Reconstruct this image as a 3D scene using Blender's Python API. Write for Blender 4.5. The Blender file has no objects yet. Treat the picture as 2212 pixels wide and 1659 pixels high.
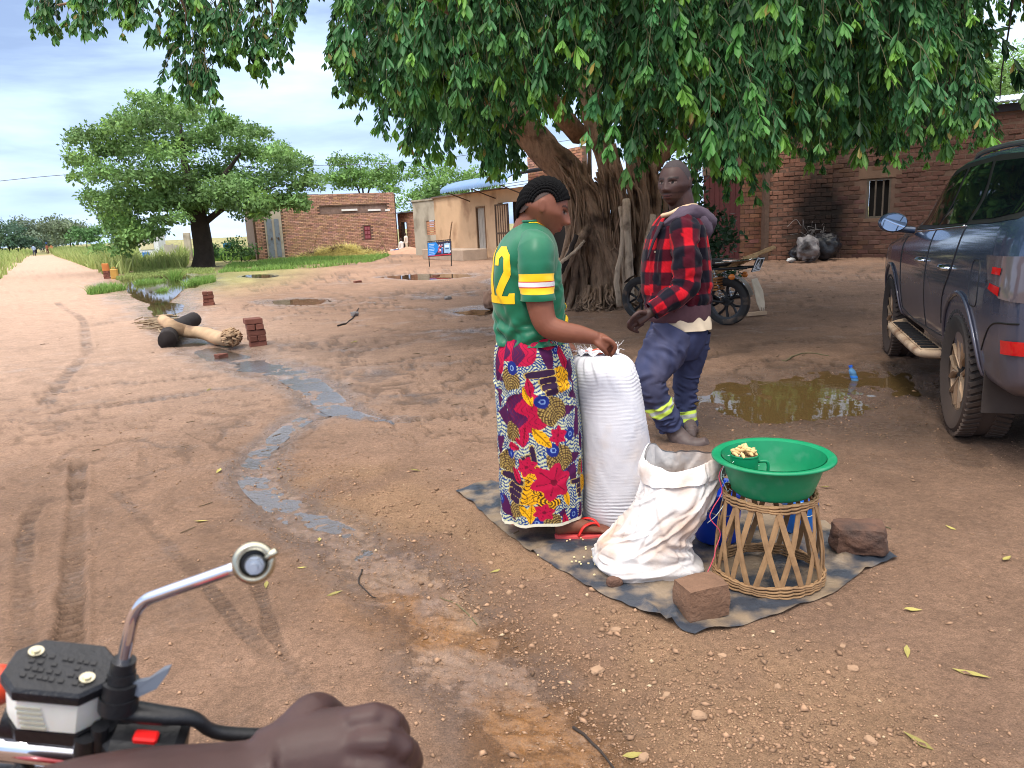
import bpy, bmesh, math, random
import numpy as np
from mathutils import Vector, Matrix
from mathutils.bvhtree import BVHTree
from mathutils.geometry import delaunay_2d_cdt
SC = bpy.context.scene
COL = SC.collection
rng = np.random.default_rng(7)
random.seed(7)
PI = math.pi
# ------------------------------------------------------------------ camera
FPX, PITCH, ROLL, EYE = 1617.0, math.radians(12.13), math.radians(-2.76), 1.42
IW, IH = 2212.0, 1659.0
_F = np.array([0, math.cos(PITCH), -math.sin(PITCH)])
_R0 = np.array([1.0, 0, 0]); _U0 = np.array([0, math.sin(PITCH), math.cos(PITCH)])
_R = _R0 * math.cos(ROLL) + _U0 * math.sin(ROLL)
_U = -_R0 * math.sin(ROLL) + _U0 * math.cos(ROLL)
cam_d = bpy.data.cameras.new('camera'); cam = bpy.data.objects.new('camera', cam_d); COL.objects.link(cam)
cam_d.sensor_width = 36.0; cam_d.lens = 36.0 * FPX / IW; cam_d.clip_start = 0.02; cam_d.clip_end = 4000
cam.matrix_world = Matrix(((_R[0], _U[0], -_F[0], 0), (_R[1], _U[1], -_F[1], 0), (_R[2], _U[2], -_F[2], EYE), (0, 0, 0, 1)))
cam_d.dof.use_dof = True; cam_d.dof.focus_distance = 4.2; cam_d.dof.aperture_fstop = 13.0
SC.camera = cam
# ------------------------------------------------------------------ sky and sun
SUN_EL, SUN_AZ = math.radians(58), math.radians(205)      # azimuth measured clockwise from +Y; sun stands behind the camera, to the left
wd = bpy.data.worlds.new('World'); SC.world = wd; wd.use_nodes = True
nt = wd.node_tree; nt.nodes.clear(); N = nt.nodes.new; L = nt.links.new
out = N('ShaderNodeOutputWorld')
sky = N('ShaderNodeTexSky'); sky.sky_type = 'NISHITA'; sky.sun_disc = False
sky.sun_elevation = SUN_EL; sky.sun_rotation = SUN_AZ; sky.air_density = 1.0; sky.dust_density = 2.0
bg1 = N('ShaderNodeBackground'); bg1.inputs[1].default_value = 0.10; L(sky.outputs[0], bg1.inputs[0])
tc = N('ShaderNodeTexCoord'); sep = N('ShaderNodeSeparateXYZ'); L(tc.outputs['Generated'], sep.inputs[0])
mp = N('ShaderNodeMapping'); mp.inputs['Scale'].default_value = (1.0, 1.0, 5.2); mp.inputs['Location'].default_value = (0.35, 0.2, 0.55); L(tc.outputs['Generated'], mp.inputs[0])
n1 = N('ShaderNodeTexNoise'); n1.inputs['Scale'].default_value = 2.6; n1.inputs['Detail'].default_value = 7; n1.inputs['Roughness'].default_value = 0.5; n1.inputs['Distortion'].default_value = 0.4
L(mp.outputs[0], n1.inputs['Vector'])
n2 = N('ShaderNodeTexNoise'); n2.inputs['Scale'].default_value = 4.6; n2.inputs['Detail'].default_value = 8; n2.inputs['Roughness'].default_value = 0.55
L(mp.outputs[0], n2.inputs['Vector'])
# cloud colour: grey-blue undersides to bright tops, whiter and brighter towards the zenith as overcast skies are
ramp = N('ShaderNodeValToRGB'); cr = ramp.color_ramp
cr.elements[0].position = 0.36; cr.elements[0].color = (0.34, 0.46, 0.75, 1)
cr.elements[1].position = 0.64; cr.elements[1].color = (0.74, 0.88, 1.05, 1)
e_ = cr.elements.new(0.48); e_.color = (0.51, 0.67, 0.96, 1)
mixn = N('ShaderNodeMix'); mixn.data_type = 'FLOAT'; mixn.inputs['Factor'].default_value = 0.35
L(n1.outputs[0], mixn.inputs[2]); L(n2.outputs[0], mixn.inputs[3]); L(mixn.outputs[0], ramp.inputs[0])
zr = N('ShaderNodeMapRange'); zr.inputs['From Min'].default_value = 0.28; zr.inputs['From Max'].default_value = 0.9; zr.clamp = True; L(sep.outputs['Z'], zr.inputs['Value'])
zen = N('ShaderNodeMix'); zen.data_type = 'RGBA'; zen.inputs[7].default_value = (2.35, 2.20, 2.06, 1); L(zr.outputs[0], zen.inputs['Factor']); L(ramp.outputs[0], zen.inputs[6])
bg2 = N('ShaderNodeBackground'); bg2.inputs[1].default_value = 1.0; L(zen.outputs[2], bg2.inputs[0])
mr = N('ShaderNodeMapRange'); mr.inputs['From Min'].default_value = 0.30; mr.inputs['From Max'].default_value = 0.46; mr.inputs['To Min'].default_value = 0.6; mr.inputs['To Max'].default_value = 1.0; L(n1.outputs[0], mr.inputs['Value'])
ms = N('ShaderNodeMixShader'); L(mr.outputs[0], ms.inputs[0]); L(bg1.outputs[0], ms.inputs[1]); L(bg2.outputs[0], ms.inputs[2]); L(ms.outputs[0], out.inputs[0])
sd = bpy.data.lights.new('sun', 'SUN'); sun = bpy.data.objects.new('sun', sd); COL.objects.link(sun)
sd.energy = 1.5; sd.angle = math.radians(14); sd.color = (1.0, 0.94, 0.84)
_sv = Vector((math.sin(SUN_AZ) * math.cos(SUN_EL), math.cos(SUN_AZ) * math.cos(SUN_EL), math.sin(SUN_EL)))
sun.rotation_euler = _sv.to_track_quat('Z', 'Y').to_euler(); sun.location = (0, 0, 30)
SC.view_settings.view_transform = 'Standard'; SC.view_settings.look = 'None'; SC.view_settings.exposure = 0.56; SC.view_settings.gamma = 1.0
SC.cycles.filter_width = 1.0; SC.cycles.max_bounces = 7; SC.cycles.transparent_max_bounces = 8; SC.cycles.use_denoising = True
SC.cycles.caustics_reflective = False; SC.cycles.caustics_refractive = False; SC.cycles.sample_clamp_indirect = 6
# ------------------------------------------------------------------ helpers: pixels to places
def ray(x, y): return _F * FPX + _R * (x - IW / 2) - _U * (y - IH / 2)
EYEP = np.array([0, 0, EYE])
def gnd(x, y, z=0.0):
    d = ray(x, y); t = (z - EYE) / d[2]; return EYEP + d * t
def at(x, y, Y):                      # point on the pixel's ray in the vertical plane at distance Y
    d = ray(x, y); return EYEP + d * (Y / d[1])
def proj(P):
    v = np.asarray(P, float) - EYEP; z = v @ _F
    return IW / 2 + FPX * (v @ _R) / z, IH / 2 - FPX * (v @ _U) / z, z
def lin(r, g, b):
    c = np.array([r, g, b]) / 255.0
    return np.where(c <= .04045, c / 12.92, ((c + .055) / 1.055) ** 2.4)
# ------------------------------------------------------------------ numpy noise
def _hash(i, j, k, s):
    h = (i.astype(np.int64) * 374761393 + j.astype(np.int64) * 668265263 + k.astype(np.int64) * 2147483647 + s * 1274126177) & 0xffffffff
    h = ((h ^ (h >> 13)) * 1274126177) & 0xffffffff
    h = (h ^ (h >> 16)) & 0xffffff
    return h / float(0xffffff)
def vn(x, y, z=0.0, s=0):
    x, y, z = np.broadcast_arrays(np.asarray(x, float), np.asarray(y, float), np.asarray(z, float))
    i, j, k = np.floor(x), np.floor(y), np.floor(z); u, v, w = x - i, y - j, z - k
    u = u * u * (3 - 2 * u); v = v * v * (3 - 2 * v); w = w * w * (3 - 2 * w); r = 0
    for a in (0, 1):
        for b in (0, 1):
            for c in (0, 1):
                r = r + _hash(i + a, j + b, k + c, s) * (u if a else 1 - u) * (v if b else 1 - v) * (w if c else 1 - w)
    return r * 2 - 1
def fbm(x, y, z=0.0, o=4, s=0, g=.5):
    r, a, f = 0, 1, 1
    for q in range(o):
        r = r + a * vn(np.asarray(x) * f, np.asarray(y) * f, np.asarray(z) * f, s + q * 17); a *= g; f *= 2.03
    return r
def sst(a, b, x):
    t = np.clip((x - a) / (b - a), 0, 1); return t * t * (3 - 2 * t)
def poly_dist(P, pts):                # distance of points P (n,2) to a polyline, and arc position
    P = np.asarray(P); best = np.full(len(P), 1e9); arc = np.zeros(len(P)); tpar = np.zeros(len(P)); s0 = 0
    pts = np.asarray(pts, float)
    for q, (a, b) in enumerate(zip(pts[:-1], pts[1:])):
        d = b - a; l = np.hypot(*d) + 1e-9; t = np.clip(((P - a) @ d) / (l * l), 0, 1)
        e = np.hypot(*(P - a - t[:, None] * d).T); m = e < best
        best[m] = e[m]; arc[m] = s0 + t[m] * l; tpar[m] = q + t[m]; s0 += l
    return best, arc, tpar
def in_poly(P, poly):
    x, y = P[:, 0], P[:, 1]; r = np.zeros(len(P), bool); poly = np.asarray(poly); n = len(poly)
    for i in range(n):
        x1, y1 = poly[i]; x2, y2 = poly[(i + 1) % n]
        c = ((y1 > y) != (y2 > y)) & (x < (x2 - x1) * (y - y1) / (y2 - y1 + 1e-12) + x1); r ^= c
    return r
def smooth_path(pts, n, closed=False):   # Catmull-Rom resampling
    p = np.asarray(pts, float)
    if closed: p = np.vstack([p[-1], p, p[0], p[1]])
    else: p = np.vstack([2 * p[0] - p[1], p, 2 * p[-1] - p[-2]])
    m = len(p) - 3; t = np.linspace(0, m, n, endpoint=not closed); i = np.minimum(t.astype(int), m - 1); u = (t - i)[:, None]
    a, b, c, d = p[i], p[i + 1], p[i + 2], p[i + 3]
    return .5 * (2 * b + (c - a) * u + (2 * a - 5 * b + 4 * c - d) * u ** 2 + (3 * b - a - 3 * c + d) * u ** 3)
# ------------------------------------------------------------------ helpers: objects
def link(o, parent=None):
    COL.objects.link(o)
    if parent is not None:
        o.parent = parent; o.matrix_parent_inverse = Matrix.Translation(-parent.location) if not parent.get('_local') else Matrix()
    return o
def T(o, label, cat, group=None, kind=None):
    if label: o['label'] = label
    if cat: o['category'] = cat
    if group: o['group'] = group
    if kind: o['kind'] = kind
    return o
def thing(name, label, cat, loc=(0, 0, 0), group=None, rz=0.0, local=False):
    o = bpy.data.objects.new(name, None); COL.objects.link(o); o.location = [float(q) for q in loc]; o.rotation_euler = (0, 0, rz); o.empty_display_size = .1
    if local: o['_local'] = 1
    return T(o, label, cat, group)
def copy_tree(o, parent=None):
    c = o.copy(); COL.objects.link(c)
    if parent is not None: c.parent = parent
    for ch in list(o.children): copy_tree(ch, c)
    return c
def setcol(me, cols):
    a = me.color_attributes.new('Col', 'FLOAT_COLOR', 'POINT'); c = np.ones((len(me.vertices), 4), np.float32); c[:, :3] = cols; a.data.foreach_set('color', c.ravel())
def setattr_f(me, name, vals):
    a = me.attributes.new(name, 'FLOAT', 'POINT'); a.data.foreach_set('value', np.asarray(vals, np.float32))
def fast_mesh(name, V, Q, cols=None, smooth=False):
    V = np.asarray(V, np.float32); Q = np.asarray(Q, np.int32); k = Q.shape[1]
    me = bpy.data.meshes.new(name); me.vertices.add(len(V)); me.vertices.foreach_set('co', V.ravel())
    me.loops.add(Q.size); me.loops.foreach_set('vertex_index', Q.ravel()); me.polygons.add(len(Q))
    me.polygons.foreach_set('loop_start', np.arange(0, Q.size, k, dtype=np.int32)); me.polygons.foreach_set('loop_total', np.full(len(Q), k, np.int32))
    if smooth: me.polygons.foreach_set('use_smooth', np.ones(len(Q), bool))
    me.update(calc_edges=True)
    if cols is not None: setcol(me, cols)
    return me
def obj(name, me, mats, parent=None, kind=None):
    o = bpy.data.objects.new(name, me)
    for m in (mats if isinstance(mats, (list, tuple)) else [mats]): me.materials.append(m)
    link(o, parent)
    if kind: o['kind'] = kind
    return o
class MB:
    def __init__(s): s.v = []; s.f = []; s.c = []; s.n = 0; s.hc = False
    def add(s, v, f, col=None):
        v = np.asarray(v, float).reshape(-1, 3); s.v.append(v); s.f += [tuple(int(i) + s.n for i in q) for q in f]; s.n += len(v)
        if col is None: s.c.append(np.full((len(v), 3), .5))
        else: s.hc = True; s.c.append(np.broadcast_to(np.asarray(col, float), (len(v), 3)))
        return s
    def box(s, c, size, rz=0.0, rot=None, col=None, jit=0.0, bev=0.0):
        sx, sy, sz = [q / 2 for q in size]
        if bev > 0:
            b = bev; v = []
            for z, ins in ((-sz, b), (-sz + b, 0), (sz - b, 0), (sz, b)):
                for x, y in ((-1, -1), (1, -1), (1, 1), (-1, 1)):
                    if ins: v += [(x * (sx - b), y * (sy - b), z)]
                    else: v += [(x * (sx - b), y * sy, z), (x * sx, y * (sy - b), z)]
            v = np.array(v); o1, o2, o3 = 4, 12, 20
            # corner vertex order on middle rings: per corner (along-y face, along-x face)
            f = [(3, 2, 1, 0), (20, 21, 22, 23)]
            R1 = [4, 6, 7, 9, 8, 10, 11, 5]
            # ring order: c0:(4 yface,5 xface) c1:(6,7) c2:(8,9) c3:(10,11)
            for i in range(8):
                a, bb = R1[i], R1[(i + 1) % 8]; f.append((a, bb, bb + 8, a + 8))
            f += [(0, 1, 6, 4), (1, 2, 9, 7), (2, 3, 10, 8), (3, 0, 5, 11), (0, 4, 5), (1, 7, 6), (2, 8, 9), (3, 11, 10)]
            g = [(12, 14, 21, 20), (15, 17, 22, 21), (16, 18, 23, 22), (19, 13, 20, 23), (20, 13, 12), (21, 14, 15), (22, 17, 16), (23, 18, 19)]
            f += g
        else:
            v = np.array([(x, y, z) for z in (-sz, sz) for x, y in ((-sx, -sy), (sx, -sy), (sx, sy), (-sx, sy))])
            f = [(3, 2, 1, 0), (4, 5, 6, 7), (0, 1, 5, 4), (1, 2, 6, 5), (2, 3, 7, 6), (3, 0, 4, 7)]
        if jit: v = v + rng.normal(size=v.shape) * jit
        if rot is not None: v = v @ np.array(rot).T
        if rz: cc, ss = math.cos(rz), math.sin(rz); v = v @ np.array([[cc, ss, 0], [-ss, cc, 0], [0, 0, 1]])
        return s.add(v + np.asarray(c, float), f, col)
    def rings(s, R, closed=True, cap=True, col=None, loop=False):   # R: (m, n, 3)
        R = np.asarray(R, float); m, n, _ = R.shape; f = []
        for i in range(m if loop else m - 1):
            a = i * n; b = ((i + 1) % m) * n
            for j in range(n if closed else n - 1):
                k = (j + 1) % n; f.append((a + j, a + k, b + k, b + j))
        if cap and not loop and closed: f += [tuple(range(n - 1, -1, -1)), tuple(range((m - 1) * n, m * n))]
        if col is not None and np.ndim(col) == 3: col = np.asarray(col).reshape(-1, 3)
        return s.add(R.reshape(-1, 3), f, col)
    def tube(s, path, r, seg=8, cap=True, col=None, flat=1.0, up=None, loop=False):
        return s.rings(tube_rings(path, r, seg, flat, up, loop), cap=cap, col=col, loop=loop)
    def disc(s, c, axis, r, h, seg=24, col=None, r2=None):
        c = np.asarray(c, float); a = np.asarray(axis, float); a = a / np.linalg.norm(a)
        return s.tube([c - a * h / 2, c + a * h / 2], [r, r if r2 is None else r2], seg, col=col)
    def mesh(s, name, smooth=False):
        me = bpy.data.meshes.new(name); me.from_pydata(np.vstack(s.v).tolist(), [], s.f)
        if smooth: me.polygons.foreach_set('use_smooth', np.ones(len(me.polygons), bool))
        if s.hc: setcol(me, np.vstack(s.c))
        me.update(); return me
    def build(s, name, mats, parent=None, smooth=False, kind=None, auto=None):
        me = s.mesh(name, smooth or auto is not None)
        if auto is not None: me.set_sharp_from_angle(angle=math.radians(auto))
        return obj(name, me, mats, parent, kind)
def tube_rings(path, r, seg=8, flat=1.0, up=None, loop=False):
    p = np.asarray(path, float); m = len(p); r = np.broadcast_to(np.asarray(r, float), (m,))
    if loop: t = np.roll(p, -1, 0) - np.roll(p, 1, 0)
    else: t = np.gradient(p, axis=0)
    t /= np.linalg.norm(t, axis=1)[:, None] + 1e-12
    n = np.array(up, float) if up is not None else (np.array([0, 0, 1.]) if abs(t[0][2]) < .9 else np.array([0, 1., 0]))
    R = np.zeros((m, seg, 3)); a = np.arange(seg) * 2 * PI / seg
    for i in range(m):
        n = n - t[i] * (n @ t[i]); n = n / (np.linalg.norm(n) + 1e-12); b = np.cross(t[i], n)
        R[i] = p[i] + r[i] * (np.cos(a)[:, None] * b + np.sin(a)[:, None] * n * flat)
        if up is not None: n = np.array(up, float)
    return R
def remesh(V, F, vox, smooth_it=2):
    me = bpy.data.meshes.new('tmp'); me.from_pydata(np.asarray(V).tolist(), [], F)
    o = bpy.data.objects.new('tmp', me); COL.objects.link(o)
    m = o.modifiers.new('r', 'REMESH'); m.mode = 'VOXEL'; m.voxel_size = vox; m.adaptivity = 0.0
    if smooth_it: q = o.modifiers.new('s', 'SMOOTH'); q.factor = .5; q.iterations = smooth_it
    dg = bpy.context.evaluated_depsgraph_get(); r = bpy.data.meshes.new_from_object(o.evaluated_get(dg))
    bpy.data.objects.remove(o); bpy.data.meshes.remove(me)
    r.polygons.foreach_set('use_smooth', np.ones(len(r.polygons), bool))
    return r
def verts(me):
    a = np.zeros(len(me.vertices) * 3, np.float32); me.vertices.foreach_get('co', a); return a.reshape(-1, 3).astype(float)
def bvh_of(me): return BVHTree.FromPolygons([v.co[:] for v in me.vertices], [p.vertices[:] for p in me.polygons])
def decal(bvh, poly, step, to3d, d, off=.003, thick=0.0, far=5.0):
    """fill a 2-D outline, drop it along direction d onto a surface, keep it `off` proud; to3d maps (u,v) to a start point"""
    poly = np.asarray(poly, float); pts = []; n = len(poly)
    for i in range(n):
        a, b = poly[i], poly[(i + 1) % n]; k = max(1, int(np.hypot(*(b - a)) / step))
        pts += [a + (b - a) * q / k for q in range(k)]
    nb = len(pts); lo, hi = poly.min(0), poly.max(0)
    g = np.stack(np.meshgrid(np.arange(lo[0] + step * .7, hi[0], step), np.arange(lo[1] + step * .7, hi[1], step)), -1).reshape(-1, 2)
    g = g[in_poly(g, poly)] if len(g) else g
    bp = np.array(pts)
    if len(g): g = g[[np.min(np.hypot(*(bp - q).T)) > step * .5 for q in g]]
    allp = [Vector(q) for q in pts] + [Vector(q) for q in g]
    r = delaunay_2d_cdt(allp, [], [list(range(nb))], 1, 1e-6)
    V = []; d = Vector(d); last = None
    for p in r[0]:
        o = Vector(to3d(p[0], p[1])); h = bvh.ray_cast(o, d, far)
        if h[0] is not None: last = h[0] + h[1] * off if h[1].dot(d) < 0 else h[0] - h[1] * off
        V.append(tuple(last) if last is not None else tuple(o))
    return np.array(V), [tuple(f) for f in r[2]]
# ------------------------------------------------------------------ helpers: materials
def rgba(c): return (float(c[0]), float(c[1]), float(c[2]), 1.0)
def mat(name, col=(.5, .5, .5), rough=.6, metal=0., spec=.5, var=.12, vs=6., bump=0., bs=60., attr=False, coat=0., rv=0., rnd=0., sheen=0., bdist=.01, stretch=None, det=4, dirt=None, ds=3., dthr=(.5, .7), trans=0., sss=0., alpha=1., glass=0., ior=1.45):
    m = bpy.data.materials.new(name); m.use_nodes = True; t = m.node_tree; n = t.nodes.new; l = t.links.new
    b = t.nodes['Principled BSDF']; o = t.nodes['Material Output']
    tcn = n('ShaderNodeTexCoord'); vec = tcn.outputs['Object']
    if stretch: mpn = n('ShaderNodeMapping'); mpn.inputs['Scale'].default_value = stretch; l(vec, mpn.inputs[0]); vec = mpn.outputs[0]
    if attr: a = n('ShaderNodeAttribute'); a.attribute_name = 'Col'; base = a.outputs['Color']
    else: rg = n('ShaderNodeRGB'); rg.outputs[0].default_value = rgba(col); base = rg.outputs[0]
    if var or rnd:
        ns = n('ShaderNodeTexNoise'); ns.inputs['Scale'].default_value = vs; ns.inputs['Detail'].default_value = det; ns.inputs['Roughness'].default_value = .6; l(vec, ns.inputs['Vector'])
        mrn = n('ShaderNodeMapRange'); mrn.inputs['From Min'].default_value = .25; mrn.inputs['From Max'].default_value = .75; mrn.inputs['To Min'].default_value = 1 - var; mrn.inputs['To Max'].default_value = 1 + var; l(ns.outputs[0], mrn.inputs['Value'])
        val = mrn.outputs[0]
        if rnd:
            oi = n('ShaderNodeObjectInfo'); m2 = n('ShaderNodeMapRange'); m2.inputs['To Min'].default_value = 1 - rnd; m2.inputs['To Max'].default_value = 1 + rnd; l(oi.outputs['Random'], m2.inputs['Value'])
            mu = n('ShaderNodeMath'); mu.operation = 'MULTIPLY'; l(val, mu.inputs[0]); l(m2.outputs[0], mu.inputs[1]); val = mu.outputs[0]
        mx = n('ShaderNodeVectorMath'); mx.operation = 'SCALE'; l(base, mx.inputs[0]); l(val, mx.inputs['Scale']); base = mx.outputs[0]
    if dirt is not None:
        nd = n('ShaderNodeTexNoise'); nd.inputs['Scale'].default_value = ds; nd.inputs['Detail'].default_value = 6; l(tcn.outputs['Object'], nd.inputs['Vector'])
        md = n('ShaderNodeMapRange'); md.inputs['From Min'].default_value = dthr[0]; md.inputs['From Max'].default_value = dthr[1]; l(nd.outputs[0], md.inputs['Value'])
        mi = n('ShaderNodeMix'); mi.data_type = 'RGBA'; mi.inputs[7].default_value = rgba(dirt); l(md.outputs[0], mi.inputs['Factor']); l(base, mi.inputs[6]); base = mi.outputs[2]
    l(base, b.inputs['Base Color'])
    b.inputs['Roughness'].default_value = rough; b.inputs['Metallic'].default_value = metal; b.inputs['Specular IOR Level'].default_value = spec
    b.inputs['Coat Weight'].default_value = coat; b.inputs['Coat Roughness'].default_value = .06; b.inputs['IOR'].default_value = ior
    if sheen: b.inputs['Sheen Weight'].default_value = sheen
    if glass: b.inputs['Transmission Weight'].default_value = glass
    if sss: b.inputs['Subsurface Weight'].default_value = sss; b.inputs['Subsurface Radius'].default_value = (.01, .004, .002); b.inputs['Subsurface Scale'].default_value = .5
    if rv:
        nr = n('ShaderNodeTexNoise'); nr.inputs['Scale'].default_value = vs * 1.7; nr.inputs['Detail'].default_value = 5; l(vec, nr.inputs['Vector'])
        mr2 = n('ShaderNodeMapRange'); mr2.inputs['To Min'].default_value = max(.02, rough - rv); mr2.inputs['To Max'].default_value = min(1, rough + rv); l(nr.outputs[0], mr2.inputs['Value']); l(mr2.outputs[0], b.inputs['Roughness'])
    if bump:
        nb = n('ShaderNodeTexNoise'); nb.inputs['Scale'].default_value = bs; nb.inputs['Detail'].default_value = 5; nb.inputs['Roughness'].default_value = .6; l(vec, nb.inputs['Vector'])
        bp = n('ShaderNodeBump'); bp.inputs['Strength'].default_value = bump; bp.inputs['Distance'].default_value = bdist; l(nb.outputs[0], bp.inputs['Height']); l(bp.outputs[0], b.inputs['Normal'])
    if trans:
        tr = n('ShaderNodeBsdfTranslucent'); l(base, tr.inputs[0]); mxs = n('ShaderNodeMixShader'); mxs.inputs[0].default_value = trans; l(b.outputs[0], mxs.inputs[1]); l(tr.outputs[0], mxs.inputs[2]); l(mxs.outputs[0], o.inputs[0])
    return m
# ------------------------------------------------------------------ ground: one sheet, with ruts, a runnel and puddle hollows
def G2(*pts): return np.array([gnd(x, y)[:2] for x, y in pts])
RUN_A = G2((350, 600), (352, 640), (370, 690), (420, 745), (520, 782), (620, 806), (690, 850), (735, 885), (800, 903), (880, 908), (950, 901))
RUN_AW = [.5, .5, .35, .3, .35, .26, .20, .17, .09, .06, .02]
RUN_B = G2((735, 882), (660, 905), (590, 950), (545, 1000), (560, 1050), (660, 1120), (770, 1180), (860, 1250), (960, 1360), (1050, 1460), (1130, 1560), (1230, 1700), (1320, 1850))
RUN_BW = [.16, .15, .14, .15, .16, .17, .19, .18, .17, .17, .18, .2, .2]
PUD_R = G2((1480, 866), (1540, 838), (1640, 824), (1740, 812), (1860, 806), (1960, 818), (1975, 838), (1900, 862), (1850, 892), (1760, 908), (1660, 914), (1560, 908), (1500, 894))
PUD_L = G2((262, 605), (300, 590), (345, 588), (372, 592), (400, 590), (428, 600), (420, 618), (395, 622), (372, 640), (352, 652), (318, 648), (290, 636), (276, 620))
PUD_L2 = G2((326, 660), (352, 655), (384, 658), (392, 668), (372, 682), (345, 682), (332, 672))
PUD_S = [G2((985, 672), (1020, 666), (1062, 667), (1060, 675), (1010, 678)), G2((585, 650), (640, 645), (700, 647), (690, 656), (610, 657)), G2((830, 598), (900, 592), (1000, 592), (1040, 596), (960, 602), (880, 603)), G2((1060, 606), (1100, 603), (1130, 608), (1090, 613)), G2((520, 596), (560, 592), (600, 594), (570, 599))]
TRACKS = [  # polyline (pixels), half width m, depth m, lug spacing m
    (G2((170, 975), (166, 1080), (160, 1200), (155, 1300), (140, 1500)), .045, .020, .052),
    (G2((100, 1060), (60, 1130), (50, 1250), (55, 1400)), .04, .010, .05),
    (G2((525, 1170), (560, 1270), (590, 1370), (625, 1440), (680, 1540), (760, 1659)), .030, .006, .032),
    (G2((0, 862), (120, 848), (330, 826), (520, 803), (700, 775), (900, 735), (1060, 708)), .07, .022, .09),
    (G2((0, 905), (200, 880), (420, 852), (640, 815), (860, 778), (1070, 742)), .06, .014, .09),
    (G2((700, 905), (900, 908), (1000, 893), (1080, 884)), .05, .014, .06),
    (G2((540, 655), (700, 640), (800, 655), (900, 668), (1060, 680)), .08, .02, .1),
    (G2((520, 690), (700, 690), (860, 715), (1070, 720)), .08, .018, .1),
    (G2((480, 640), (700, 600), (880, 596), (1060, 600)), .09, .02, .1),
    (G2((660, 620), (760, 640), (900, 632), (1060, 640)), .08, .016, .1),
    (G2((0, 720), (200, 700), (330, 684), (430, 672)), .07, .014, .1),
    (G2((120, 652), (180, 690), (190, 760), (100, 870)), .07, .012, .1),
    (G2((1985, 830), (2020, 870), (2060, 940), (2100, 1000)), .09, .022, .07),
    (G2((1920, 770), (1940, 800), (1960, 860), (1985, 930)), .09, .016, .07),
    (G2((1560, 760), (1660, 740), (1780, 735), (1900, 745)), .08, .016, .1),
    (G2((1540, 790), (1700, 775), (1850, 790)), .07, .014, .1),
    (G2((1650, 620), (1760, 640), (1880, 640)), .08, .014, .1),
    (G2((40, 1420), (90, 1540), (140, 1660)), .05, .01, .05),
    (G2((640, 1500), (560, 1400), (430, 1250), (330, 1150), (250, 1060)), .03, .005, .04)]
WATER_Z = -0.012
def run_field(P, pts, w):
    d, arc, t = poly_dist(P, pts); wl = np.interp(t, np.arange(len(w)), w); return d, wl, arc
def poly_field(P, poly):          # signed distance, inside negative
    d, _, _ = poly_dist(P, np.vstack([poly, poly[:1]])); return np.where(in_poly(P, poly), -d, d)
ROAD_C = np.array([gnd(88, 552)[:2], gnd(105, 580)[:2], gnd(90, 640)[:2], gnd(60, 760)[:2], (-3.2, 3.5), (-3.0, -8), (-3, -60)])
ROAD_W = [2.6, 2.6, 2.7, 2.6, 2.6, 2.7, 2.7]
GRASS_L = 0
def churn(xn, yn):       # hoof- and wheel-churned streaks: thin dark ridged lines in patches
    wx, wy = xn + .35 * fbm(xn * 1.1, yn * 1.1, s=81, o=3), yn + .35 * fbm(xn * 1.1, yn * 1.1, s=82, o=3)
    a = np.abs(fbm(wx * 1.15, wy * 1.5, s=83, o=3)); b = np.abs(fbm(wx * 3.1, wy * 3.6, s=84, o=3)); ln = np.maximum(sst(.13, .02, a), .8 * sst(.12, .02, b))
    m = sst(-.25, .30, fbm(xn * .33, yn * .33, s=85, o=3) + .10) * sst(2.2, 5.0, yn + .3 * xn); dr_, wl_, _ = run_field(np.stack([xn, yn], -1), ROAD_C, ROAD_W); m = m * (1 - .75 * sst(1.3, .8, dr_ / wl_) * sst(3.5, 9, yn)); return ln, m
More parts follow.
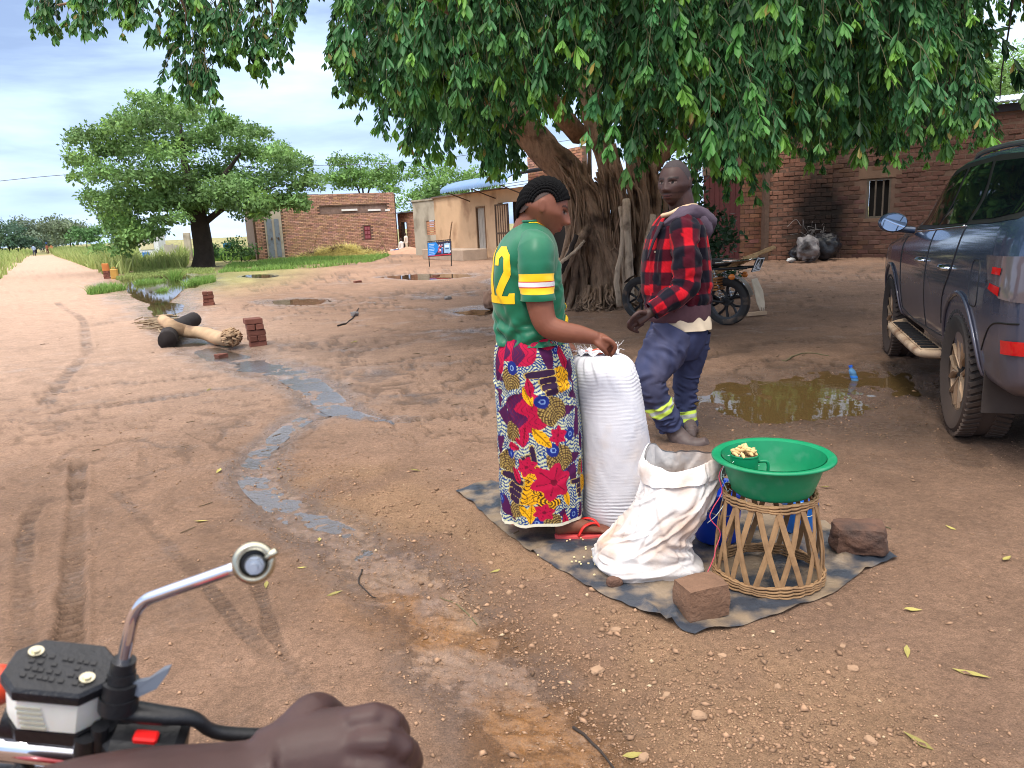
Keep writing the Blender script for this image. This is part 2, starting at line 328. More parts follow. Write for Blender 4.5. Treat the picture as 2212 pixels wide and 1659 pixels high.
def ground_fields(x, y):
    P = np.stack([x, y], -1); r = np.hypot(x, y); near = r < 60
    z = np.zeros(len(x)); wet = np.zeros(len(x)); film = np.zeros(len(x)); trk = np.zeros(len(x)); tn = np.zeros((r < 60).sum())
    Pn = P[near]; xn, yn = x[near], y[near]; rn = r[near]
    zn = .014 * fbm(xn * .5, yn * .5, s=3) + .007 * fbm(xn * 2.1, yn * 2.1, s=5)
    amp = np.interp(rn, [0, 6, 20, 60], [1, 1, 1.3, 1.6]); zn = zn * amp
    zn += .0035 * fbm(xn * 9, yn * 9, s=9, o=3) * (rn < 14) + .0018 * fbm(xn * 30, yn * 30, s=11, o=2) * (rn < 6)
    wn = np.zeros(len(xn)); fn = np.zeros(len(xn))
    # trampled, rutted mud: low streaks crossing the yard
    yard = sst(4.5, 7, yn) * sst(-9, -4, xn)
    st = fbm(xn * .35 + yn * .22, yn * 2.6 - xn * .7, s=21, o=4); zn += yard * .016 * np.abs(st) * (rn < 40)
    wn += yard * sst(.25, .75, st) * .35
    ln_, mk_ = churn(xn, yn); zn -= .016 * ln_ * mk_ * np.interp(rn, [0, 8, 30], [.6, 1, 2.0]); zn += .010 * mk_ * fbm(xn * 4.5, yn * 4.5, s=86, o=3) * (rn < 25); wn += .25 * ln_ * mk_
    for pts, w, dep, lug in TRACKS:
        m = np.zeros(len(xn), bool); lo, hi = pts.min(0) - .6, pts.max(0) + .6
        m = (xn > lo[0]) & (xn < hi[0]) & (yn > lo[1]) & (yn < hi[1])
        if not m.any(): continue
        d, arc, t = poly_dist(Pn[m], pts); d = d + .012 * vn(xn[m] * 6, yn[m] * 6, s=31)
        core = sst(w * 1.15, w * .75, d); rim = np.exp(-((d - w * 1.45) / (w * .35)) ** 2)
        fade = sst(0, .4, arc) * (.55 + .45 * sst(-.35, .2, vn(arc * 1.3, arc * 0 + w * 50, s=33)))
        lg = .5 + .5 * np.sign(np.sin(arc * 2 * PI / lug + 1.2 * d / w))
        zn[m] += fade * (-dep * core * (.55 + .45 * lg) + dep * .45 * rim); wn[m] += .3 * core * fade; tn[m] = np.maximum(tn[m], fade * core * (.35 + .65 * lg))
    # runnels: shallow channels of wet, half-drowned mud
    for pts, w, dep in ((RUN_A, RUN_AW, .020), (RUN_B, RUN_BW, .013)):
        d, wl, arc = run_field(Pn, pts, w); d = d + .3 * wl * fbm(xn * 3.2, yn * 3.2, s=41, o=3)
        c = sst(wl * 1.3, wl * .35, d); zn -= c * dep; wn = np.maximum(wn, sst(wl * 2.0, wl * .7, d))
        rip = fbm(xn * 16 + yn * 6, yn * 22, s=43, o=3); zn += c * .006 * rip * (rn < 9)
        fn = np.maximum(fn, c)
    for poly, dep, soft in [(PUD_R, .035, .42), (PUD_L, .06, .6), (PUD_L2, .045, .4)] + [(q, .035, .22) for q in PUD_S]:
        lo, hi = poly.min(0) - 2, poly.max(0) + 2; m = (xn > lo[0]) & (xn < hi[0]) & (yn > lo[1]) & (yn < hi[1])
        if not m.any(): continue
        sdf = poly_field(Pn[m], poly) + .5 * soft * fbm(xn[m] * 1.6, yn[m] * 1.6, s=51, o=3)
        zn[m] -= dep * sst(soft * .6, -soft, sdf); wn[m] = np.maximum(wn[m], sst(soft * 2.6, 0, sdf))
    # dry gravelly shoulder to the right of the runnel, in front of the tarpaulin
    z[near] = zn; wet[near] = np.clip(wn, 0, 1); film[near] = fn; trk[near] = tn
    return z, wet, film, trk
def gz(x, y): return float(ground_fields(np.array([float(x)]), np.array([float(y)]))[0][0])
def build_ground():
    ri = np.concatenate([np.linspace(.05, 1.05, 10)[:-1], 1 / np.linspace(1 / 1.05, 1 / 70., 560), np.geomspace(76, 1800, 26)])
    ang = np.concatenate([np.radians(np.linspace(-43, 43, 700)), np.radians(np.linspace(43, 317, 62)[1:-1])])
    A, Rr = np.meshgrid(ang, ri); x = (Rr * np.sin(A)).ravel(); y = (Rr * np.cos(A)).ravel()
    z, wet, film, trk = ground_fields(x, y); n = len(ang); m = len(ri)
    i, j = np.meshgrid(np.arange(m - 1), np.arange(n), indexing='ij'); k = (j + 1) % n
    Q = np.stack([i * n + j, i * n + k, (i + 1) * n + k, (i + 1) * n + j], -1).reshape(-1, 4)
    Q = Q[:, ::-1]
    P = np.stack([x, y], -1); r = np.hypot(x, y)
    # colour: moist red-brown laterite, paler on the drained road, sandy by the gravel, green where grass cover grows
    dr, wl, _ = run_field(P, ROAD_C, ROAD_W); road = sst(1.9, .7, dr / wl + .25 * fbm(x * .25, y * .25, s=61)) * sst(3.5, 9, y)
    n1 = fbm(x * .45, y * .45, s=63)[:, None]; n2 = fbm(x * 2.2, y * 2.2, s=65, o=3)[:, None]
    base = lin(145, 116, 96) * (1 + .16 * n1 + .12 * n2)
    base = base + (lin(186, 157, 138) - base) * (road[:, None] * .75)
    chm = np.zeros(len(x)); nr = r < 60; xn, yn = x[nr], y[nr]; q_, m_k = churn(xn, yn); chm[nr] = q_ * m_k; base = base * ((1 - .42 * chm) * (1 - .40 * trk))[:, None]
    sand = sst(.35, -.1, poly_dist(P, G2((760, 1060), (1000, 1230), (1250, 1400), (1450, 1500), (1700, 1560)))[0] - .28) * sst(-.5, .4, n2[:, 0] + .3)
    base = base + (lin(160, 128, 96) - base) * (sand[:, None] * .5)
    shade_moist = sst(-.6, 2.6, x - .1 * y) * sst(14, 9, y) * .35          # damp, litter-stained soil, with the big tree's shade also put into the colour
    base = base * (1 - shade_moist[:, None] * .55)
    och = np.exp(-(poly_dist(P, RUN_B[7:])[0] / .22) ** 2) * sst(-.3, .35, fbm(x * 3.3, y * 3.3, s=67) + .25)
    base = base + (lin(138, 94, 46) - base) * (och * .85)[:, None]
    edge = dr / wl
    gm = (sst(1.12, 1.5, edge + .2 * fbm(x * .3, y * .3, s=71)) * sst(15, 26, y) * sst(-6, -10, x - (y - 30) * -.12))
    gm = np.maximum(gm, sst(46, 60, r)); gm = np.where(edge < 1.0, 0, gm)
    grass = lin(132, 128, 84) * (1 + .3 * n2); base = base + (grass - base) * gm[:, None]
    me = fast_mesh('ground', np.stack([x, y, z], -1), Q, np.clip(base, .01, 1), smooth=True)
    setattr_f(me, 'wet', wet); setattr_f(me, 'film', film)
    m_ = bpy.data.materials.new('damp_earth'); m_.use_nodes = True; t = m_.node_tree; n_ = t.nodes.new; l = t.links.new; b = t.nodes['Principled BSDF']
    a = n_('ShaderNodeAttribute'); a.attribute_name = 'Col'; w = n_('ShaderNodeAttribute'); w.attribute_name = 'wet'; fl = n_('ShaderNodeAttribute'); fl.attribute_name = 'film'
    tcn = n_('ShaderNodeTexCoord'); vec = tcn.outputs['Object']
    def noise(s, d=5, ro=.6):
        q = n_('ShaderNodeTexNoise'); q.inputs['Scale'].default_value = s; q.inputs['Detail'].default_value = d; q.inputs['Roughness'].default_value = ro; l(vec, q.inputs['Vector']); return q.outputs[0]
    def mrg(v, a0, a1, b0, b1):
        q = n_('ShaderNodeMapRange'); q.inputs['From Min'].default_value = a0; q.inputs['From Max'].default_value = a1; q.inputs['To Min'].default_value = b0; q.inputs['To Max'].default_value = b1; l(v, q.inputs['Value']); return q.outputs[0]
    def mth(op, p, q):
        k_ = n_('ShaderNodeMath'); k_.operation = op
        for i_, s_ in enumerate((p, q)):
            if isinstance(s_, (int, float)): k_.inputs[i_].default_value = s_
            else: l(s_, k_.inputs[i_])
        return k_.outputs[0]
    def scale(c, v):
        k_ = n_('ShaderNodeVectorMath'); k_.operation = 'SCALE'; l(c, k_.inputs[0]); l(v, k_.inputs['Scale']); return k_.outputs[0]
    c = scale(a.outputs['Color'], mrg(noise(38), .25, .75, .74, 1.28)); c = scale(c, mrg(noise(190, 3), .3, .7, .66, 1.36)); c = scale(c, mrg(noise(5), .3, .7, .86, 1.12))
    # scattered pale grit and dark litter flecks
    vo = n_('ShaderNodeTexVoronoi'); vo.inputs['Scale'].default_value = 34; l(vec, vo.inputs['Vector'])
    fleck = mth('MULTIPLY', mrg(vo.outputs['Distance'], .10, .16, 1, 0), mrg(noise(9), .52, .62, 0, 1))
    mi = n_('ShaderNodeMix'); mi.data_type = 'RGBA'; mi.inputs[7].default_value = rgba(lin(196, 160, 128)); l(mth('MULTIPLY', fleck, .7), mi.inputs['Factor']); l(c, mi.inputs[6]); c = mi.outputs[2]
    c = scale(c, mrg(w.outputs['Fac'], 0, 1, 1.0, .66)); l(c, b.inputs['Base Color'])
    wn = mth('ADD', w.outputs['Fac'], mrg(noise(3.2, 6), .38, .62, -.22, .22)); wn = mth('ADD', wn, mrg(noise(26, 4), .35, .65, -.12, .12))
    rough = mrg(wn, .15, .95, .88, .16); fm = mth('ADD', fl.outputs['Fac'], mrg(noise(17, 5), .35, .65, -.45, .45)); rough = mth('MINIMUM', rough, mrg(fm, .55, .95, .9, .05)); l(rough, b.inputs['Roughness'])
    l(mrg(wn, .1, .9, .25, .6), b.inputs['Specular IOR Level'])
    h = mth('ADD', mth('MULTIPLY', noise(46, 8, .68), 1.0), mth('MULTIPLY', noise(150, 6, .75), .75))
    bp = n_('ShaderNodeBump'); bp.inputs['Distance'].default_value = .018; l(mrg(fm, .5, .95, 1.0, .35), bp.inputs['Strength']); l(h, bp.inputs['Height']); l(bp.outputs[0], b.inputs['Normal'])
    o = obj('ground', me, m_); o['kind'] = 'structure'; return o
build_ground()
def water_mat(name, tint, mud, amt, rough=.012, rip=.05, rsc=7, ior=1.33):
    m = bpy.data.materials.new(name); m.use_nodes = True; t = m.node_tree; n = t.nodes.new; l = t.links.new; t.nodes.remove(t.nodes['Principled BSDF']); o = t.nodes['Material Output']
    tr = n('ShaderNodeBsdfTransparent'); tr.inputs[0].default_value = rgba(tint); di = n('ShaderNodeBsdfDiffuse'); di.inputs[0].default_value = rgba(mud); m1 = n('ShaderNodeMixShader'); m1.inputs[0].default_value = amt; l(tr.outputs[0], m1.inputs[1]); l(di.outputs[0], m1.inputs[2])
    gl = n('ShaderNodeBsdfGlossy'); gl.inputs['Roughness'].default_value = rough; fr = n('ShaderNodeFresnel'); fr.inputs[0].default_value = ior; m2 = n('ShaderNodeMixShader'); l(fr.outputs[0], m2.inputs[0]); l(m1.outputs[0], m2.inputs[1]); l(gl.outputs[0], m2.inputs[2]); l(m2.outputs[0], o.inputs[0])
    tc_ = n('ShaderNodeTexCoord'); no = n('ShaderNodeTexNoise'); no.inputs['Scale'].default_value = rsc; no.inputs['Detail'].default_value = 3; l(tc_.outputs['Object'], no.inputs['Vector']); bp = n('ShaderNodeBump'); bp.inputs['Strength'].default_value = rip; bp.inputs['Distance'].default_value = .01; l(no.outputs[0], bp.inputs['Height']); l(bp.outputs[0], gl.inputs['Normal']); l(bp.outputs[0], fr.inputs['Normal']); return m
WATER_MUD0 = mat('muddy_water', lin(126, 100, 66), rough=.015, spec=.5, var=.15, vs=2.5, bump=.02, bs=5, ior=1.33)
WATER_MUD = water_mat('muddy_water', (.72, .60, .42), lin(112, 92, 58), .5); WATER_SKY = water_mat('clear_puddle_water', (.8, .74, .64), lin(104, 88, 68), .25)
_wz = [0]
def face_up(mb):
    V = np.vstack(mb.v); f = mb.f[len(mb.f) // 2]; n = np.cross(V[f[1]] - V[f[0]], V[f[2]] - V[f[0]])
    if n[2] < 0: mb.f = [q[::-1] for q in mb.f]
    return mb
def water(name, poly, m, grow, label=None):
    _wz[0] += 1; WATER_Z = -0.012 - .0015 * (_wz[0] % 3)
    c = poly.mean(0); p = c + (poly - c) * (1 + grow / np.hypot(*(poly - c).T).mean()); q = smooth_path(np.column_stack([p, np.full(len(p), WATER_Z)]), 48, closed=True)
    mb = MB(); mb.add(np.vstack([[c[0], c[1], WATER_Z], q]), [(0, i + 1, (i + 1) % 48 + 1) for i in range(48)])
    o = face_up(mb).build(name, m); o['kind'] = 'structure'; return o
water('puddle_water', PUD_R, WATER_MUD, .22); water('puddle_water', PUD_L, WATER_SKY, .5); water('puddle_water', PUD_L2, WATER_SKY, .3)
for q in PUD_S: water('puddle_water', q, WATER_SKY, .12)
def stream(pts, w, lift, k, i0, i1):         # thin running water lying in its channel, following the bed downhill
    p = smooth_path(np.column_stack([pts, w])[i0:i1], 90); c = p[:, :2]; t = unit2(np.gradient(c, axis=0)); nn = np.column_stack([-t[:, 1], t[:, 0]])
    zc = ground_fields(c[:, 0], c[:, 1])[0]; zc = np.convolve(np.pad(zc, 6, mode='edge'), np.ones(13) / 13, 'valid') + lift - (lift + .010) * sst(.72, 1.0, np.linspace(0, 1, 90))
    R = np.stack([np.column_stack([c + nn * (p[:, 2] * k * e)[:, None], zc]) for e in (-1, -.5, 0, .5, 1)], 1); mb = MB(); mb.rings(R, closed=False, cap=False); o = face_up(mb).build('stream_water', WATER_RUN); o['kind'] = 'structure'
def unit2(v): return v / (np.linalg.norm(v, axis=1, keepdims=True) + 1e-9)
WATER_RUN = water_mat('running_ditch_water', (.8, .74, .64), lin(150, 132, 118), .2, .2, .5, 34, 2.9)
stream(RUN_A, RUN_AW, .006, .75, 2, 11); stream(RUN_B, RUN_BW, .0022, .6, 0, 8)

# ------------------------------------------------------------------ buildings
class WallF:                        # a vertical wall plane from A to B (metres), outward normal towards the camera side
    def __init__(s, A, B, z0=0.0):
        s.A = np.array([A[0], A[1], z0], float); d = np.array([B[0] - A[0], B[1] - A[1], 0.0]); s.L = np.linalg.norm(d); s.u = d / s.L
        n = np.array([s.u[1], -s.u[0], 0.0]); s.n = n if n @ (np.array([0, 0, 0]) - s.A) > 0 else -n
        s.rz = math.atan2(s.u[1], s.u[0])
    def p(s, u, z, off=0.0): return s.A + s.u * u + s.n * off + np.array([0, 0, z])
    def box(s, mb, u0, u1, z0, z1, o0, o1, col=None, bev=0.0): mb.box(s.p((u0 + u1) / 2, (z0 + z1) / 2, (o0 + o1) / 2), (u1 - u0, abs(o1 - o0), z1 - z0), rz=s.rz, col=col, bev=bev); return mb
    def hit(s, x, y):               # where a pixel's ray meets the wall: (u, z)
        d = ray(x, y); t = ((s.A - EYEP) @ s.n) / (d @ s.n); P = EYEP + d * t; return (P - s.A) @ s.u, P[2] - s.A[2]
BRK = lin(142, 102, 84)
M_BRK = mat('burnt_brick', BRK, rough=.9, var=.22, vs=9, bump=.5, bs=38, rnd=.22, bdist=.012, dirt=lin(96, 70, 58), ds=6, dthr=(.55, .8))
M_BRKS = mat('burnt_brick_course', attr=True, rough=.92, var=.18, vs=9, bump=.4, bs=38)
M_MORT = mat('mud_mortar', lin(104, 84, 72), rough=.95, var=.2, vs=6, bump=.4, bs=40)
M_PLT = mat('tan_mud_plaster', lin(206, 172, 138), rough=.92, var=.10, vs=1.2, bump=.25, bs=14, dirt=lin(160, 124, 96), ds=.9, dthr=(.52, .72))
M_PLG = mat('grey_cement_plaster', lin(178, 168, 152), rough=.92, var=.14, vs=1.4, bump=.2, bs=14, dirt=lin(132, 122, 108), ds=1.2, dthr=(.5, .7))
M_IRON = mat('galvanised_sheet', lin(176, 186, 196), rough=.45, metal=.7, var=.15, vs=2)
M_BLUE = mat('blue_painted_sheet', lin(104, 134, 172), rough=.65, var=.10, vs=3, dirt=lin(120, 130, 140), ds=3, dthr=(.55, .8))
M_DARK = mat('dark_interior', lin(22, 20, 20), rough=.9, var=.1)
M_STEEL = mat('rusty_steel', lin(92, 74, 62), rough=.6, metal=.3, var=.25, vs=14, bump=.1, bs=50)
M_GSTEEL = mat('grey_painted_steel', lin(118, 128, 140), rough=.5, var=.15, vs=6, dirt=lin(92, 78, 70), ds=5, dthr=(.55, .75))
M_PLANK = mat('weathered_plank', lin(170, 162, 152), rough=.85, var=.25, vs=5, stretch=(6, 6, .6), bump=.3, bs=12)
M_MAROON = mat('maroon_paint', lin(112, 34, 44), rough=.6, var=.2, vs=8)
M_WHITE = mat('white_strip', lin(225, 225, 222), rough=.7, var=.1)
M_CEM = mat('cement_block', lin(168, 148, 130), rough=.95, var=.16, vs=3, bump=.3, bs=18)
M_TIMB = mat('rough_pole_wood', lin(128, 100, 76), rough=.9, var=.25, vs=6, stretch=(4, 4, .8), bump=.35, bs=20)
def brick_meshes(L, D, H, k=6):
    r = []
    for i in range(k):
        mb = MB(); mb.box((0, 0, 0), (L * rng.uniform(.95, 1.02), D, H * rng.uniform(.93, 1.03)), jit=.0035, bev=.009); me = mb.mesh('brick'); me.materials.append(M_BRK); r.append(me)
    return r
def in_view(P, m=20):
    x, y, z = proj(P); return z > 0 and -m < x < IW + m and -m < y < IH + m
def brick_wall(w, hL, hR, parent, L=.235, H=.085, J=.016, D=.11, holes=(), parts=0, col=BRK, thick=.22, cvar=.16, soot=None, stuff_name='bricks', rough=1.0, u0=0.0, u1=None, back=True, zskip=None):
    """courses of separate bricks over a recessed mortar core; `parts` bricks become objects of their own, the rest one part"""
    u1 = w.L if u1 is None else u1; items = []; meshes = brick_meshes(L, D, H) if parts else None
    nrow = int(max(hL, hR) / (H + J))
    for r in range(nrow):
        z = r * (H + J) + H / 2 + J * .5; off = (L + J) / 2 * (r % 2); u = u0 - off
        while u < u1:
            a, b = max(u, u0), min(u + L, u1); u += L + J
            if b - a < .05: continue
            um = (a + b) / 2; top = hL + (hR - hL) * um / w.L
            if z + H / 2 > top: continue
            if any(h[0] - .02 < b and a < h[1] + .02 and h[2] - .02 < z + H / 2 and z - H / 2 < h[3] + .02 for h in holes): continue
            full = (b - a) > L * .97; items.append((a, b, z, full))
    def vis(it):
        P = w.p((it[0] + it[1]) / 2, it[2], 0); return in_view(P, 0)
    order = sorted(range(len(items)), key=lambda i: (not (items[i][3] and vis(items[i])), np.linalg.norm(w.p(items[i][0], items[i][2]) - EYEP)))
    chosen = set(order[:parts]) if parts else set(); mb = MB()
    for i, (a, b, z, full) in enumerate(items):
        jit = rng.normal() * .004 * rough
        if i in chosen and full:
            o = bpy.data.objects.new('brick', meshes[rng.integers(len(meshes))]); COL.objects.link(o); o.parent = parent
            P = w.p((a + b) / 2, z + rng.normal() * .003 * rough, -D / 2 + jit) - np.array(parent.location); o.location = P.tolist(); o.rotation_euler = (rng.normal() * .008, rng.normal() * .01 * rough, w.rz)
        else:
            c = col * (1 + cvar * rng.normal()) * np.array([1, 1 + .05 * rng.normal(), 1 + .08 * rng.normal()])
            if soot is not None: c = c * soot((a + b) / 2, z)
            w.box(mb, a, b, z - H / 2 + rng.normal() * .002, z + H / 2 + rng.normal() * .002, -D + jit, jit, col=np.clip(c, .01, 1), bev=.008 if parts else 0.0)
    if mb.n: mb.build(stuff_name, M_BRKS, parent, kind='stuff')
    # core
    core = MB(); us = sorted(set([u0, u1] + [q for h in holes for q in h[:2]])); us = [q for q in us if u0 <= q <= u1]
    for a, b in zip(us[:-1], us[1:]):
        top = min(hL + (hR - hL) * a / w.L, hL + (hR - hL) * b / w.L); segs = [(-.1, top)]
        for h in holes:
            if h[0] <= a + 1e-6 and h[1] >= b - 1e-6:
                segs = [s_ for lo, hi in segs for s_ in ((lo, min(hi, h[2])), (max(lo, h[3]), hi)) if s_[1] - s_[0] > .01]
        for lo, hi in segs: w.box(core, a, b, lo, hi, -thick, -.014)
    core.build('wall', M_MORT, parent)
# --- right: L-shaped brick yard building under the big tree
RC = gnd(1792, 559)[:2]; RA = gnd(1655, 562)[:2]; RB = at(2420, 500, 17.6)[:2]
W1 = WallF(RA, RC); W2 = WallF(RC, RB)
def soot1(u, z):
    d = max(0.0, W1.L - u); s_ = np.exp(-(d / .75) ** 2) * sst(3.2, 1.5, z) ; return 1 - .86 * s_
bl = thing('brick_building', 'brick yard wall with soot-blackened corner behind the motorcycle', 'building', (RC[0], RC[1], 0))
brick_wall(W1, 3.55, 3.55, bl, L=.27, H=.105, J=.018, D=.13, parts=0, col=lin(156, 104, 82), soot=soot1, stuff_name='blackened_bricks') if False else None
def split_wall(w, h, parent, parts, soot=None, holes=(), L=.27, H=.105, J=.018, D=.13, col=BRK, zmax=None, back=1):
    brick_wall(w, h, h, parent, L=L, H=H, J=J, D=D, parts=parts, holes=holes, soot=soot, col=col, rough=2.4)
# soot as a real coat of carbon in the corner: darkens the brick material by place
def sooty(m, P, axis_scale, name):
    c = m.copy(); c.name = name; t = c.node_tree; n = t.nodes.new; l = t.links.new; b = t.nodes['Principled BSDF']
    src = b.inputs['Base Color'].links[0].from_socket
    g = n('ShaderNodeNewGeometry'); v = n('ShaderNodeVectorMath'); v.operation = 'SUBTRACT'; v.inputs[1].default_value = [float(q) for q in P]; l(g.outputs['Position'], v.inputs[0])
    s_ = n('ShaderNodeVectorMath'); s_.operation = 'MULTIPLY'; s_.inputs[1].default_value = axis_scale; l(v.outputs[0], s_.inputs[0])
    le = n('ShaderNodeVectorMath'); le.operation = 'LENGTH'; l(s_.outputs[0], le.inputs[0])
    no = n('ShaderNodeTexNoise'); no.inputs['Scale'].default_value = 2.2; no.inputs['Detail'].default_value = 5; l(g.outputs['Position'], no.inputs['Vector'])
    ad = n('ShaderNodeMath'); ad.operation = 'MULTIPLY_ADD'; ad.inputs[1].default_value = .7; l(no.outputs[0], ad.inputs[0]); l(le.outputs['Value'], ad.inputs[2])
    mr_ = n('ShaderNodeMapRange'); mr_.inputs['From Min'].default_value = .75; mr_.inputs['From Max'].default_value = 1.5; mr_.inputs['To Min'].default_value = .06; l(ad.outputs[0], mr_.inputs['Value'])
    sc_ = n('ShaderNodeVectorMath'); sc_.operation = 'SCALE'; l(src, sc_.inputs[0]); l(mr_.outputs[0], sc_.inputs['Scale']); l(sc_.outputs[0], b.inputs['Base Color']); return c
SP = (RC[0] - .2, RC[1], .9); SA = (.95, .4, .40)
_k = (M_BRK, M_BRKS, M_MORT); M_BRK, M_BRKS, M_MORT = [sooty(q, SP, SA, q.name + '_sooted') for q in _k]
split_wall(W1, 3.55, bl, 280, col=lin(126, 90, 71))
# recessed bay and dark red door to the left of it
RA0 = at(1597, 563, RA[1] + .3)[:2]; RA00 = at(1520, 566, RA[1] + .3)[:2]
M_BRK, M_BRKS, M_MORT = _k
WR = WallF(RA0, (RA[0], RA[1] + .26)); mb = MB(); mb.box((RA[0] - .02, RA[1] + .12, 1.77), (.12, .34, 3.54)); mb.build('wall_return', M_MORT, bl)
brick_wall(WR, 3.55, 3.55, bl, L=.27, H=.105, J=.018, D=.13, parts=0, col=lin(122, 86, 68), stuff_name='bay_bricks')
WD = WallF(RA00, RA0); mb = MB(); WD.box(mb, 0, WD.L, 0, 2.5, -.06, 0); 
for k in range(7): WD.box(mb, WD.L * k / 7 + .01, WD.L * (k + 1) / 7 - .01, .05, 2.45, 0, .012)
mb.build('door', mat('dark_red_gate_paint', lin(84, 40, 40), rough=.6, var=.2), bl)
mb = MB(); WD.box(mb, 0, WD.L, 2.5, 3.55, -.2, .02); mb.build('lintel', M_MORT, bl)
mb = MB()                             # iron roof edge
for k in range(60):
    u = -2.2 + k * .11; mb.tube([W1.p(u, 3.62, .18), W1.p(u, 3.80, -3.0)], .05, 6, flat=.4)
mb.build('roof', M_IRON, bl)
b2 = thing('brick_building', 'reddish brick house with a small barred window beside the car', 'building', (RC[0] + .2, RC[1], 0))
M_BRK2 = mat('red_burnt_brick', lin(99, 71, 60), rough=.9, var=.22, vs=9, bump=.5, bs=38, rnd=.2, bdist=.012, dirt=lin(86, 52, 50), ds=6, dthr=(.55, .8))
wu0, wz1 = W2.hit(1873, 387); wu1, wz0 = W2.hit(1921, 470)
M_BRK, M_BRKS, M_MORT = [sooty(q, SP, (1.3, .6, .42), q.name + '_soot') for q in (M_BRK2, _k[1], _k[2])]
split_wall(W2, 3.5, b2, 285, holes=[(wu0, wu1, wz0, wz1)], col=lin(99, 72, 61))
M_BRK, M_BRKS, M_MORT = _k
win = MB(); fr = .05
for a, b, c, d in ((wu0, wu1, wz0, wz0 + fr), (wu0, wu1, wz1 - fr, wz1), (wu0, wu0 + fr, wz0 + fr, wz1 - fr), (wu1 - fr, wu1, wz0 + fr, wz1 - fr)): W2.box(win, a, b, c, d, -.10, -.02)
M_DWOOD = mat('dark_weathered_wood', lin(92, 84, 74), rough=.85, var=.25, vs=6)
wn_ = win.build('window', M_DWOOD, b2)
mb = MB()
for q in (.36, .68): W2.box(mb, wu0 + (wu1 - wu0) * q - .02, wu0 + (wu1 - wu0) * q + .02, wz0 + fr, wz1 - fr, -.08, -.04)
mb.build('bar', M_DWOOD, wn_)
mb = MB(); W2.box(mb, wu0 + fr, wu1 - fr, wz0 + fr, wz1 - fr, -.16, -.13); mb.build('pane', M_DARK, wn_)
for (a, b, c, d) in ((wu0 - .22, wu1 + .25, wz1 + .01, wz1 + .34), (wu0 - .18, wu1 + .2, wz0 - .10, wz0 - .01)):
    mb = MB(); W2.box(mb, a, b, c, d, -.02, .008, bev=.004); mb.build('plaster_patch', mat('brown_plaster_patch', lin(112, 90, 74), rough=.95, var=.25, vs=3, bump=.5, bs=20), b2)
mb = MB(); W2.box(mb, 0.0, W2.L, 3.5, 3.68, -.25, .06); mb.build('fascia', mat('dark_fascia', lin(52, 52, 60), rough=.7), b2)
mb = MB()
for k in range(int(W2.L / .11)): mb.tube([W2.p(k * .11, 3.72, .22), W2.p(k * .11, 4.15, -2.6)], .055, 6, flat=.4)
mb.build('roof', M_IRON, b2)
# --- left: long low brick building
LA = at(560, 556, 44.5)[:2]; LBp = at(860, 545, 47.5)[:2]; WL = WallF(LA, LBp)
b3 = thing('brick_building', 'long low reddish brick building with small maroon window and metal doors', 'building', (LA[0], LA[1], 0))
pu0, _ = WL.hit(573, 500); pu1, _ = WL.hit(610, 500); mu0, mz1 = WL.hit(786, 488); mu1, mz0 = WL.hit(802, 517)
sl0, sz1 = WL.hit(690, 446); sl1, sz0 = WL.hit(836, 457)
brick_wall(WL, 3.65, 3.6, b3, L=.23, H=.072, J=.018, D=.1, col=lin(178, 138, 116), cvar=.16, holes=[(pu0, pu1, -1, 2.75), (mu0, mu1, mz0, mz1), (sl0, sl1, sz0, sz1)], u0=0)
mb = MB(); WL.box(mb, sl0, sl1, sz0, sz1, -.2, -.1); mb.build('recess_band', mat('grey_brown_band', lin(130, 108, 98), rough=.9, var=.3), b3)  # band filled with a darker grey-brown than the brick
for (q0, q1) in ((738, 772), (795, 822), (832, 842)):
    a, z1_ = WL.hit(q0, 454); b_, _ = WL.hit(q1, 454); mb = MB(); WL.box(mb, a, b_, z1_ - .06, z1_ + .05, -.098, .02); mb.build('roof_sheet_end', M_WHITE, b3)
mb = MB(); WL.box(mb, pu0, pu1, 0, 2.75, -.2, .03); mb.build('plaster_panel', M_PLG, b3)
for q0, q1 in ((579, 591), (596, 606)):
    a, _ = WL.hit(q0, 520); b_, _ = WL.hit(q1, 520); mb = MB(); WL.box(mb, a, b_, .1, 2.3, .03, .07); d_ = mb.build('door', M_GSTEEL, b3)
    mb = MB(); WL.box(mb, b_ - .12, b_ - .06, 1.1, 1.25, .07, .12); mb.build('handle', M_STEEL, d_)
mb = MB(); WL.box(mb, mu0, mu1, mz0, mz1, -.12, -.04); w_ = mb.build('window', M_MAROON, b3)
mb = MB()
for i in range(3):
    for j in range(2): a = mu0 + (mu1 - mu0) * (.12 + .44 * j); c = mz0 + (mz1 - mz0) * (.08 + .31 * i); WL.box(mb, a, a + (mu1 - mu0) * .34, c, c + (mz1 - mz0) * .22, -.04, -.02)
mb.build('pane', mat('dusty_maroon_pane', lin(150, 84, 92), rough=.4), w_)
mb = MB(); d_ = WL.u; back = -WL.n * 9; q = [WL.p(0, 0, -.2), WL.p(WL.L, 0, -.2)]
mb.box((q[1] + back / 2 + [0, 0, 1.75])[:3], (.22, 9, 3.5), rz=WL.rz); mb.box((q[0] + back / 2 + [0, 0, 1.75])[:3], (.22, 9, 3.5), rz=WL.rz); mb.build('side_wall', M_MORT, b3)
mb = MB(); c_ = WL.p(WL.L / 2, 3.2, -4.8); mb.box(c_, (WL.L - .5, 8.8, .05), rz=WL.rz); mb.build('roof', M_IRON, b3)
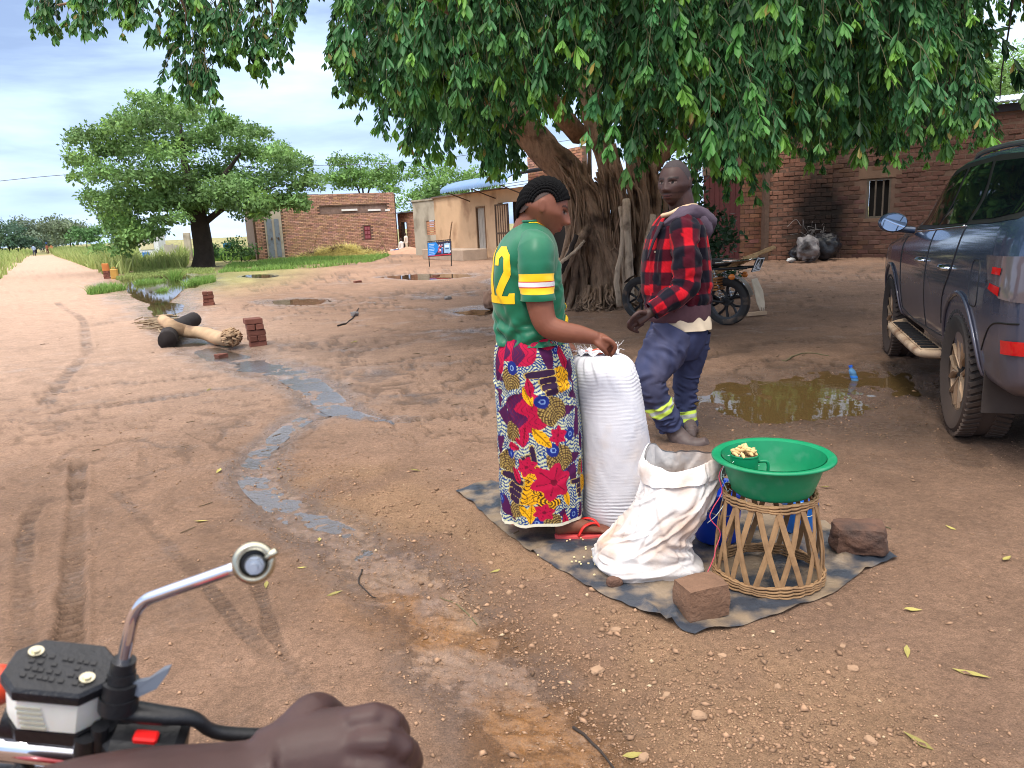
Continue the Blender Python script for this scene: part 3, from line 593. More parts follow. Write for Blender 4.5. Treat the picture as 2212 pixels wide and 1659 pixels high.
# --- small brick wing between it and the plastered shop
WA = at(864, 540, 50)[:2]; WBp = at(913, 540, 46)[:2]; WW = WallF(WA, WBp); b4 = thing('brick_building', 'small low brick outbuilding with a dark open doorway between the two shops', 'building', (WA[0], WA[1], 0))
du0, dz1 = WW.hit(867, 481); du1, _ = WW.hit(877, 481)
brick_wall(WW, 2.35, 2.35, b4, L=.23, H=.072, J=.018, D=.1, col=lin(184, 134, 112), cvar=.14, holes=[(du0, du1, -1, dz1)])
mb = MB(); WW.box(mb, du0 - .05, du1 + .05, 0, dz1, -.5, -.4); mb.build('doorway', M_DARK, b4)
mb = MB(); WW.box(mb, -.1, WW.L + .1, 2.36, 2.42, -3, .15); mb.build('roof', M_IRON, b4)
# --- plastered shop
SA_ = at(898, 540, 40)[:2]; SB_ = at(944, 545, 38.3)[:2]; SE_ = at(1150, 560, 29.5)[:2]; WG = WallF(SA_, SB_); WS = WallF(SB_, SE_)
b5 = thing('plastered_shop', 'tan plastered shop with grey end, plank door and blue curved porch roof', 'building', (SB_[0], SB_[1], 0))
gu0, gz1 = WG.hit(920, 477); gu1, gz0 = WG.hit(947.5 - 6, 507)
mb = MB()
for a, b_, lo, hi in ((0, gu0, -.1, 2.72), (gu1, WG.L, -.1, 2.72), (gu0, gu1, -.1, gz0), (gu0, gu1, gz1, 2.72)): WG.box(mb, a, b_, lo, hi, -.2, 0)
mb.build('wall', M_PLG, b5)
mb = MB(); WG.box(mb, -.05, WG.L + .02, 2.72, 2.80, -.25, .05); mb.build('coping', M_PLG, b5)
mb = MB(); r_ = 0; z = gz0
while z < gz1 - .03:
    u = gu0 - (.1 if r_ % 2 else 0)
    while u < gu1: a, b_ = max(u, gu0), min(u + .2, gu1); u += .215; (b_ - a > .04) and WG.box(mb, a, b_, z, min(z + .07, gz1), -.09, -.03, col=lin(186, 134, 104) * rng.uniform(.85, 1.15))
    z += .085; r_ += 1
mb.build('blocked_window', M_BRKS, b5, kind='stuff')
hS0, hS1 = 2.72, 2.85
ku0, kz1 = WS.hit(1029, 450); ku1, _ = WS.hit(1046, 450); gu0, gz1 = WS.hit(1076, 437); gu1, _ = WS.hit(1128, 440)
mb = MB()
for a, b_, lo in ((0, ku0, -.1), (ku0, ku1, kz1), (ku1, gu0, -.1), (gu0, gu1, 2.25), (gu1, WS.L, -.1)): WS.box(mb, a, b_, lo, 2.78, -.2, 0)
mb.build('wall', M_PLT, b5)
mb = MB(); WS.box(mb, -.05, gu0 + .3, 2.78, 2.84, -.3, .10); mb.build('roof_edge', mat('rusted_roof_edge', lin(116, 92, 80), rough=.7, var=.3, vs=2), b5)
mb = MB(); WS.box(mb, ku0, ku1, 0, kz1, -.10, -.06); d_ = mb.build('door', M_PLANK, b5)
for k in range(5):
    mb = MB(); a = ku0 + .05 + k * (ku1 - ku0 - .1) / 5; WS.box(mb, a + .006, a + (ku1 - ku0 - .1) / 5 - .006, .02, kz1 - .06, -.06, -.04 + rng.normal() * .003); mb.build('plank', M_PLANK, d_)
mb = MB()
for a, b_, lo, hi in ((ku0 - .07, ku0, 0, kz1 + .07), (ku1, ku1 + .07, 0, kz1 + .07), (ku0, ku1, kz1, kz1 + .07)): WS.box(mb, a, b_, lo, hi, -.1, .02)
mb.build('door_frame', M_TIMB, d_)
mb = MB(); WS.box(mb, gu0 - .8, gu1 + 2.0, 0, 2.6, -1.2, -1.1); mb.build('doorway', M_DARK, b5)
gate = MB(); g0, g1 = gu0 - .05, gu0 + (gu1 - gu0) * .55
for a, b_, lo, hi in ((g0, g0 + .06, .1, 2.2), (g1 - .06, g1, .1, 2.2), (g0, g1, .1, .16), (g0, g1, 2.14, 2.2), (g0, g1, 1.0, 1.06)): WS.box(gate, a, b_, lo, hi, .12, .16)
gt = gate.build('security_gate', M_STEEL, b5); mb = MB(); WS.box(mb, g0 + .05, g1 - .05, .12, 2.18, .13, .14); mb.build('gate_sheet', mat('tan_gate_paint', lin(176, 146, 118), rough=.6, var=.15), gt)
for k in range(6): mb = MB(); a = g0 + .1 + k * (g1 - g0 - .2) / 5; WS.box(mb, a - .012, a + .012, .16, 2.14, .142, .165); mb.build('bar', M_STEEL, gt)
# porch roof: curved corrugated sheet, ribs across
pr0, _ = WS.hit(1000, 400); pr1, _ = WS.hit(1150, 380); mb = MB(); n_r = 34; rows = []
for k in range(n_r * 4 + 1):
    u = pr0 + (pr1 - pr0) * k / (n_r * 4); cz = .03 * math.cos(k * PI / 2); rows.append([WS.p(u, 2.9 + .55 * math.sin(t * PI / 2) + cz, 1.15 - 2.6 * (1 - math.cos(t * PI / 2)) ) for t in np.linspace(-.05, 1, 9)])
mb.rings(np.array(rows), closed=False, cap=False); mb.build('porch_roof', M_BLUE, b5, smooth=True)
mb = MB()
for q in (.1, .5, .9): mb.tube([WS.p(pr0 + (pr1 - pr0) * q, 2.45, 0), WS.p(pr0 + (pr1 - pr0) * q, 2.86, 1.1)], .025, 6)
mb.build('bracket', M_STEEL, b5)
WU = WallF(WS.p(pr0 + 3.2, 0, -1.6)[:2], WS.p(pr1 + 1.0, 0, -1.6)[:2]); b6 = thing('brick_building', 'taller brick gable rising behind the blue porch roof', 'building', (WU.A[0], WU.A[1], 0))
brick_wall(WU, 4.1, 4.1, b6, L=.23, H=.085, J=.02, D=.1, col=lin(170, 122, 98), u0=0)
mb = MB(); WS.box(mb, WS.hit(1000, 555)[0], WS.hit(1068, 560)[0] + 1.2, 0, .45, .9, 2.0, bev=.02); st = mb.build('concrete_step', M_CEM); T(st, 'low weathered concrete step in front of the plastered shop', 'step')
# --- far kiosk behind the round tree
kc = at(331, 545, 52); kb = thing('kiosk', 'small white painted kiosk behind the round tree with blue counter', 'kiosk', (kc[0], kc[1], 0))
mb = MB(); mb.box((kc[0], kc[1], .95), (1.35, 1.1, 1.9)); mb.build('wall', mat('kiosk_white_paint', lin(214, 216, 218), rough=.7, var=.15, vs=3), kb)
mb = MB(); mb.box((kc[0], kc[1] - .05, 1.98), (1.6, 1.4, .06)); mb.build('roof', M_IRON, kb)
mb = MB(); mb.box((kc[0] - .1, kc[1] - .57, 1.05), (.9, .04, .45)); mb.build('hatch', mat('cream_hatch', lin(214, 204, 168), rough=.7), kb)
mb = MB(); mb.box((kc[0] - .25, kc[1] - .58, .5), (.45, .05, .3)); mb.build('counter_panel', mat('blue_panel', lin(46, 116, 190), rough=.6), kb)
fc = [at(358, 540, 50), at(384, 540, 50)]
for i, P in enumerate(np.linspace(fc[0], fc[1], 6)):
    mb = MB(); mb.box((P[0], P[1], .55), (.16, .03, 1.1 + .1 * rng.normal()), rz=.1 * rng.normal()); o = mb.build('fence_board', M_PLANK); T(o, 'grey upright fence board beside the white kiosk', 'board', 'fence boards beside the white kiosk')
for q, (x_, w_) in enumerate(((404, .22), (411, .22))):
    P = at(x_, 540, 50); mb = MB(); mb.box((P[0], P[1], .9), (w_, .2, 1.8), bev=.02); o = mb.build('gate_pillar', M_PLG); T(o, 'pale cement gate pillar behind the round tree trunk', 'pillar', 'gate pillars behind the round tree')
# --- wires
def wire(pts, r, label):
    P = smooth_path([at(*q) for q in pts], 40); mb = MB(); mb.tube(P, r, 6); o = mb.build('power_line', mat('wire_' + label[:12], lin(60, 62, 70), rough=.6)); T(o, label, 'wire')
wire([(-300, 424, 40), (0, 391, 42), (150, 377, 43), (400, 362, 45), (700, 357, 47), (890, 350, 48), (1000, 336, 48), (1250, 300, 48)], .016, 'long single power line sagging behind the round tree')
for q, (ya, yb) in enumerate(((433, 411), (438, 417))): wire([(820, ya + 8, 52), (900, ya, 50), (1010, yb, 44), (1200, yb - 30, 38)], .016, ['upper', 'lower'][q] + ' of two thin service lines above the small brick outbuilding')
# ------------------------------------------------------------------ vegetation
def leaf_mat(name, tr=.34, rough=.45, rnd=0.0, attr=True, col=(.05, .13, .04)): return mat(name, col, rough=rough, spec=.35, var=.12, vs=3, attr=attr, trans=tr, rnd=rnd)
M_LEAF = leaf_mat('fig_leaf'); M_LEAF1 = leaf_mat('fig_leaf_single', attr=False, rnd=.35, col=(.085, .26, .055)); M_FAR = leaf_mat('far_foliage', tr=.3, rough=.6)
M_BARK = mat('fig_bark', lin(156, 130, 108), rough=.95, var=.35, vs=7, bump=.8, bs=22, stretch=(3, 3, .7), bdist=.03, dirt=lin(78, 62, 52), ds=3, dthr=(.50, .68))
M_BARKD = mat('dark_bark', lin(52, 44, 40), rough=.95, var=.3, vs=5, bump=.8, bs=12, bdist=.04)
M_TWIG = mat('twig_bark', lin(96, 92, 66), rough=.9, var=.2)
M_POLE = mat('cut_pole_wood', lin(184, 164, 142), rough=.9, var=.25, vs=5, stretch=(5, 5, .8), bump=.3, bs=20, dirt=lin(84, 68, 56), ds=6, dthr=(.52, .75))
def unit(v): return v / (np.linalg.norm(v, axis=-1, keepdims=True) + 1e-9)
def leaves_VQ(P, D, Nn, Ln, Wd, hexa=True, fold=.18):
    """leaf blades: base P, direction D, face normal Nn, length, width"""
    D = unit(D); B = unit(np.cross(D, Nn)); Nn = np.cross(B, D); l = Ln[:, None]; w = Wd[:, None]; n = len(P)
    if hexa:
        f = fold * w * Nn; dr = -.10 * l * Nn
        V = np.stack([P, P + D * l * .42 + B * w * .34 + f, P + D * l * .78 + B * w * .5 + f + dr * .6, P + D * l + dr, P + D * l * .78 - B * w * .5 + f + dr * .6, P + D * l * .42 - B * w * .34 + f], 1).reshape(-1, 3)
        i = np.arange(n)[:, None] * 6; Q = np.concatenate([i + [0, 1, 2, 3], i + [0, 3, 4, 5]], 1).reshape(-1, 4); return V, Q, 6
    V = np.stack([P, P + D * l * .55 + B * w * .5, P + D * l, P + D * l * .55 - B * w * .5], 1).reshape(-1, 3)
    return V, np.arange(n * 4).reshape(-1, 4), 4
# ---- the big fig: drooping leafy shoots
FIG = np.array([*gnd(1300, 660)[:2], 0.0])
FIG_LOW = np.array([(690, -60), (722, 0), (748, 70), (780, 190), (830, 300), (862, 280), (900, 385), (950, 345), (1000, 318), (1050, 385), (1110, 400), (1150, 282), (1230, 268), (1290, 300), (1345, 405), (1392, 372), (1440, 310), (1500, 372), (1560, 425), (1612, 440), (1660, 372), (1706, 330), (1758, 378), (1800, 340), (1850, 322), (1905, 372), (1960, 325), (2000, 372), (2060, 325), (2118, 350), (2132, 318), (2092, 205), (2050, 100), (2036, 0), (2036, -200)])
def fig_low(px): return np.interp(px, FIG_LOW[:31, 0], FIG_LOW[:31, 1], left=-999, right=-999)
def projn(P):
    v = P - EYEP; z = v @ _F; return IW / 2 + FPX * (v @ _R) / z, IH / 2 - FPX * (v @ _U) / z, z
def fig_shoots(n, c, rad, seed, frame=True):
    g = np.random.default_rng(seed); P = []
    while len(P) < n:
        an = g.uniform(0, 2 * PI, 4000); rr = np.sqrt(g.uniform(.02, 1, 4000)); S = np.column_stack([c[0] + np.cos(an) * rr * rad[0], c[1] + np.sin(an) * rr * rad[1], 1.9 + 3.9 * g.random(4000) ** 1.2])
        L = g.uniform(.35, .95, 4000); hx, hy, hz = projn(S - np.array([0, 0, 1]) * L[:, None])
        sag = .82 + .2 * vn(S[:, 0] * 1.1, S[:, 1] * .7, s=5)
        ok = (S[:, 2] > 1.9) & (hz > 2.2)
        ok &= (fbm(S[:, 0] * .85, S[:, 1] * .85, S[:, 2] * .42, s=15, o=2) > .02 - .25 * g.random(4000)); lim = fig_low(hx); lo = (S[:, 2] - L) > 1.55
        inview = (hx > -50) & (hx < IW + 400) & (hy > -200)
        # the hanging skirt: shoots end above the drooping hem (hem height in metres at this distance)
        ok &= np.where(inview, hy < lim - 14 * g.random(4000) ** 2 * 6, True) & lo
        ok &= ~((hx < 690) & (hy > -60)) & ~((hx > 2140) & (hy > -40))
        edge = np.interp(hy, [-100, 0, 100, 205, 318, 340], [2036, 2036, 2050, 2092, 2132, 2120]) ; ok &= ~((hx > edge) & (hy > -60))
        edgeL = np.interp(hy, [-60, 0, 70, 190, 300], [690, 722, 748, 780, 830]); ok &= ~((hx < edgeL) & (hy > -60))
        P += [(S[i], L[i]) for i in np.where(ok)[0]]
    return P[:n]
def grow_shoots(shoots, seed, leaf=(.122, .034), step=.036, sparse=1.0):
    g = np.random.default_rng(seed); P = []; D = []; Nn = []; Ln = []; Wd = []; C = []; tw = MB(); sid = []
    axis = np.array([FIG[0], FIG[1]])
    for k, (S, L) in enumerate(shoots):
        out_ = np.array([S[0] - axis[0], S[1] - axis[1], 0]); out_ = out_ / (np.linalg.norm(out_) + 1e-6); a = g.uniform(0, 2 * PI); side = np.array([math.cos(a), math.sin(a), 0])
        d0 = unit(out_ * .5 + side * .5 + np.array([0, 0, -.55])); t = np.linspace(0, 1, 7)[:, None]
        path = S + d0 * L * .55 * t + np.array([0, 0, -1]) * L * .55 * t ** 2
        tw.tube(path, np.linspace(.0045, .0018, 7), 3, cap=False)
        nw = 2 + int(L / .21); wp_ = np.sort(np.append(g.uniform(.25, .95, nw), 1.0)); m = int((nw + 1) * 8 * sparse); u = np.clip(wp_[g.integers(0, nw + 1, m)] - np.abs(g.normal(size=m)) * .035, .05, 1); u[-9:] = 1.0 - g.random(9) * .05
        ip = np.clip((u * 6).astype(int), 0, 5); fr = (u * 6 - ip)[:, None]; B = path[ip] * (1 - fr) + path[ip + 1] * fr; tan = unit(path[ip + 1] - path[ip])
        az = g.uniform(0, 2 * PI, m); r1 = unit(np.cross(tan, np.array([.3, .5, 1.0]))); r2 = np.cross(tan, r1); rad = r1 * np.cos(az)[:, None] + r2 * np.sin(az)[:, None]
        dd = unit(tan * .7 + rad * .62 + np.array([0, 0, -.5]) + g.normal(size=(m, 3)) * .18); nn = unit(rad * .4 + np.array([0, 0, .7]) + g.normal(size=(m, 3)) * .28 + np.array([0, -.35, 0]))
        young = g.random() < .24; base = np.array([.064, .200, .070]) * (1 + .32 * g.normal()); base = np.clip(base, .012, 1)
        c = np.repeat(base[None], m, 0) * (1 + .18 * g.normal(size=(m, 1)))
        tipm = sst(.80 if young else .93, 1.0, u)[:, None] * (1.0 if young else .45); c = c + (np.array([.24, .50, .07]) - c) * tipm * .85
        P.append(B); D.append(dd); Nn.append(nn); sf = g.uniform(.62, 1.3); Ln.append(sf * leaf[0] * g.uniform(.6, 1.35, m)); Wd.append(sf * leaf[1] * g.uniform(.75, 1.3, m)); c[g.random(m) < .012] = (.30, .24, .06); C.append(np.clip(c, .008, 1)); sid += [k] * m
    return np.vstack(P), np.vstack(D), np.vstack(Nn), np.concatenate(Ln), np.concatenate(Wd), np.vstack(C), tw
fig = thing('fig_tree', 'huge spreading fig tree with rope-like roots and drooping glossy leaves', 'tree', FIG)
FC = np.array([FIG[0] + 1.0, FIG[1] - .6, 5.0])
s1 = fig_shoots(5200, FC, np.array([7.2, 5.6, 3.6]), 11)
P, D, Nn, Ln, Wd, C, tw = grow_shoots(s1, 12)
pxs = projn(P + D * Ln[:, None]); vis = (pxs[0] > 20) & (pxs[0] < IW - 20) & (pxs[1] > 10) & (pxs[1] < 460)
dist = np.linalg.norm(P - EYEP, axis=1); order = np.argsort(np.where(vis, dist, 99)); single = order[:260]
rest = np.setdiff1d(np.arange(len(P)), single)
V, Q, k = leaves_VQ(P[rest], D[rest], Nn[rest], Ln[rest], Wd[rest]); crown = obj('crown', fast_mesh('crown', V, Q, np.repeat(C[rest], k, 0)), M_LEAF, fig, 'stuff')
tw.build('twigs', M_TWIG, fig, kind='stuff')
def unit_leaf():
    v, q, _ = leaves_VQ(np.zeros((1, 3)), np.array([[0, 1., 0]]), np.array([[0, 0, 1.]]), np.array([1.0]), np.array([.32])); me = fast_mesh('leaf', v, q); me.materials.append(M_LEAF1); return me
LEAFM = unit_leaf()
def place_leaves(idx, parent, P, D, Nn, Ln):
    for i in idx:
        d = unit(D[i]); b = unit(np.cross(d, Nn[i])); nn = np.cross(b, d); s_ = Ln[i]; o = bpy.data.objects.new('leaf', LEAFM); COL.objects.link(o); o.parent = parent; p = P[i] - np.array(parent.location)
        o.matrix_basis = Matrix(((b[0] * s_, d[0] * s_, nn[0] * s_, p[0]), (b[1] * s_, d[1] * s_, nn[1] * s_, p[1]), (b[2] * s_, d[2] * s_, nn[2] * s_, p[2]), (0, 0, 0, 1)))
place_leaves(single, fig, P, D, Nn, Ln)
# upper and inner crown: bigger loose leaf masses that close the canopy overhead
g4 = np.random.default_rng(44); n = 24000; q = unit(g4.normal(size=(n, 3))) * (g4.uniform(.1, 1, (n, 1)) ** .4); S = FC + np.array([1.4, .9, 1.6]) + q * np.array([9.2, 7.4, 4.2])
hx, hy, hz = projn(S); keep = (S[:, 2] > 2.6) & (hz > 1) & ((hy < -40) | (hy < fig_low(hx) - 90)); S = S[keep]; n = len(S)
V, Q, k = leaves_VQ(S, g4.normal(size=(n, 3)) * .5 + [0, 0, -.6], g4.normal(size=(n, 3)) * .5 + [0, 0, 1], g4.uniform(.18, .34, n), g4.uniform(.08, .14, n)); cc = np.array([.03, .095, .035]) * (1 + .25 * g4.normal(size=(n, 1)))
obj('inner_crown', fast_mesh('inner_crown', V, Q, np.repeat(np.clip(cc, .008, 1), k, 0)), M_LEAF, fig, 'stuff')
# bough reaching over the road, top left (same tree, nearer and seen against the sky)
def bough(clumps, Y, seed, n_per, leafsz):
    g = np.random.default_rng(seed); sh = []
    for (x, y, rx, ry, dy) in clumps:
        for i in range(n_per):
            a = g.uniform(0, 2 * PI); r = math.sqrt(g.random()); p = at(x + r * rx * math.cos(a), y + r * ry * math.sin(a), Y + dy + g.normal() * .35); sh.append((p + [0, 0, .15], g.uniform(.18, .42)))
    return grow_shoots(sh, seed + 1, leaf=leafsz, step=.030)
BC = [(110, 22, 40, 16, 0), (200, 8, 40, 18, 0), (270, -10, 50, 35, 0), (330, -15, 55, 45, .2), (400, 0, 50, 70, 0), (440, 60, 55, 60, 0), (470, 20, 60, 60, .4), (410, 150, 35, 35, 0), (450, 165, 30, 30, 0), (540, -5, 50, 60, .2), (560, 90, 45, 40, 0), (595, 100, 35, 25, 0), (600, -10, 60, 40, .2), (650, 2, 35, 20, 0), (500, 60, 30, 60, 0), (400, -80, 260, 60, .6), (350, -170, 300, 60, .9), (740, 90, 14, 20, .3), (770, 150, 20, 26, .3)]
P2, D2, N2, L2, W2_, C2, tw2 = bough(BC, 7.6, 21, 17, (.085, .030))
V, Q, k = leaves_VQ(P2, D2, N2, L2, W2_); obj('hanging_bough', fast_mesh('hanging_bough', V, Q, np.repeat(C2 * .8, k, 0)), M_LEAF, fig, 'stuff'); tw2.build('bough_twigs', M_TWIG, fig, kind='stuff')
mb = MB(); lim = [FIG + [-.3, -.2, 2.7], FIG + [-1.6, -1.5, 3.9], at(760, -120, 8.6), at(560, -90, 7.8), at(430, -30, 7.6), at(300, -20, 7.5), at(120, 12, 7.5)]
mb.tube(smooth_path(lim, 40), np.linspace(.16, .008, 40), 7)
for a_, b_ in (((560, -90), (590, 80)), ((430, -30), (440, 130)), ((470, -60), (480, 70)), ((380, -20), (400, 60)), ((560, -60), (650, 5))): mb.tube(smooth_path([at(*a_, 7.65), at((a_[0] + b_[0]) / 2 + 10, (a_[1] + b_[1]) / 2, 7.6), at(*b_, 7.55)], 9), np.linspace(.016, .004, 9), 5)
mb.build('bough_limb', M_BARK, fig, smooth=True)
# long bare hanging twigs at the right edge of the crown
mb = MB(); mb.tube(smooth_path([at(2080, -20, 9), at(2076, 60, 9), at(2060, 130, 9), at(2045, 200, 9)], 16), np.linspace(.014, .008, 16), 5)
pp = smooth_path([at(2190, -20, 8.6), at(2180, 60, 8.6), at(2165, 150, 8.6), at(2160, 215, 8.6)], 16); mb.tube(pp, np.linspace(.012, .006, 16), 5)
for i in (5, 8, 10): mb.tube([pp[i], pp[i] + [-.09, 0, .02]], .004, 4)
mb.tube(smooth_path([FIG + [.8, .5, 3.3], at(1800, -80, 11), at(2080, -20, 9), at(2190, -20, 8.6)], 20), np.linspace(.10, .014, 20), 6); mb.build('bare_twigs', M_BARKD, fig, smooth=True)
P3, D3, N3, L3, W3_, C3, tw3 = bough([(2090, 10, 40, 20, 0), (2085, 60, 24, 16, 0), (2110, 75, 30, 12, 0), (2170, 8, 40, 12, 0), (2060, 90, 20, 30, 0)], 8.8, 31, 8, (.085, .03))
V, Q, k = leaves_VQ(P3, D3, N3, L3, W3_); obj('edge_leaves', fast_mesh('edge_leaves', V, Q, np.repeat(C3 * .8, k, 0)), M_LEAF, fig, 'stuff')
# trunk: a leaning core wrapped in fused rope roots
def fp(x, y, Y): return at(x, y, Y)
mb = MB(); Y0 = FIG[1]
def limb(pts, radii, seg=14, n=28, wob=.02, seed=0):
    p = smooth_path(pts, n); r = np.interp(np.linspace(0, 1, n), np.linspace(0, 1, len(radii)), radii); R = tube_rings(p, r, seg)
    d = R - p[:, None]; nz = 1 + .22 * fbm(R[..., 0] * 5, R[..., 1] * 5, R[..., 2] * 1.6, s=seed) ; mb.rings(p[:, None] + d * nz[..., None])
limb([fp(1320, 668, Y0), fp(1305, 580, Y0), fp(1270, 470, Y0), fp(1235, 390, Y0), fp(1175, 320, Y0), fp(1115, 262, Y0 - .1), fp(1010, 190, Y0 - .3), fp(880, 90, Y0 - .8)], [.42, .30, .27, .25, .25, .21, .15, .08], 20, 50, seed=1)
limb([fp(1395, 660, Y0 + .35), fp(1385, 560, Y0 + .35), fp(1380, 440, Y0 + .3), fp(1385, 330, Y0 + .3), fp(1400, 200, Y0 + .2), fp(1420, 20, Y0)], [.34, .24, .21, .2, .2, .16], 16, 40, seed=2)
limb([fp(1385, 380, Y0 + .3), fp(1500, 260, Y0 + .4), fp(1680, 150, Y0 + .3), fp(1880, 60, Y0)], [.17, .15, .11, .06], 12, 30, seed=3)
limb([fp(1330, 400, Y0 + .6), fp(1280, 250, Y0 + .8), fp(1260, 60, Y0 + 1), fp(1250, -150, Y0 + 1)], [.2, .18, .15, .1], 12, 30, seed=4)
limb([fp(1290, 470, Y0 - .15), fp(1250, 520, Y0 - .35), fp(1222, 575, Y0 - .5), fp(1200, 640, Y0 - .6)], [.10, .09, .08, .07], 10, 24, seed=5)
limb([fp(1440, 650, Y0 + .6), fp(1450, 520, Y0 + .6), fp(1470, 430, Y0 + .6), fp(1520, 330, Y0 + .6)], [.09, .08, .07, .05], 10, 24, seed=6)
gr = np.random.default_rng(5)
core = smooth_path([fp(1320, 668, Y0), fp(1305, 580, Y0), fp(1270, 470, Y0), fp(1235, 390, Y0), fp(1175, 320, Y0), fp(1130, 280, Y0)], 30)
for k in range(64):                     # rope roots
    a = gr.uniform(-PI * 1.02, PI * .15) if k < 54 else gr.uniform(0, 2 * PI); a0 = a; top = gr.integers(8, 29); n = 20; sp = gr.uniform(.34, .66)
    pts = []
    for i in range(n):
        t = i / (n - 1); z_i = t * top; b = core[int(z_i)] * (1 - z_i % 1) + core[min(29, int(z_i) + 1)] * (z_i % 1)
        rr = np.interp(t, [0, .12, .3, 1], [sp + .12, sp * .72, .31, .235]) ; a = a0 + t * gr.normal() * .05 + .35 * math.sin(t * 3 + k) * .4
        pts.append(b + np.array([math.cos(a) * rr * (1.15 if t < .3 else 1), math.sin(a) * rr, 0]) + gr.normal(size=3) * .014)
    pts[0][2] = -.03; p = smooth_path(pts, 34); r0 = gr.uniform(.034, .078) if k % 2 else gr.uniform(.016, .035); mb.tube(p, r0 * np.interp(np.linspace(0, 1, 34), [0, .1, .5, 1], [.75, 1.0, .9, .5]), 7)
for k in range(95):                     # tangle of surface roots at the foot
    a = gr.uniform(-PI * 1.05, PI * .1); r0 = gr.uniform(.32, .5); r1 = r0 + gr.uniform(.15, .55); c = FIG + np.array([.05, 0, 0]); n = 8; pts = []
    for i in range(n):
        t = i / (n - 1); rr = r0 + (r1 - r0) * t; aa = a + t * gr.normal() * .12; pts.append(c + np.array([math.cos(aa) * rr * 1.15, math.sin(aa) * rr, max(-.015, .34 * (1 - t) ** 1.6 * gr.uniform(.7, 1.2) - .012)]) + gr.normal(size=3) * .012)
    mb.tube(smooth_path(pts, 16), np.linspace(gr.uniform(.014, .032), .006, 16), 6)
for k in range(34):                     # curtain of pillar roots fusing the two stems
    x = 1285 + 150 * k / 33 + gr.normal() * 4; Yk = Y0 + gr.uniform(-.30, .22); tp = gr.uniform(300, 420); pts = [at(x + gr.normal() * 6 + 4, 668, Yk - .05), at(x + gr.normal() * 7, 600, Yk), at(x + gr.normal() * 9 - 4, 510, Yk), at(x + gr.normal() * 9 - 10, 430, Yk + .05), at(x + gr.normal() * 8 - 22, tp, Yk + .1)]
    pts[0][2] = -.04; limb(pts, list(np.array([1.5, 1.0, .9, .9, .8]) * gr.uniform(.035, .07)), 9, 26, seed=20 + k)
for k in range(20):                     # buttress roots flaring out to the left of the stem
    x = 1165 + 110 * k / 19 + gr.normal() * 5; Yk = Y0 - gr.uniform(.1, .45); pts = [at(x, 660, Yk), at(x + 14 + gr.normal() * 6, 625, Yk + .03), at(x + .45 * (1255 - x) + 8, 560 + gr.normal() * 8, Yk + .06), at(1240 + gr.normal() * 14 + (x - 1165) * .2, 480, Yk + .1), at(1225 + gr.normal() * 14 + (x - 1165) * .2, gr.uniform(380, 430), Yk + .15)]
    pts[0][2] = -.04; limb(pts, list(np.array([1.2, 1.0, 1.0, .9, .7]) * gr.uniform(.03, .06)), 9, 28, seed=60 + k)
for k in range(26):                     # aerial strands
    x = gr.uniform(1240, 1400); yb = gr.uniform(480, 640); Yk = Y0 - gr.uniform(.25, .42); pts = [fp(x + gr.normal() * 6 - 30, 330 + gr.uniform(0, 60), Yk), fp(x + gr.normal() * 8 - 8, 430, Yk), fp(x + gr.normal() * 8, 520, Yk), fp(x + gr.normal() * 10, yb, Yk)]
    mb.tube(smooth_path(pts, 18), np.linspace(.02, .008, 18), 5)
mb.build('trunk', M_BARK, fig, smooth=True)
# cut poles propped against the trunk, each one a thing
def pole(pts, r, label, m=M_POLE, taper=.8):
    p = smooth_path(pts, 18); p[:, :] += gr.normal(size=p.shape) * .004; mb = MB(); R = tube_rings(p, np.linspace(r, r * taper, 18), 10); R = p[:, None] + (R - p[:, None]) * (1 + .12 * vn(R[..., 0] * 9, R[..., 1] * 9, R[..., 2] * 4, s=int(r * 1e4)))[..., None]
    mb.rings(R); o = mb.build('wooden_pole', m, smooth=True); T(o, label, 'pole'); return o
def fz(x, y, Y): p = at(x, y, Y); return p
Yp = Y0 - .80
pole([at(1363, 654, Yp), at(1358, 560, Yp + .05), at(1354, 480, Yp + .15), at(1352, 432, Yp + .25)], .068, 'thick straight pale pole standing upright against the fig trunk', taper=.9)
pole([at(1338, 662, Yp), at(1332, 600, Yp), at(1345, 520, Yp + .1), at(1340, 446, Yp + .25)], .045, 'crooked slender pole beside the thick straight pale pole')
pole([at(1350, 652, Yp + .2), at(1347, 560, Yp + .2), at(1346, 480, Yp + .3)], .034, 'thin grey pole tucked between the crooked and the straight pole')
pole([at(1375, 655, Yp + .25), at(1385, 600, Yp + .2), at(1395, 540, Yp + .2), at(1412, 465, Yp + .25)], .06, 'leaning pale forked pole behind the man in the plaid jacket')
pole([at(1205, 572, Yp), at(1240, 545, Yp + .1), at(1262, 520, Yp + .2)], .03, 'short thin stick leaning from the roots near the woman\'s chin')
pole([at(1210, 590, Yp + .1), at(1225, 560, Yp + .1), at(1245, 508, Yp + .25)], .045, 'short dark pole leaning at the left of the fig roots', M_BARKD)
pole([at(1405, 610, Yp + .5), at(1420, 560, Yp + .5), at(1446, 500, Yp + .5), at(1490, 425, Yp + .5)], .04, 'dark slanting pole behind the man\'s shoulder', M_BARKD)
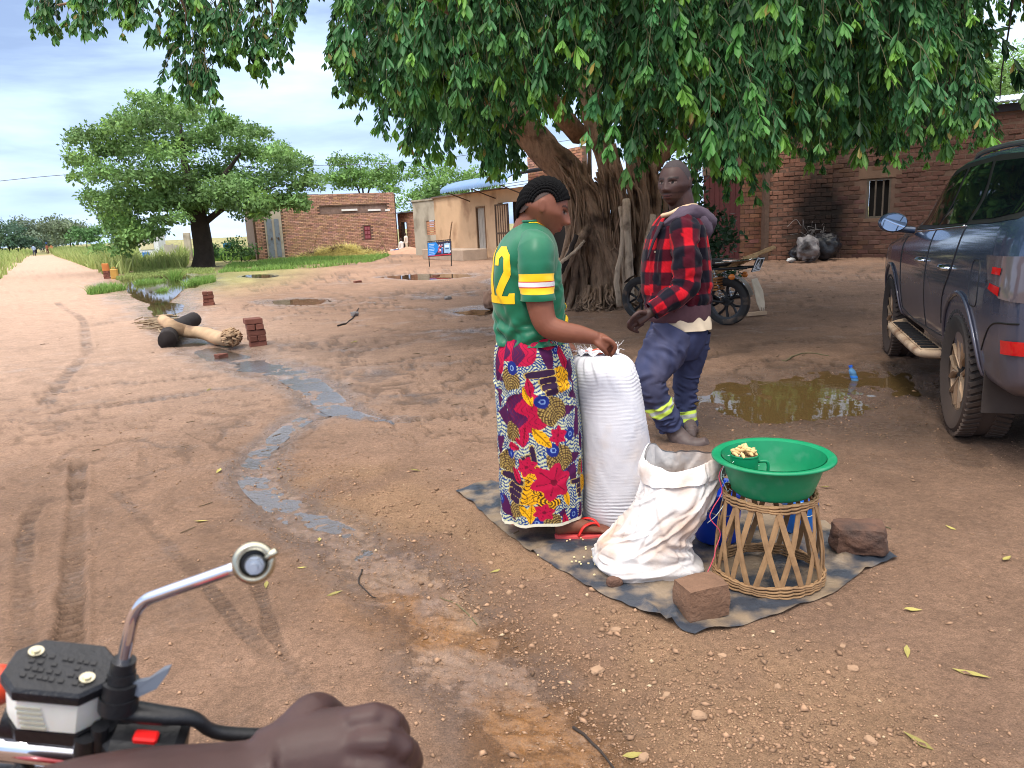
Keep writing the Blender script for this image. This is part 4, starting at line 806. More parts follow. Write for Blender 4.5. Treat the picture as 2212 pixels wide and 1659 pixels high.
# ---- trees built from clumps of leaves
def clump_tree(name, label, base, clumps, leaf, per, col, trunk=None, limbs=(), group=None, trunk_m=M_BARKD, seed=1, var=.2, tip=.2, tipcol=(.16, .30, .06)):
    g = np.random.default_rng(seed); o = thing(name, label, 'tree', base, group); P = []; Nn = []; C = []; S_ = []
    for (c, r) in clumps:
        c = np.asarray(c); r = np.asarray(r) * np.ones(3); m = int(per * (r[0] * r[2]) / 1.0); m = max(20, m); q = unit(g.normal(size=(m, 3))); q[:, 2] = np.where(q[:, 2] < -.35, -q[:, 2] * .4, q[:, 2]); rad = g.uniform(.55, 1.08, (m, 1)) ** .6
        lump = 1 + .25 * vn(q[:, 0] * 3 + c[0], q[:, 1] * 3 + c[1], q[:, 2] * 3 + c[2], s=seed)[:, None]
        P.append(c + q * rad * r * lump); Nn.append(unit(q * .7 + np.array([0, 0, .6]) + g.normal(size=(m, 3)) * .5)); cb = np.array(col) * (1 + var * g.normal())
        young = (g.random() < .45) * g.uniform(.3, 1.0); cc = np.repeat(cb[None], m, 0) * (1 + .2 * g.normal(size=(m, 1))); w = (young * sst(.2, 1.0, q[:, 2] + .3 * g.normal(size=m)) * tip)[:, None]; C.append(cc + (np.array(tipcol) - cc) * w)
    P = np.vstack(P); Nn = np.vstack(Nn); C = np.clip(np.vstack(C), .006, 1); n = len(P); D_ = g.normal(size=(n, 3)); D_[:, 2] -= .4; s_ = leaf * g.uniform(.6, 1.4, n)
    V, Q, k = leaves_VQ(P, D_, Nn, s_, s_ * .55, hexa=False); obj('crown', fast_mesh('crown', V, Q, np.repeat(C, k, 0)), M_FAR, o, 'stuff')
    if trunk or limbs:
        mb = MB()
        for pts, ra in ([trunk] if trunk else []) + list(limbs):
            p = smooth_path(pts, 18); mb.tube(p, np.interp(np.linspace(0, 1, 18), np.linspace(0, 1, len(ra)), ra), 9)
        mb.build('trunk', trunk_m, o, smooth=True)
    return o
# round tree by the road
RT = gnd(440, 578); YT = RT[1]
gg = np.random.default_rng(3); cl = []
for (x, y, r) in ((195, 305, 42), (175, 350, 36), (215, 380, 46), (235, 330, 46), (262, 425, 44), (262, 478, 38), (275, 515, 24), (285, 262, 48), (255, 290, 44), (292, 225, 26), (300, 320, 56), (310, 390, 54), (330, 445, 40), (345, 275, 52), (350, 240, 34), (372, 330, 58), (385, 400, 55), (405, 258, 46), (425, 235, 26), (430, 315, 58), (455, 375, 56), (470, 285, 46), (500, 262, 26), (510, 335, 56), (525, 395, 52), (545, 300, 40), (570, 290, 24), (575, 345, 48), (600, 395, 48), (600, 320, 34), (632, 360, 42), (655, 400, 38), (640, 430, 34), (590, 440, 38), (540, 445, 36), (480, 440, 36), (420, 450, 36), (560, 470, 24), (668, 385, 24), (170, 300, 22), (160, 390, 22), (190, 425, 26), (255, 500, 42), (275, 522, 36), (288, 505, 40), (240, 478, 38), (330, 508, 32), (268, 540, 26), (240, 445, 42), (300, 445, 48), (340, 430, 52), (300, 490, 32), (342, 482, 28), (400, 440, 48), (385, 476, 24), (480, 420, 52), (512, 455, 28), (550, 430, 46), (612, 440, 40), (648, 455, 24), (450, 432, 42), (360, 215, 22), (330, 225, 24), (470, 250, 22), (245, 275, 30)):
    for rep in range(3):
        dY = gg.uniform(-1, 1) * 4.2 * math.sqrt(max(.1, 1 - ((x - 420) / 290) ** 2)); p = at(x + gg.normal() * 8, y + gg.normal() * 6, YT); p[1] += dY; p[0] *= p[1] / YT; p[2] = EYE + (p[2] - EYE) * p[1] / YT
        rr = r / 45.0 * gg.uniform(.7, .95); cl.append((p, (rr, rr, rr * .8)))
RTc = at(425, 430, YT)
clump_tree('round_tree', 'rounded dense green tree with thick dark trunk standing beside the road', (RT[0], RT[1], 0), cl, .18, 640, (.145, .265, .085), trunk=([RT + [0, 0, -.1], RT + [0, 0, .12], at(440, 545, YT), at(432, 490, YT), at(425, 450, YT)], [.80, .56, .46, .44, .36]),
    limbs=[([at(425, 480, YT), at(360, 420, YT), at(290, 370, YT)], [.2, .14, .06]), ([at(428, 470, YT), at(470, 400, YT), at(520, 330, YT)], [.22, .15, .06]), ([at(430, 490, YT), at(500, 440, YT), at(600, 400, YT)], [.18, .12, .05]), ([at(425, 450, YT), at(400, 360, YT), at(390, 270, YT)], [.3, .18, .06])], seed=8, tip=.75, tipcol=(.32, .52, .10))
def acacia(x0, x1, ytop, ybase, Y, label, seed, col=(.17, .31, .09), n=50, thick=.40, leaf=.24, per=260):
    g = np.random.default_rng(seed); cl = []; xc = (x0 + x1) / 2; s_ = Y / FPX
    for i in range(n):
        u = g.uniform(-1, 1); x = xc + u * (x1 - x0) / 2 * .86; lvl = g.choice([0, .25, .5, .8]); y = ytop + (1 - math.sqrt(max(0, 1 - u * u))) * (ybase - ytop) * .35 + lvl * (ybase - ytop) * .8; p = at(x, y + 10, Y); p[1] += g.uniform(-1, 1) * (x1 - x0) / 2 * s_ * .6
        r = (x1 - x0) * s_ * g.uniform(.09, .16); cl.append((p, (r, r, r * thick / .22 * .42)))
    b = at(xc, ybase + 30, Y); b[2] = 0; mid = at(xc, ybase, Y)
    lims = [([mid + [0, 0, -1.0], (mid + at(x0 + (x1 - x0) * q, ytop + 14, Y)) / 2 + [0, 0, .2], at(x0 + (x1 - x0) * q, ytop + 18, Y)], [.08, .055, .025]) for q in (.22, .45, .78)]
    clump_tree('acacia_tree', label, (b[0], b[1], 0), cl, leaf, per, col, trunk=([b + [0, 0, -.1], mid + [0, 0, -1.0]], [.2, .14]), limbs=lims, seed=seed, tip=.5, group='acacias behind the buildings')
acacia(702, 868, 338, 418, 62, 'flat-topped airy acacia rising behind the long brick building', 71)
acacia(872, 1002, 338, 392, 58, 'taller sparse acacia with bare limbs behind the plastered shop', 72, n=16)
acacia(900, 1075, 372, 440, 54, 'low spreading bright acacia just above the plastered shop roof', 73, thick=.5, n=34)
acacia(855, 960, 412, 470, 57, 'small pale green acacia filling the gap above the brick outbuilding', 74, thick=.6, n=24)
acacia(2030, 2330, 118, 250, 34, 'broad leafy acacia behind the reddish brick house roof', 75, n=46, thick=.6, leaf=.16, per=320)
acacia(1500, 2050, 215, 330, 36, 'wide acacia seen in gaps below the fig crown above the yard wall', 76, n=70, thick=.6, leaf=.2, per=260)
def bush(x, y, w, h, Y, label, seed, col, leaf=.3, per=120, name='shrub', group=None, cat='shrub'):
    g = np.random.default_rng(seed); s_ = Y / FPX; cl = []
    for i in range(16):
        p = at(x + g.uniform(-.5, .5) * w * .8, y - h * g.uniform(-.05, .72), Y); p[1] += g.normal() * w * s_ * .25; r = min(w, h * 1.6) * s_ * g.uniform(.22, .36); cl.append((p, (r, r, r * .8)))
    b = at(x, y, Y); b[2] = 0; o = clump_tree(name, label, (b[0], b[1], 0), cl, leaf, per, col, trunk=([b + [0, 0, -.1], at(x, y - h * .35, Y)], [.03 * h * s_, .015 * h * s_]), seed=seed, tip=.35, group=group); o['category'] = cat; return o
bush(1470, 600, 260, 330, 15.5, 'dark leafy thicket close behind the fig trunk and the man', 90, (.022, .06, .026), .14, 900, 'shrub')
GB = 'bushes and trees along the horizon'  # hazy far trees have the distance haze mixed into their leaf colour
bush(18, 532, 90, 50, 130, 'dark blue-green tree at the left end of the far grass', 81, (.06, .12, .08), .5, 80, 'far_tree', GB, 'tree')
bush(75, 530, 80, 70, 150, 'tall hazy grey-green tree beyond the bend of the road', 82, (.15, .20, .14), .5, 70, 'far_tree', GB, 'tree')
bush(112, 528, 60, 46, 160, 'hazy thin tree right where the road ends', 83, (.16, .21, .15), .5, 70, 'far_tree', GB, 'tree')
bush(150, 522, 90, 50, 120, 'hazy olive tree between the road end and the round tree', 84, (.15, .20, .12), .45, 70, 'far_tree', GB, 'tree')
bush(185, 522, 60, 36, 90, 'dense green bush behind the tall grass left of the round tree', 85, (.08, .18, .06), .32, 120, 'shrub', GB)
bush(215, 560, 44, 46, 55, 'tall clump of reedy green grass beside the road', 86, (.15, .28, .08), .24, 160, 'shrub', GB)
bush(-25, 525, 70, 70, 110, 'leafy tree half outside the left edge of the road view', 87, (.06, .11, .05), .4, 60, 'far_tree', GB, 'tree')
bush(520, 552, 60, 44, 43, 'green weedy bush by the metal doors of the long brick building', 88, (.07, .16, .05), .16, 260, 'shrub', GB)
bush(462, 556, 34, 34, 42, 'low green weed bush right behind the dark trunk', 89, (.07, .17, .05), .16, 260, 'shrub', GB)
# ---- grass: nobody could count it
def grass(name, region_pts, n, h, w, seed, cols, label, jit=.35, dens=None):
    g = np.random.default_rng(seed); P = []
    poly = np.asarray(region_pts); lo, hi = poly.min(0), poly.max(0)
    while sum(map(len, P)) < n:
        q = lo + g.random((n * 2, 2)) * (hi - lo); q = q[in_poly(q, poly)]
        c = fbm(q[:, 0] * .6, q[:, 1] * .6, s=seed); q = q[c + g.normal(size=len(q)) * .25 > (-.15 if dens is None else dens)]; P.append(q)
    P = np.vstack(P)[:n]; z = np.zeros(n); m = np.hypot(*P.T) < 60
    if m.any(): z[m] = ground_fields(P[m][:, 0], P[m][:, 1])[0]
    Hh = h * g.uniform(.45, 1.25, n) * (1 + .4 * fbm(P[:, 0] * .35, P[:, 1] * .35, s=seed + 1)); a = g.uniform(0, 2 * PI, n); lean = g.normal(size=(n, 2)) * jit * Hh[:, None]
    B = np.column_stack([P, z - .02]); d = np.column_stack([np.cos(a), np.sin(a), np.zeros(n)]) * (w * g.uniform(.6, 1.3, n))[:, None]
    mid = B + np.column_stack([lean * .35, Hh * .6]); tip = B + np.column_stack([lean, Hh]); V = np.stack([B - d, B + d, mid + d * .7, tip, mid - d * .7], 1).reshape(-1, 3); i = np.arange(n)[:, None] * 5
    Q = np.concatenate([i + [0, 1, 2, 4]], 1); Tt = i + [4, 2, 3]; V2 = V
    c = np.array(cols[0]) + (np.array(cols[1]) - np.array(cols[0])) * g.random((n, 1)); c = c * (1 + .15 * g.normal(size=(n, 1)))
    me = bpy.data.meshes.new(name); me.vertices.add(len(V2)); me.vertices.foreach_set('co', V2.astype(np.float32).ravel()); lp = np.concatenate([Q.ravel(), Tt.ravel()]).astype(np.int32); me.loops.add(len(lp)); me.loops.foreach_set('vertex_index', lp); me.polygons.add(2 * n)
    st = np.concatenate([np.arange(n) * 4, n * 4 + np.arange(n) * 3]).astype(np.int32); me.polygons.foreach_set('loop_start', st); me.polygons.foreach_set('loop_total', np.concatenate([np.full(n, 4), np.full(n, 3)]).astype(np.int32)); me.update(calc_edges=True); setcol(me, np.repeat(np.clip(c, .01, 1), 5, 0))
    o = obj(name, me, M_FAR); T(o, label, 'grass', None, 'stuff'); return o
GC = ((.24, .33, .09), (.38, .43, .16)); GC2 = ((.14, .28, .06), (.26, .40, .10))
grass('tall_grass', G2((-200, 640), (0, 607), (55, 560), (74, 545.5), (40, 541), (-300, 556)), 26000, .8, .05, 91, GC, 'tall pale green grass on the left bank of the road')
grass('tall_grass', G2((118, 553), (180, 574), (235, 598), (300, 590), (400, 583), (410, 562), (330, 550), (200, 541), (105, 540)), 42000, .75, .04, 92, GC, 'tall pale green grass between the road and the round tree')
grass('tall_grass', G2((460, 566), (560, 560), (590, 561), (586, 556), (540, 552), (440, 552), (400, 556)), 9000, .5, .03, 93, GC2, 'green weeds between the dark trunk and the long brick building')
grass('short_grass', G2((470, 590), (560, 585), (700, 578), (800, 566), (845, 552), (800, 548), (720, 553), (620, 562), (500, 570)), 15000, .16, .02, 94, GC2, 'short grass in front of the long brick building', dens=-.1)
grass('short_grass', G2((250, 606), (300, 583), (460, 583), (470, 592), (380, 590), (300, 600)), 12000, .14, .02, 95, GC, 'short grass around the roadside puddle', dens=-.2)
for k, (x, y, w_, h_, lab) in enumerate(((325, 610, 22, .28, 'green grass tuft standing in the middle of the roadside puddle'), (232, 630, 26, .22, 'bright grass tuft on the road edge below the orange-topped brick stack'), (432, 612, 26, .22, 'grass tuft on the right shore of the roadside puddle'), (350, 628, 8, .35, 'thin reedy tuft poking out of the puddle'), (380, 604, 8, .35, 'narrow upright tuft near the far shore of the puddle'))):
    c = gnd(x, y)[:2]; s_ = w_ / 2212 * c[1] * 1.37; poly = [(c[0] + s_ * math.cos(a), c[1] + 2.6 * s_ * math.sin(a)) for a in np.linspace(0, 2 * PI, 9)[:-1]]; grass('grass_tuft', poly, 900 if w_ > 10 else 220, h_, .012, 100 + k, GC2, lab, jit=.5, dens=-9)
for k, (x, y, lab) in enumerate(((1195, 565, 'low weed at the foot of the plastered shop wall'),)): pass
# ------------------------------------------------------------------ vehicles
M_PAINT = mat('dark_blue_grey_paint', lin(56, 72, 98), rough=.2, metal=.4, var=.05, coat=.8, spec=.5)
def add_mud(m, zlo, zhi, col, ns=4.0, amt=.85):       # dried mud splashed up from below, thinning with height
    t = m.node_tree; n = t.nodes.new; l = t.links.new; b = t.nodes['Principled BSDF']; src = b.inputs['Base Color'].links[0].from_socket
    tcn = n('ShaderNodeNewGeometry'); sp = n('ShaderNodeSeparateXYZ'); l(tcn.outputs['Position'], sp.inputs[0]); no = n('ShaderNodeTexNoise'); no.inputs['Scale'].default_value = ns; no.inputs['Detail'].default_value = 7; l(tcn.outputs['Position'], no.inputs['Vector'])
    ad = n('ShaderNodeMath'); ad.operation = 'MULTIPLY_ADD'; ad.inputs[1].default_value = -.5; l(no.outputs[0], ad.inputs[0]); l(sp.outputs['Z'], ad.inputs[2])
    mr_ = n('ShaderNodeMapRange'); mr_.inputs['From Min'].default_value = zlo - .25; mr_.inputs['From Max'].default_value = zhi - .25; mr_.inputs['To Min'].default_value = amt; mr_.inputs['To Max'].default_value = 0; l(ad.outputs[0], mr_.inputs['Value'])
    mi = n('ShaderNodeMix'); mi.data_type = 'RGBA'; mi.inputs[7].default_value = rgba(col); l(mr_.outputs[0], mi.inputs['Factor']); l(src, mi.inputs[6]); l(mi.outputs[2], b.inputs['Base Color'])
    r = n('ShaderNodeMapRange'); r.inputs['To Min'].default_value = b.inputs['Roughness'].default_value; r.inputs['To Max'].default_value = .85; l(mr_.outputs[0], r.inputs['Value']); l(r.outputs[0], b.inputs['Roughness'])
    if b.inputs['Coat Weight'].default_value > 0:
        r2 = n('ShaderNodeMapRange'); r2.inputs['To Min'].default_value = b.inputs['Coat Weight'].default_value; r2.inputs['To Max'].default_value = .05; l(mr_.outputs[0], r2.inputs['Value']); l(r2.outputs[0], b.inputs['Coat Weight'])
    if b.inputs['Metallic'].default_value > 0:
        r3 = n('ShaderNodeMapRange'); r3.inputs['To Min'].default_value = b.inputs['Metallic'].default_value; r3.inputs['To Max'].default_value = 0; l(mr_.outputs[0], r3.inputs['Value']); l(r3.outputs[0], b.inputs['Metallic'])
    return m
MUDC = lin(140, 112, 92)
add_mud(M_PAINT, .45, .98, MUDC * .8, 2.5, .42)
M_GLASS = mat('tinted_glass', lin(8, 11, 18), rough=.03, spec=.35, var=0)
M_BLACK = mat('black_trim', lin(24, 25, 28), rough=.45, var=.15)
M_CHROME = mat('chrome', lin(215, 220, 228), rough=.12, metal=1, var=.05)
M_RUB = add_mud(mat('tyre_rubber', lin(40, 40, 42), rough=.8, var=.2, vs=8, bump=.2, bs=40), .05, .75, MUDC * .55, 5, .5)
M_RIM = mat('dusty_alloy', lin(178, 150, 122), rough=.4, metal=.55, var=.2, vs=9)
M_REDL = mat('red_lens', lin(190, 18, 22), rough=.12, coat=.6, var=.1)
M_SMOKE = mat('smoked_lens', lin(88, 82, 88), rough=.12, coat=.6, var=.15)
M_FLAP = mat('mud_flap', lin(62, 54, 50), rough=.85, var=.25, vs=8)
M_STEP = mat('muddy_step', lin(172, 150, 126), rough=.7, var=.25, vs=7, dirt=lin(120, 92, 72), ds=6)
def wheel(parent, c, R, w, rim_r, side, tread=True, spokes=6, mats=None, tname='wheel'):
    """wheel with tyre and rim, axis along local Y; `side` +1 when the outer face looks to +Y"""
    mt, mr = mats; root = MB(); prof = [(-.5, .80), (-.5, .90), (-.42, .965), (-.3, .99), (0, 1.0), (.3, .99), (.42, .965), (.5, .90), (.5, .80)]
    prof = [(-.40, rim_r / R)] + prof + [(.40, rim_r / R)]; n = 72; A = np.arange(n) * 2 * PI / n
    Rr = np.array([[(R * q * math.cos(a), p * w, R * q * math.sin(a)) for p, q in prof] for a in A]); hub = MB(); hub.disc((0, 0, 0), (0, 1, 0), R * .18, w * .7, 16); wh = hub.build(tname, M_BLACK, parent, auto=40); wh.location = c
    wh['_local'] = 1
    mb = MB(); mb.rings(Rr + 0, closed=True, cap=False, loop=True)
    if tread:
        for k in range(56):
            for s_ in (-1, 1):
                a = (k + (.5 if s_ > 0 else 0)) * 2 * PI / 56; rot = Matrix.Rotation(-a, 3, 'Y') @ Matrix.Rotation(.35 * s_, 3, 'X'); p = np.array([math.cos(a) * R * .99, s_ * w * .30, math.sin(a) * R * .99]); mb.box(p, (.022, w * .36, R * .062), rot=np.array(rot))
    mb.build('tyre', mt, wh, auto=35)
    mb = MB(); y0 = side * w * .36
    prof2 = [(y0, rim_r * 1.0), (y0, rim_r * .93), (y0 - side * .03, rim_r * .90), (-side * w * .3, rim_r * .88), (-side * w * .38, rim_r * 1.0)]
    mb.rings(np.array([[(q * math.cos(a), p, q * math.sin(a)) for p, q in prof2] for a in A]), closed=False, cap=False, loop=True)
    for k in range(spokes):
        for d in (-1, 1):
            a = k * 2 * PI / spokes; a1 = a + d * .30; mb.tube([(rim_r * .12 * math.cos(a), y0 * .75, rim_r * .12 * math.sin(a)), (rim_r * .5 * math.cos(a + d * .12), y0 * .95, rim_r * .5 * math.sin(a + d * .12)), (rim_r * .92 * math.cos(a1), y0 * .92, rim_r * .92 * math.sin(a1))], [rim_r * .10, rim_r * .085, rim_r * .10], 6, flat=.8)
    mb.disc((0, y0 * .8, 0), (0, 1, 0), rim_r * .2, .03, 20); mb.build('rim', mr, wh, auto=40)
    if tread: mb = MB(); mb.disc((0, -side * w * .05, 0), (0, 1, 0), rim_r * .86, .01, 32); mb.build('brake_disc', M_BLACK, wh)
    return wh
# ---------------- SUV
cR = gnd(2057, 934); cF = gnd(1915, 762); hd = unit((cF - cR)[:2]); lf = np.array([-hd[1], hd[0]]); yaw = math.atan2(hd[1], hd[0])
org = cR[:2] - lf * .905; car = thing('parked_suv', 'dark blue-grey SUV with muddy doors and bronze spoked wheels', 'car', (org[0], org[1], 0), rz=yaw, local=True)
def zm(z): return np.interp(z, [0, 1.0, 1.17, 1.845, 3], [0, 1.0, 1.245, 1.745, 2.9])
XS = np.array([-1.0, -.985, -.95, -.88, -.80, -.70, -.55, -.3, .2, .8, 1.3, 1.62, 1.8, 2.0, 2.25, 2.5, 2.62, 2.8, 3.1, 3.4, 3.58, 3.68, 3.72])
ROOF = np.array([.92, 1.05, 1.18, 1.33, 1.50, 1.68, 1.765, 1.81, 1.84, 1.845, 1.82, 1.77, 1.70, 1.57, 1.39, 1.22, 1.165, 1.15, 1.12, 1.06, .98, .88, .78])
BELT = np.array([.90, 1.02, 1.13, 1.19, 1.20, 1.20, 1.20, 1.19, 1.17, 1.15, 1.13, 1.12, 1.11, 1.10, 1.09, 1.08, 1.08, 1.07, 1.05, 1.0, .93, .85, .76])
WF = np.array([.86, .89, .93, .965, .985, .995, 1, 1, 1, 1, 1, 1, 1, 1, 1, 1, 1, 1, .99, .96, .91, .86, .82])
BOT = np.array([.55, .50, .46, .44, .42, .42, .42, .42, .42, .42, .42, .42, .42, .42, .42, .42, .42, .42, .42, .42, .44, .48, .52])
ROOF = zm(ROOF); BELT = zm(BELT)
xs = np.unique(np.concatenate([XS, np.linspace(-1, 3.72, 70)])); rings_ = []
def sm(a): return np.interp(xs, XS, a)
ro, be, wf, bo = map(sm, (ROOF, BELT, WF, BOT))
for i, x in enumerate(xs):
    r_, b_, w_, o_ = ro[i], be[i], wf[i], bo[i]; cab = float(sst(.04, .3, r_ - b_)); sh = min(1.02, b_ - .06)
    pts = [(0, o_), (.70 * w_, o_), (.855 * w_, o_ + .03), (.90 * w_, min(.56, sh - .1)), (.925 * w_, min(.80, sh - .05)), (.918 * w_, sh), ((.86 + .02 * cab) * w_, b_), ((.80 - .02 * cab) * w_ , b_ + (r_ - b_) * .35), ((.76 - .07 * cab) * w_, b_ + (r_ - b_) * .82), ((.66 - .03 * cab) * w_, b_ + (r_ - b_) * .965), (.40 * w_, r_ - .006), (0, r_)]
    h = smooth_path(pts, 45); full = np.vstack([h, h[1:-1][::-1] * [-1, 1]]); rings_.append(np.column_stack([np.full(len(full), x), full]))
mb = MB(); mb.rings(np.array(rings_)); bodyme = mb.mesh('body', True)
cut = MB()
for X_ in (0, 2.745):
    for s_ in (-1, 1): cut.disc((X_, s_ * .86, .40), (0, 1, 0), .455, .62, 40)
cm = cut.mesh('cut'); co = bpy.data.objects.new('cut', cm); COL.objects.link(co); bo_ = bpy.data.objects.new('b', bodyme); COL.objects.link(bo_)
md = bo_.modifiers.new('b', 'BOOLEAN'); md.operation = 'DIFFERENCE'; md.object = co; md.solver = 'EXACT'; md.use_self = True
dg = bpy.context.evaluated_depsgraph_get(); cutbody = bpy.data.meshes.new_from_object(bo_.evaluated_get(dg)); bpy.data.objects.remove(bo_); bpy.data.objects.remove(co)
cutbody.polygons.foreach_set('use_smooth', np.ones(len(cutbody.polygons), bool)); cutbody.set_sharp_from_angle(angle=math.radians(32)); cutbody.name = 'body'
obj('body', cutbody, M_PAINT, car); CB = bvh_of(bodyme)
def side_panel(name, poly, m, parent, off=.004, step=.07, s_=1):
    v, f = decal(CB, [(a, float(zm(b))) for a, b in poly], step, lambda u, z: (u, 1.6 * s_, z), (0, -s_, 0), off); q = MB(); q.add(v, f); return q.build(name, m, parent, smooth=True)
def rear_panel(name, poly, m, parent, off=.004, step=.06):
    v, f = decal(CB, [(a, float(zm(b))) for a, b in poly], step, lambda u, z: (-2.0, u, z), (1, 0, 0), off); q = MB(); q.add(v, f); return q.build(name, m, parent, smooth=True)
def side_line(pts, r, mb, off=.0, s_=1):
    p = smooth_path([(a, 0, float(zm(b))) for a, b in pts], 24); o = []
    for q in p:
        h_ = CB.ray_cast(Vector((q[0], 1.6 * s_, q[2])), Vector((0, -s_, 0)), 3); 
        if h_[0] is not None: o.append(np.array(h_[0]) + np.array(h_[1]) * off)
    if len(o) > 2: mb.tube(o, r, 5)
for s_ in (1, -1):
    fr = side_panel('window_surround', [(2.22, 1.135), (1.92, 1.52), (1.62, 1.70), (1.30, 1.755), (.4, 1.775), (-.45, 1.73), (-.70, 1.58), (-.83, 1.30), (-.70, 1.27), (-.3, 1.235), (.2, 1.215), (1.1, 1.165)], M_BLACK, car, .003, .08, s_)
    for poly in ([(2.10, 1.165), (1.88, 1.48), (1.60, 1.655), (1.30, 1.70), (1.14, 1.71), (1.12, 1.185)], [(1.06, 1.19), (1.06, 1.715), (.48, 1.725), (.36, 1.55), (.24, 1.225)], [(.16, 1.25), (.26, 1.5), (.40, 1.72), (-.40, 1.69), (-.62, 1.56), (-.74, 1.32), (-.3, 1.27)]):
        side_panel('window', poly, M_GLASS, car, .006, .07, s_)
    mb = MB(); side_line([(2.2, 1.125), (1.2, 1.155), (.25, 1.20)], .008, mb, .003, s_); mb.build('window_trim', M_CHROME, car, smooth=True)
    for ln in ([(2.24, 1.10), (2.20, .8), (2.16, .53)], [(1.10, 1.16), (1.11, .8), (1.10, .52)], [(.20, 1.20), (.30, 1.0), (.46, .82), (.52, .62)], [(2.16, .53), (1.6, .5), (.55, .53)], [(-.55, 1.0), (-.72, .98), (-.9, .95)], [(-.52, .62), (-.7, .78), (-.95, .82)]): mb = MB(); side_line(ln, .005, mb, .0, s_); mb.n and mb.build('panel_gap', M_BLACK, car)
    for xh in (1.26, .42):
        h_ = CB.ray_cast(Vector((xh, 1.6 * s_, 1.0)), Vector((0, -s_, 0)), 3)[0]; mb = MB(); mb.tube(smooth_path([(xh - .10, h_[1] + .002 * s_, 1.0), (xh - .05, h_[1] + .032 * s_, 1.002), (xh + .05, h_[1] + .034 * s_, 1.004), (xh + .11, h_[1] + .004 * s_, 1.005)], 12), [.010, .014, .016, .017, .018, .018, .018, .018, .017, .016, .014, .010], 8); mb.build('door_handle', M_CHROME, car, smooth=True)
    mb = MB(); th = np.linspace(0, 2 * PI, 28); lid = [(-.30 + .10 * np.sign(math.cos(t)) * abs(math.cos(t)) ** .6 + .02 * math.sin(t), .95 + .115 * np.sign(math.sin(t)) * abs(math.sin(t)) ** .6) for t in th]
    if s_ > 0: side_line(lid, .004, mb, .0, s_); mb.build('fuel_flap', M_BLACK, car)
    for X_ in (0, 2.745):               # wheel-arch lip
        p = []
        for a in np.linspace(math.radians(-12), math.radians(192), 40):
            q = (X_ + .475 * math.cos(a), .40 + .475 * math.sin(a)); h_ = CB.ray_cast(Vector((q[0], 1.6 * s_, q[1])), Vector((0, -s_, 0)), 3)[0]
            if h_ is not None: p.append((q[0], h_[1] + .006 * s_, q[1]))
        mb = MB(); mb.tube(p, .017, 8, flat=.6); mb.build('wheel_arch', M_PAINT, car, smooth=True)
    # mirror on a stalk
    mb = MB(); R_ = []
    for t, sc in ((0, .55), (.25, .95), (.6, 1.0), (.9, .9), (1.0, .55)): R_.append([(1.98 + .13 * t, s_ * (1.03 + .115 * sc * math.cos(a) * (1 if abs(math.cos(a)) < 1 else 1)), 1.27 + .085 * sc * math.sin(a)) for a in np.linspace(0, 2 * PI, 21)[:-1]])
    mb.rings(np.array(R_)); mb.tube([(2.05, s_ * .86, 1.20), (2.04, s_ * 1.02, 1.22)], [.03, .025], 8); mir = mb.build('wing_mirror', M_PAINT, car, auto=50)
    mb = MB(); mb.add([(1.972, s_ * (1.03 + .098 * math.cos(a)), 1.27 + .070 * math.sin(a)) for a in np.linspace(0, 2 * PI, 25)[:-1]], [tuple(range(24))]); mb.build('mirror_glass', mat('mirror_silver', lin(190, 205, 225), rough=.03, metal=1, var=0), mir)
    # side step
    mb = MB(); mb.tube(smooth_path([(.55, s_ * .86, .40), (.66, s_ * .97, .385), (.9, s_ * 1.0, .38), (1.9, s_ * 1.0, .38), (2.12, s_ * .97, .385), (2.22, s_ * .86, .40)], 30), .03, 8); mb.box((1.38, s_ * .925, .40), (1.42, .14, .03)); stp = mb.build('side_step', M_STEP, car, auto=50)
    mb = MB()
    for k in range(12): mb.box((.75 + k * .112, s_ * .93, .419), (.06, .11, .008))
    mb.build('step_pad', M_BLACK, stp)
    mb = MB(); mb.tube(smooth_path([(-.42, s_ * .60, 1.675), (-.3, s_ * .62, 1.715), (.4, s_ * .625, 1.75), (1.1, s_ * .62, 1.745), (1.35, s_ * .60, 1.70)], 26), .018, 8); mb.build('roof_rail', mat('satin_rail', lin(120, 126, 134), rough=.3, metal=.8), car, smooth=True)
    mb = MB(); mb.box((-.54, s_ * .74, .40), (.018, .30, .26)); mb.build('mud_flap', M_FLAP, car)
    # lamps wrapping the rear corner
    lp = side_panel('tail_light', [(-.50, 1.09), (-.62, .99), (-.80, .93), (-.99, .92), (-.985, 1.02), (-.95, 1.10)], M_SMOKE, car, .012, .05, s_)
    side_panel('red_lens', [(-.66, 1.03), (-.78, 1.03), (-.78, 1.055), (-.66, 1.055)], M_REDL, lp, .016, .05, s_); side_panel('red_lens', [(-.64, .965), (-.80, .94), (-.80, .985), (-.66, .995)], M_REDL, lp, .016, .05, s_)
    rear_panel('tail_light', [(s_ * .80, .93), (s_ * .80, 1.10), (s_ * .42, 1.12), (s_ * .40, 1.03), (s_ * .62, .96)][::s_], M_SMOKE, car, .012)
    rear_panel('reflector', [(s_ * .46, .66), (s_ * .46, .735), (s_ * .76, .735), (s_ * .76, .66)][::s_], M_REDL, car, .012)
    side_panel('reflector', [(-.84, .655), (-.975, .665), (-.975, .735), (-.84, .725)], M_REDL, car, .012, .04, s_)
    mb = MB(); mb.rings([[(-.72 , s_ * .80, .585), (-.94, s_ * .80, .60), (-1.02, s_ * .60, .60), (-1.03, s_ * .2, .60)], [(-.72, s_ * .80, .56), (-.94, s_ * .80, .57), (-1.02, s_ * .60, .57), (-1.03, s_ * .2, .57)]], closed=False, cap=False); mb.build('bumper_lip', M_CHROME, car)
    for X_, nm in ((0, 'r'), (2.745, 'f')): wheel(car, (X_, s_ * .800, .385), .385, .262, .235, s_, True, 6, (M_RUB, M_RIM))
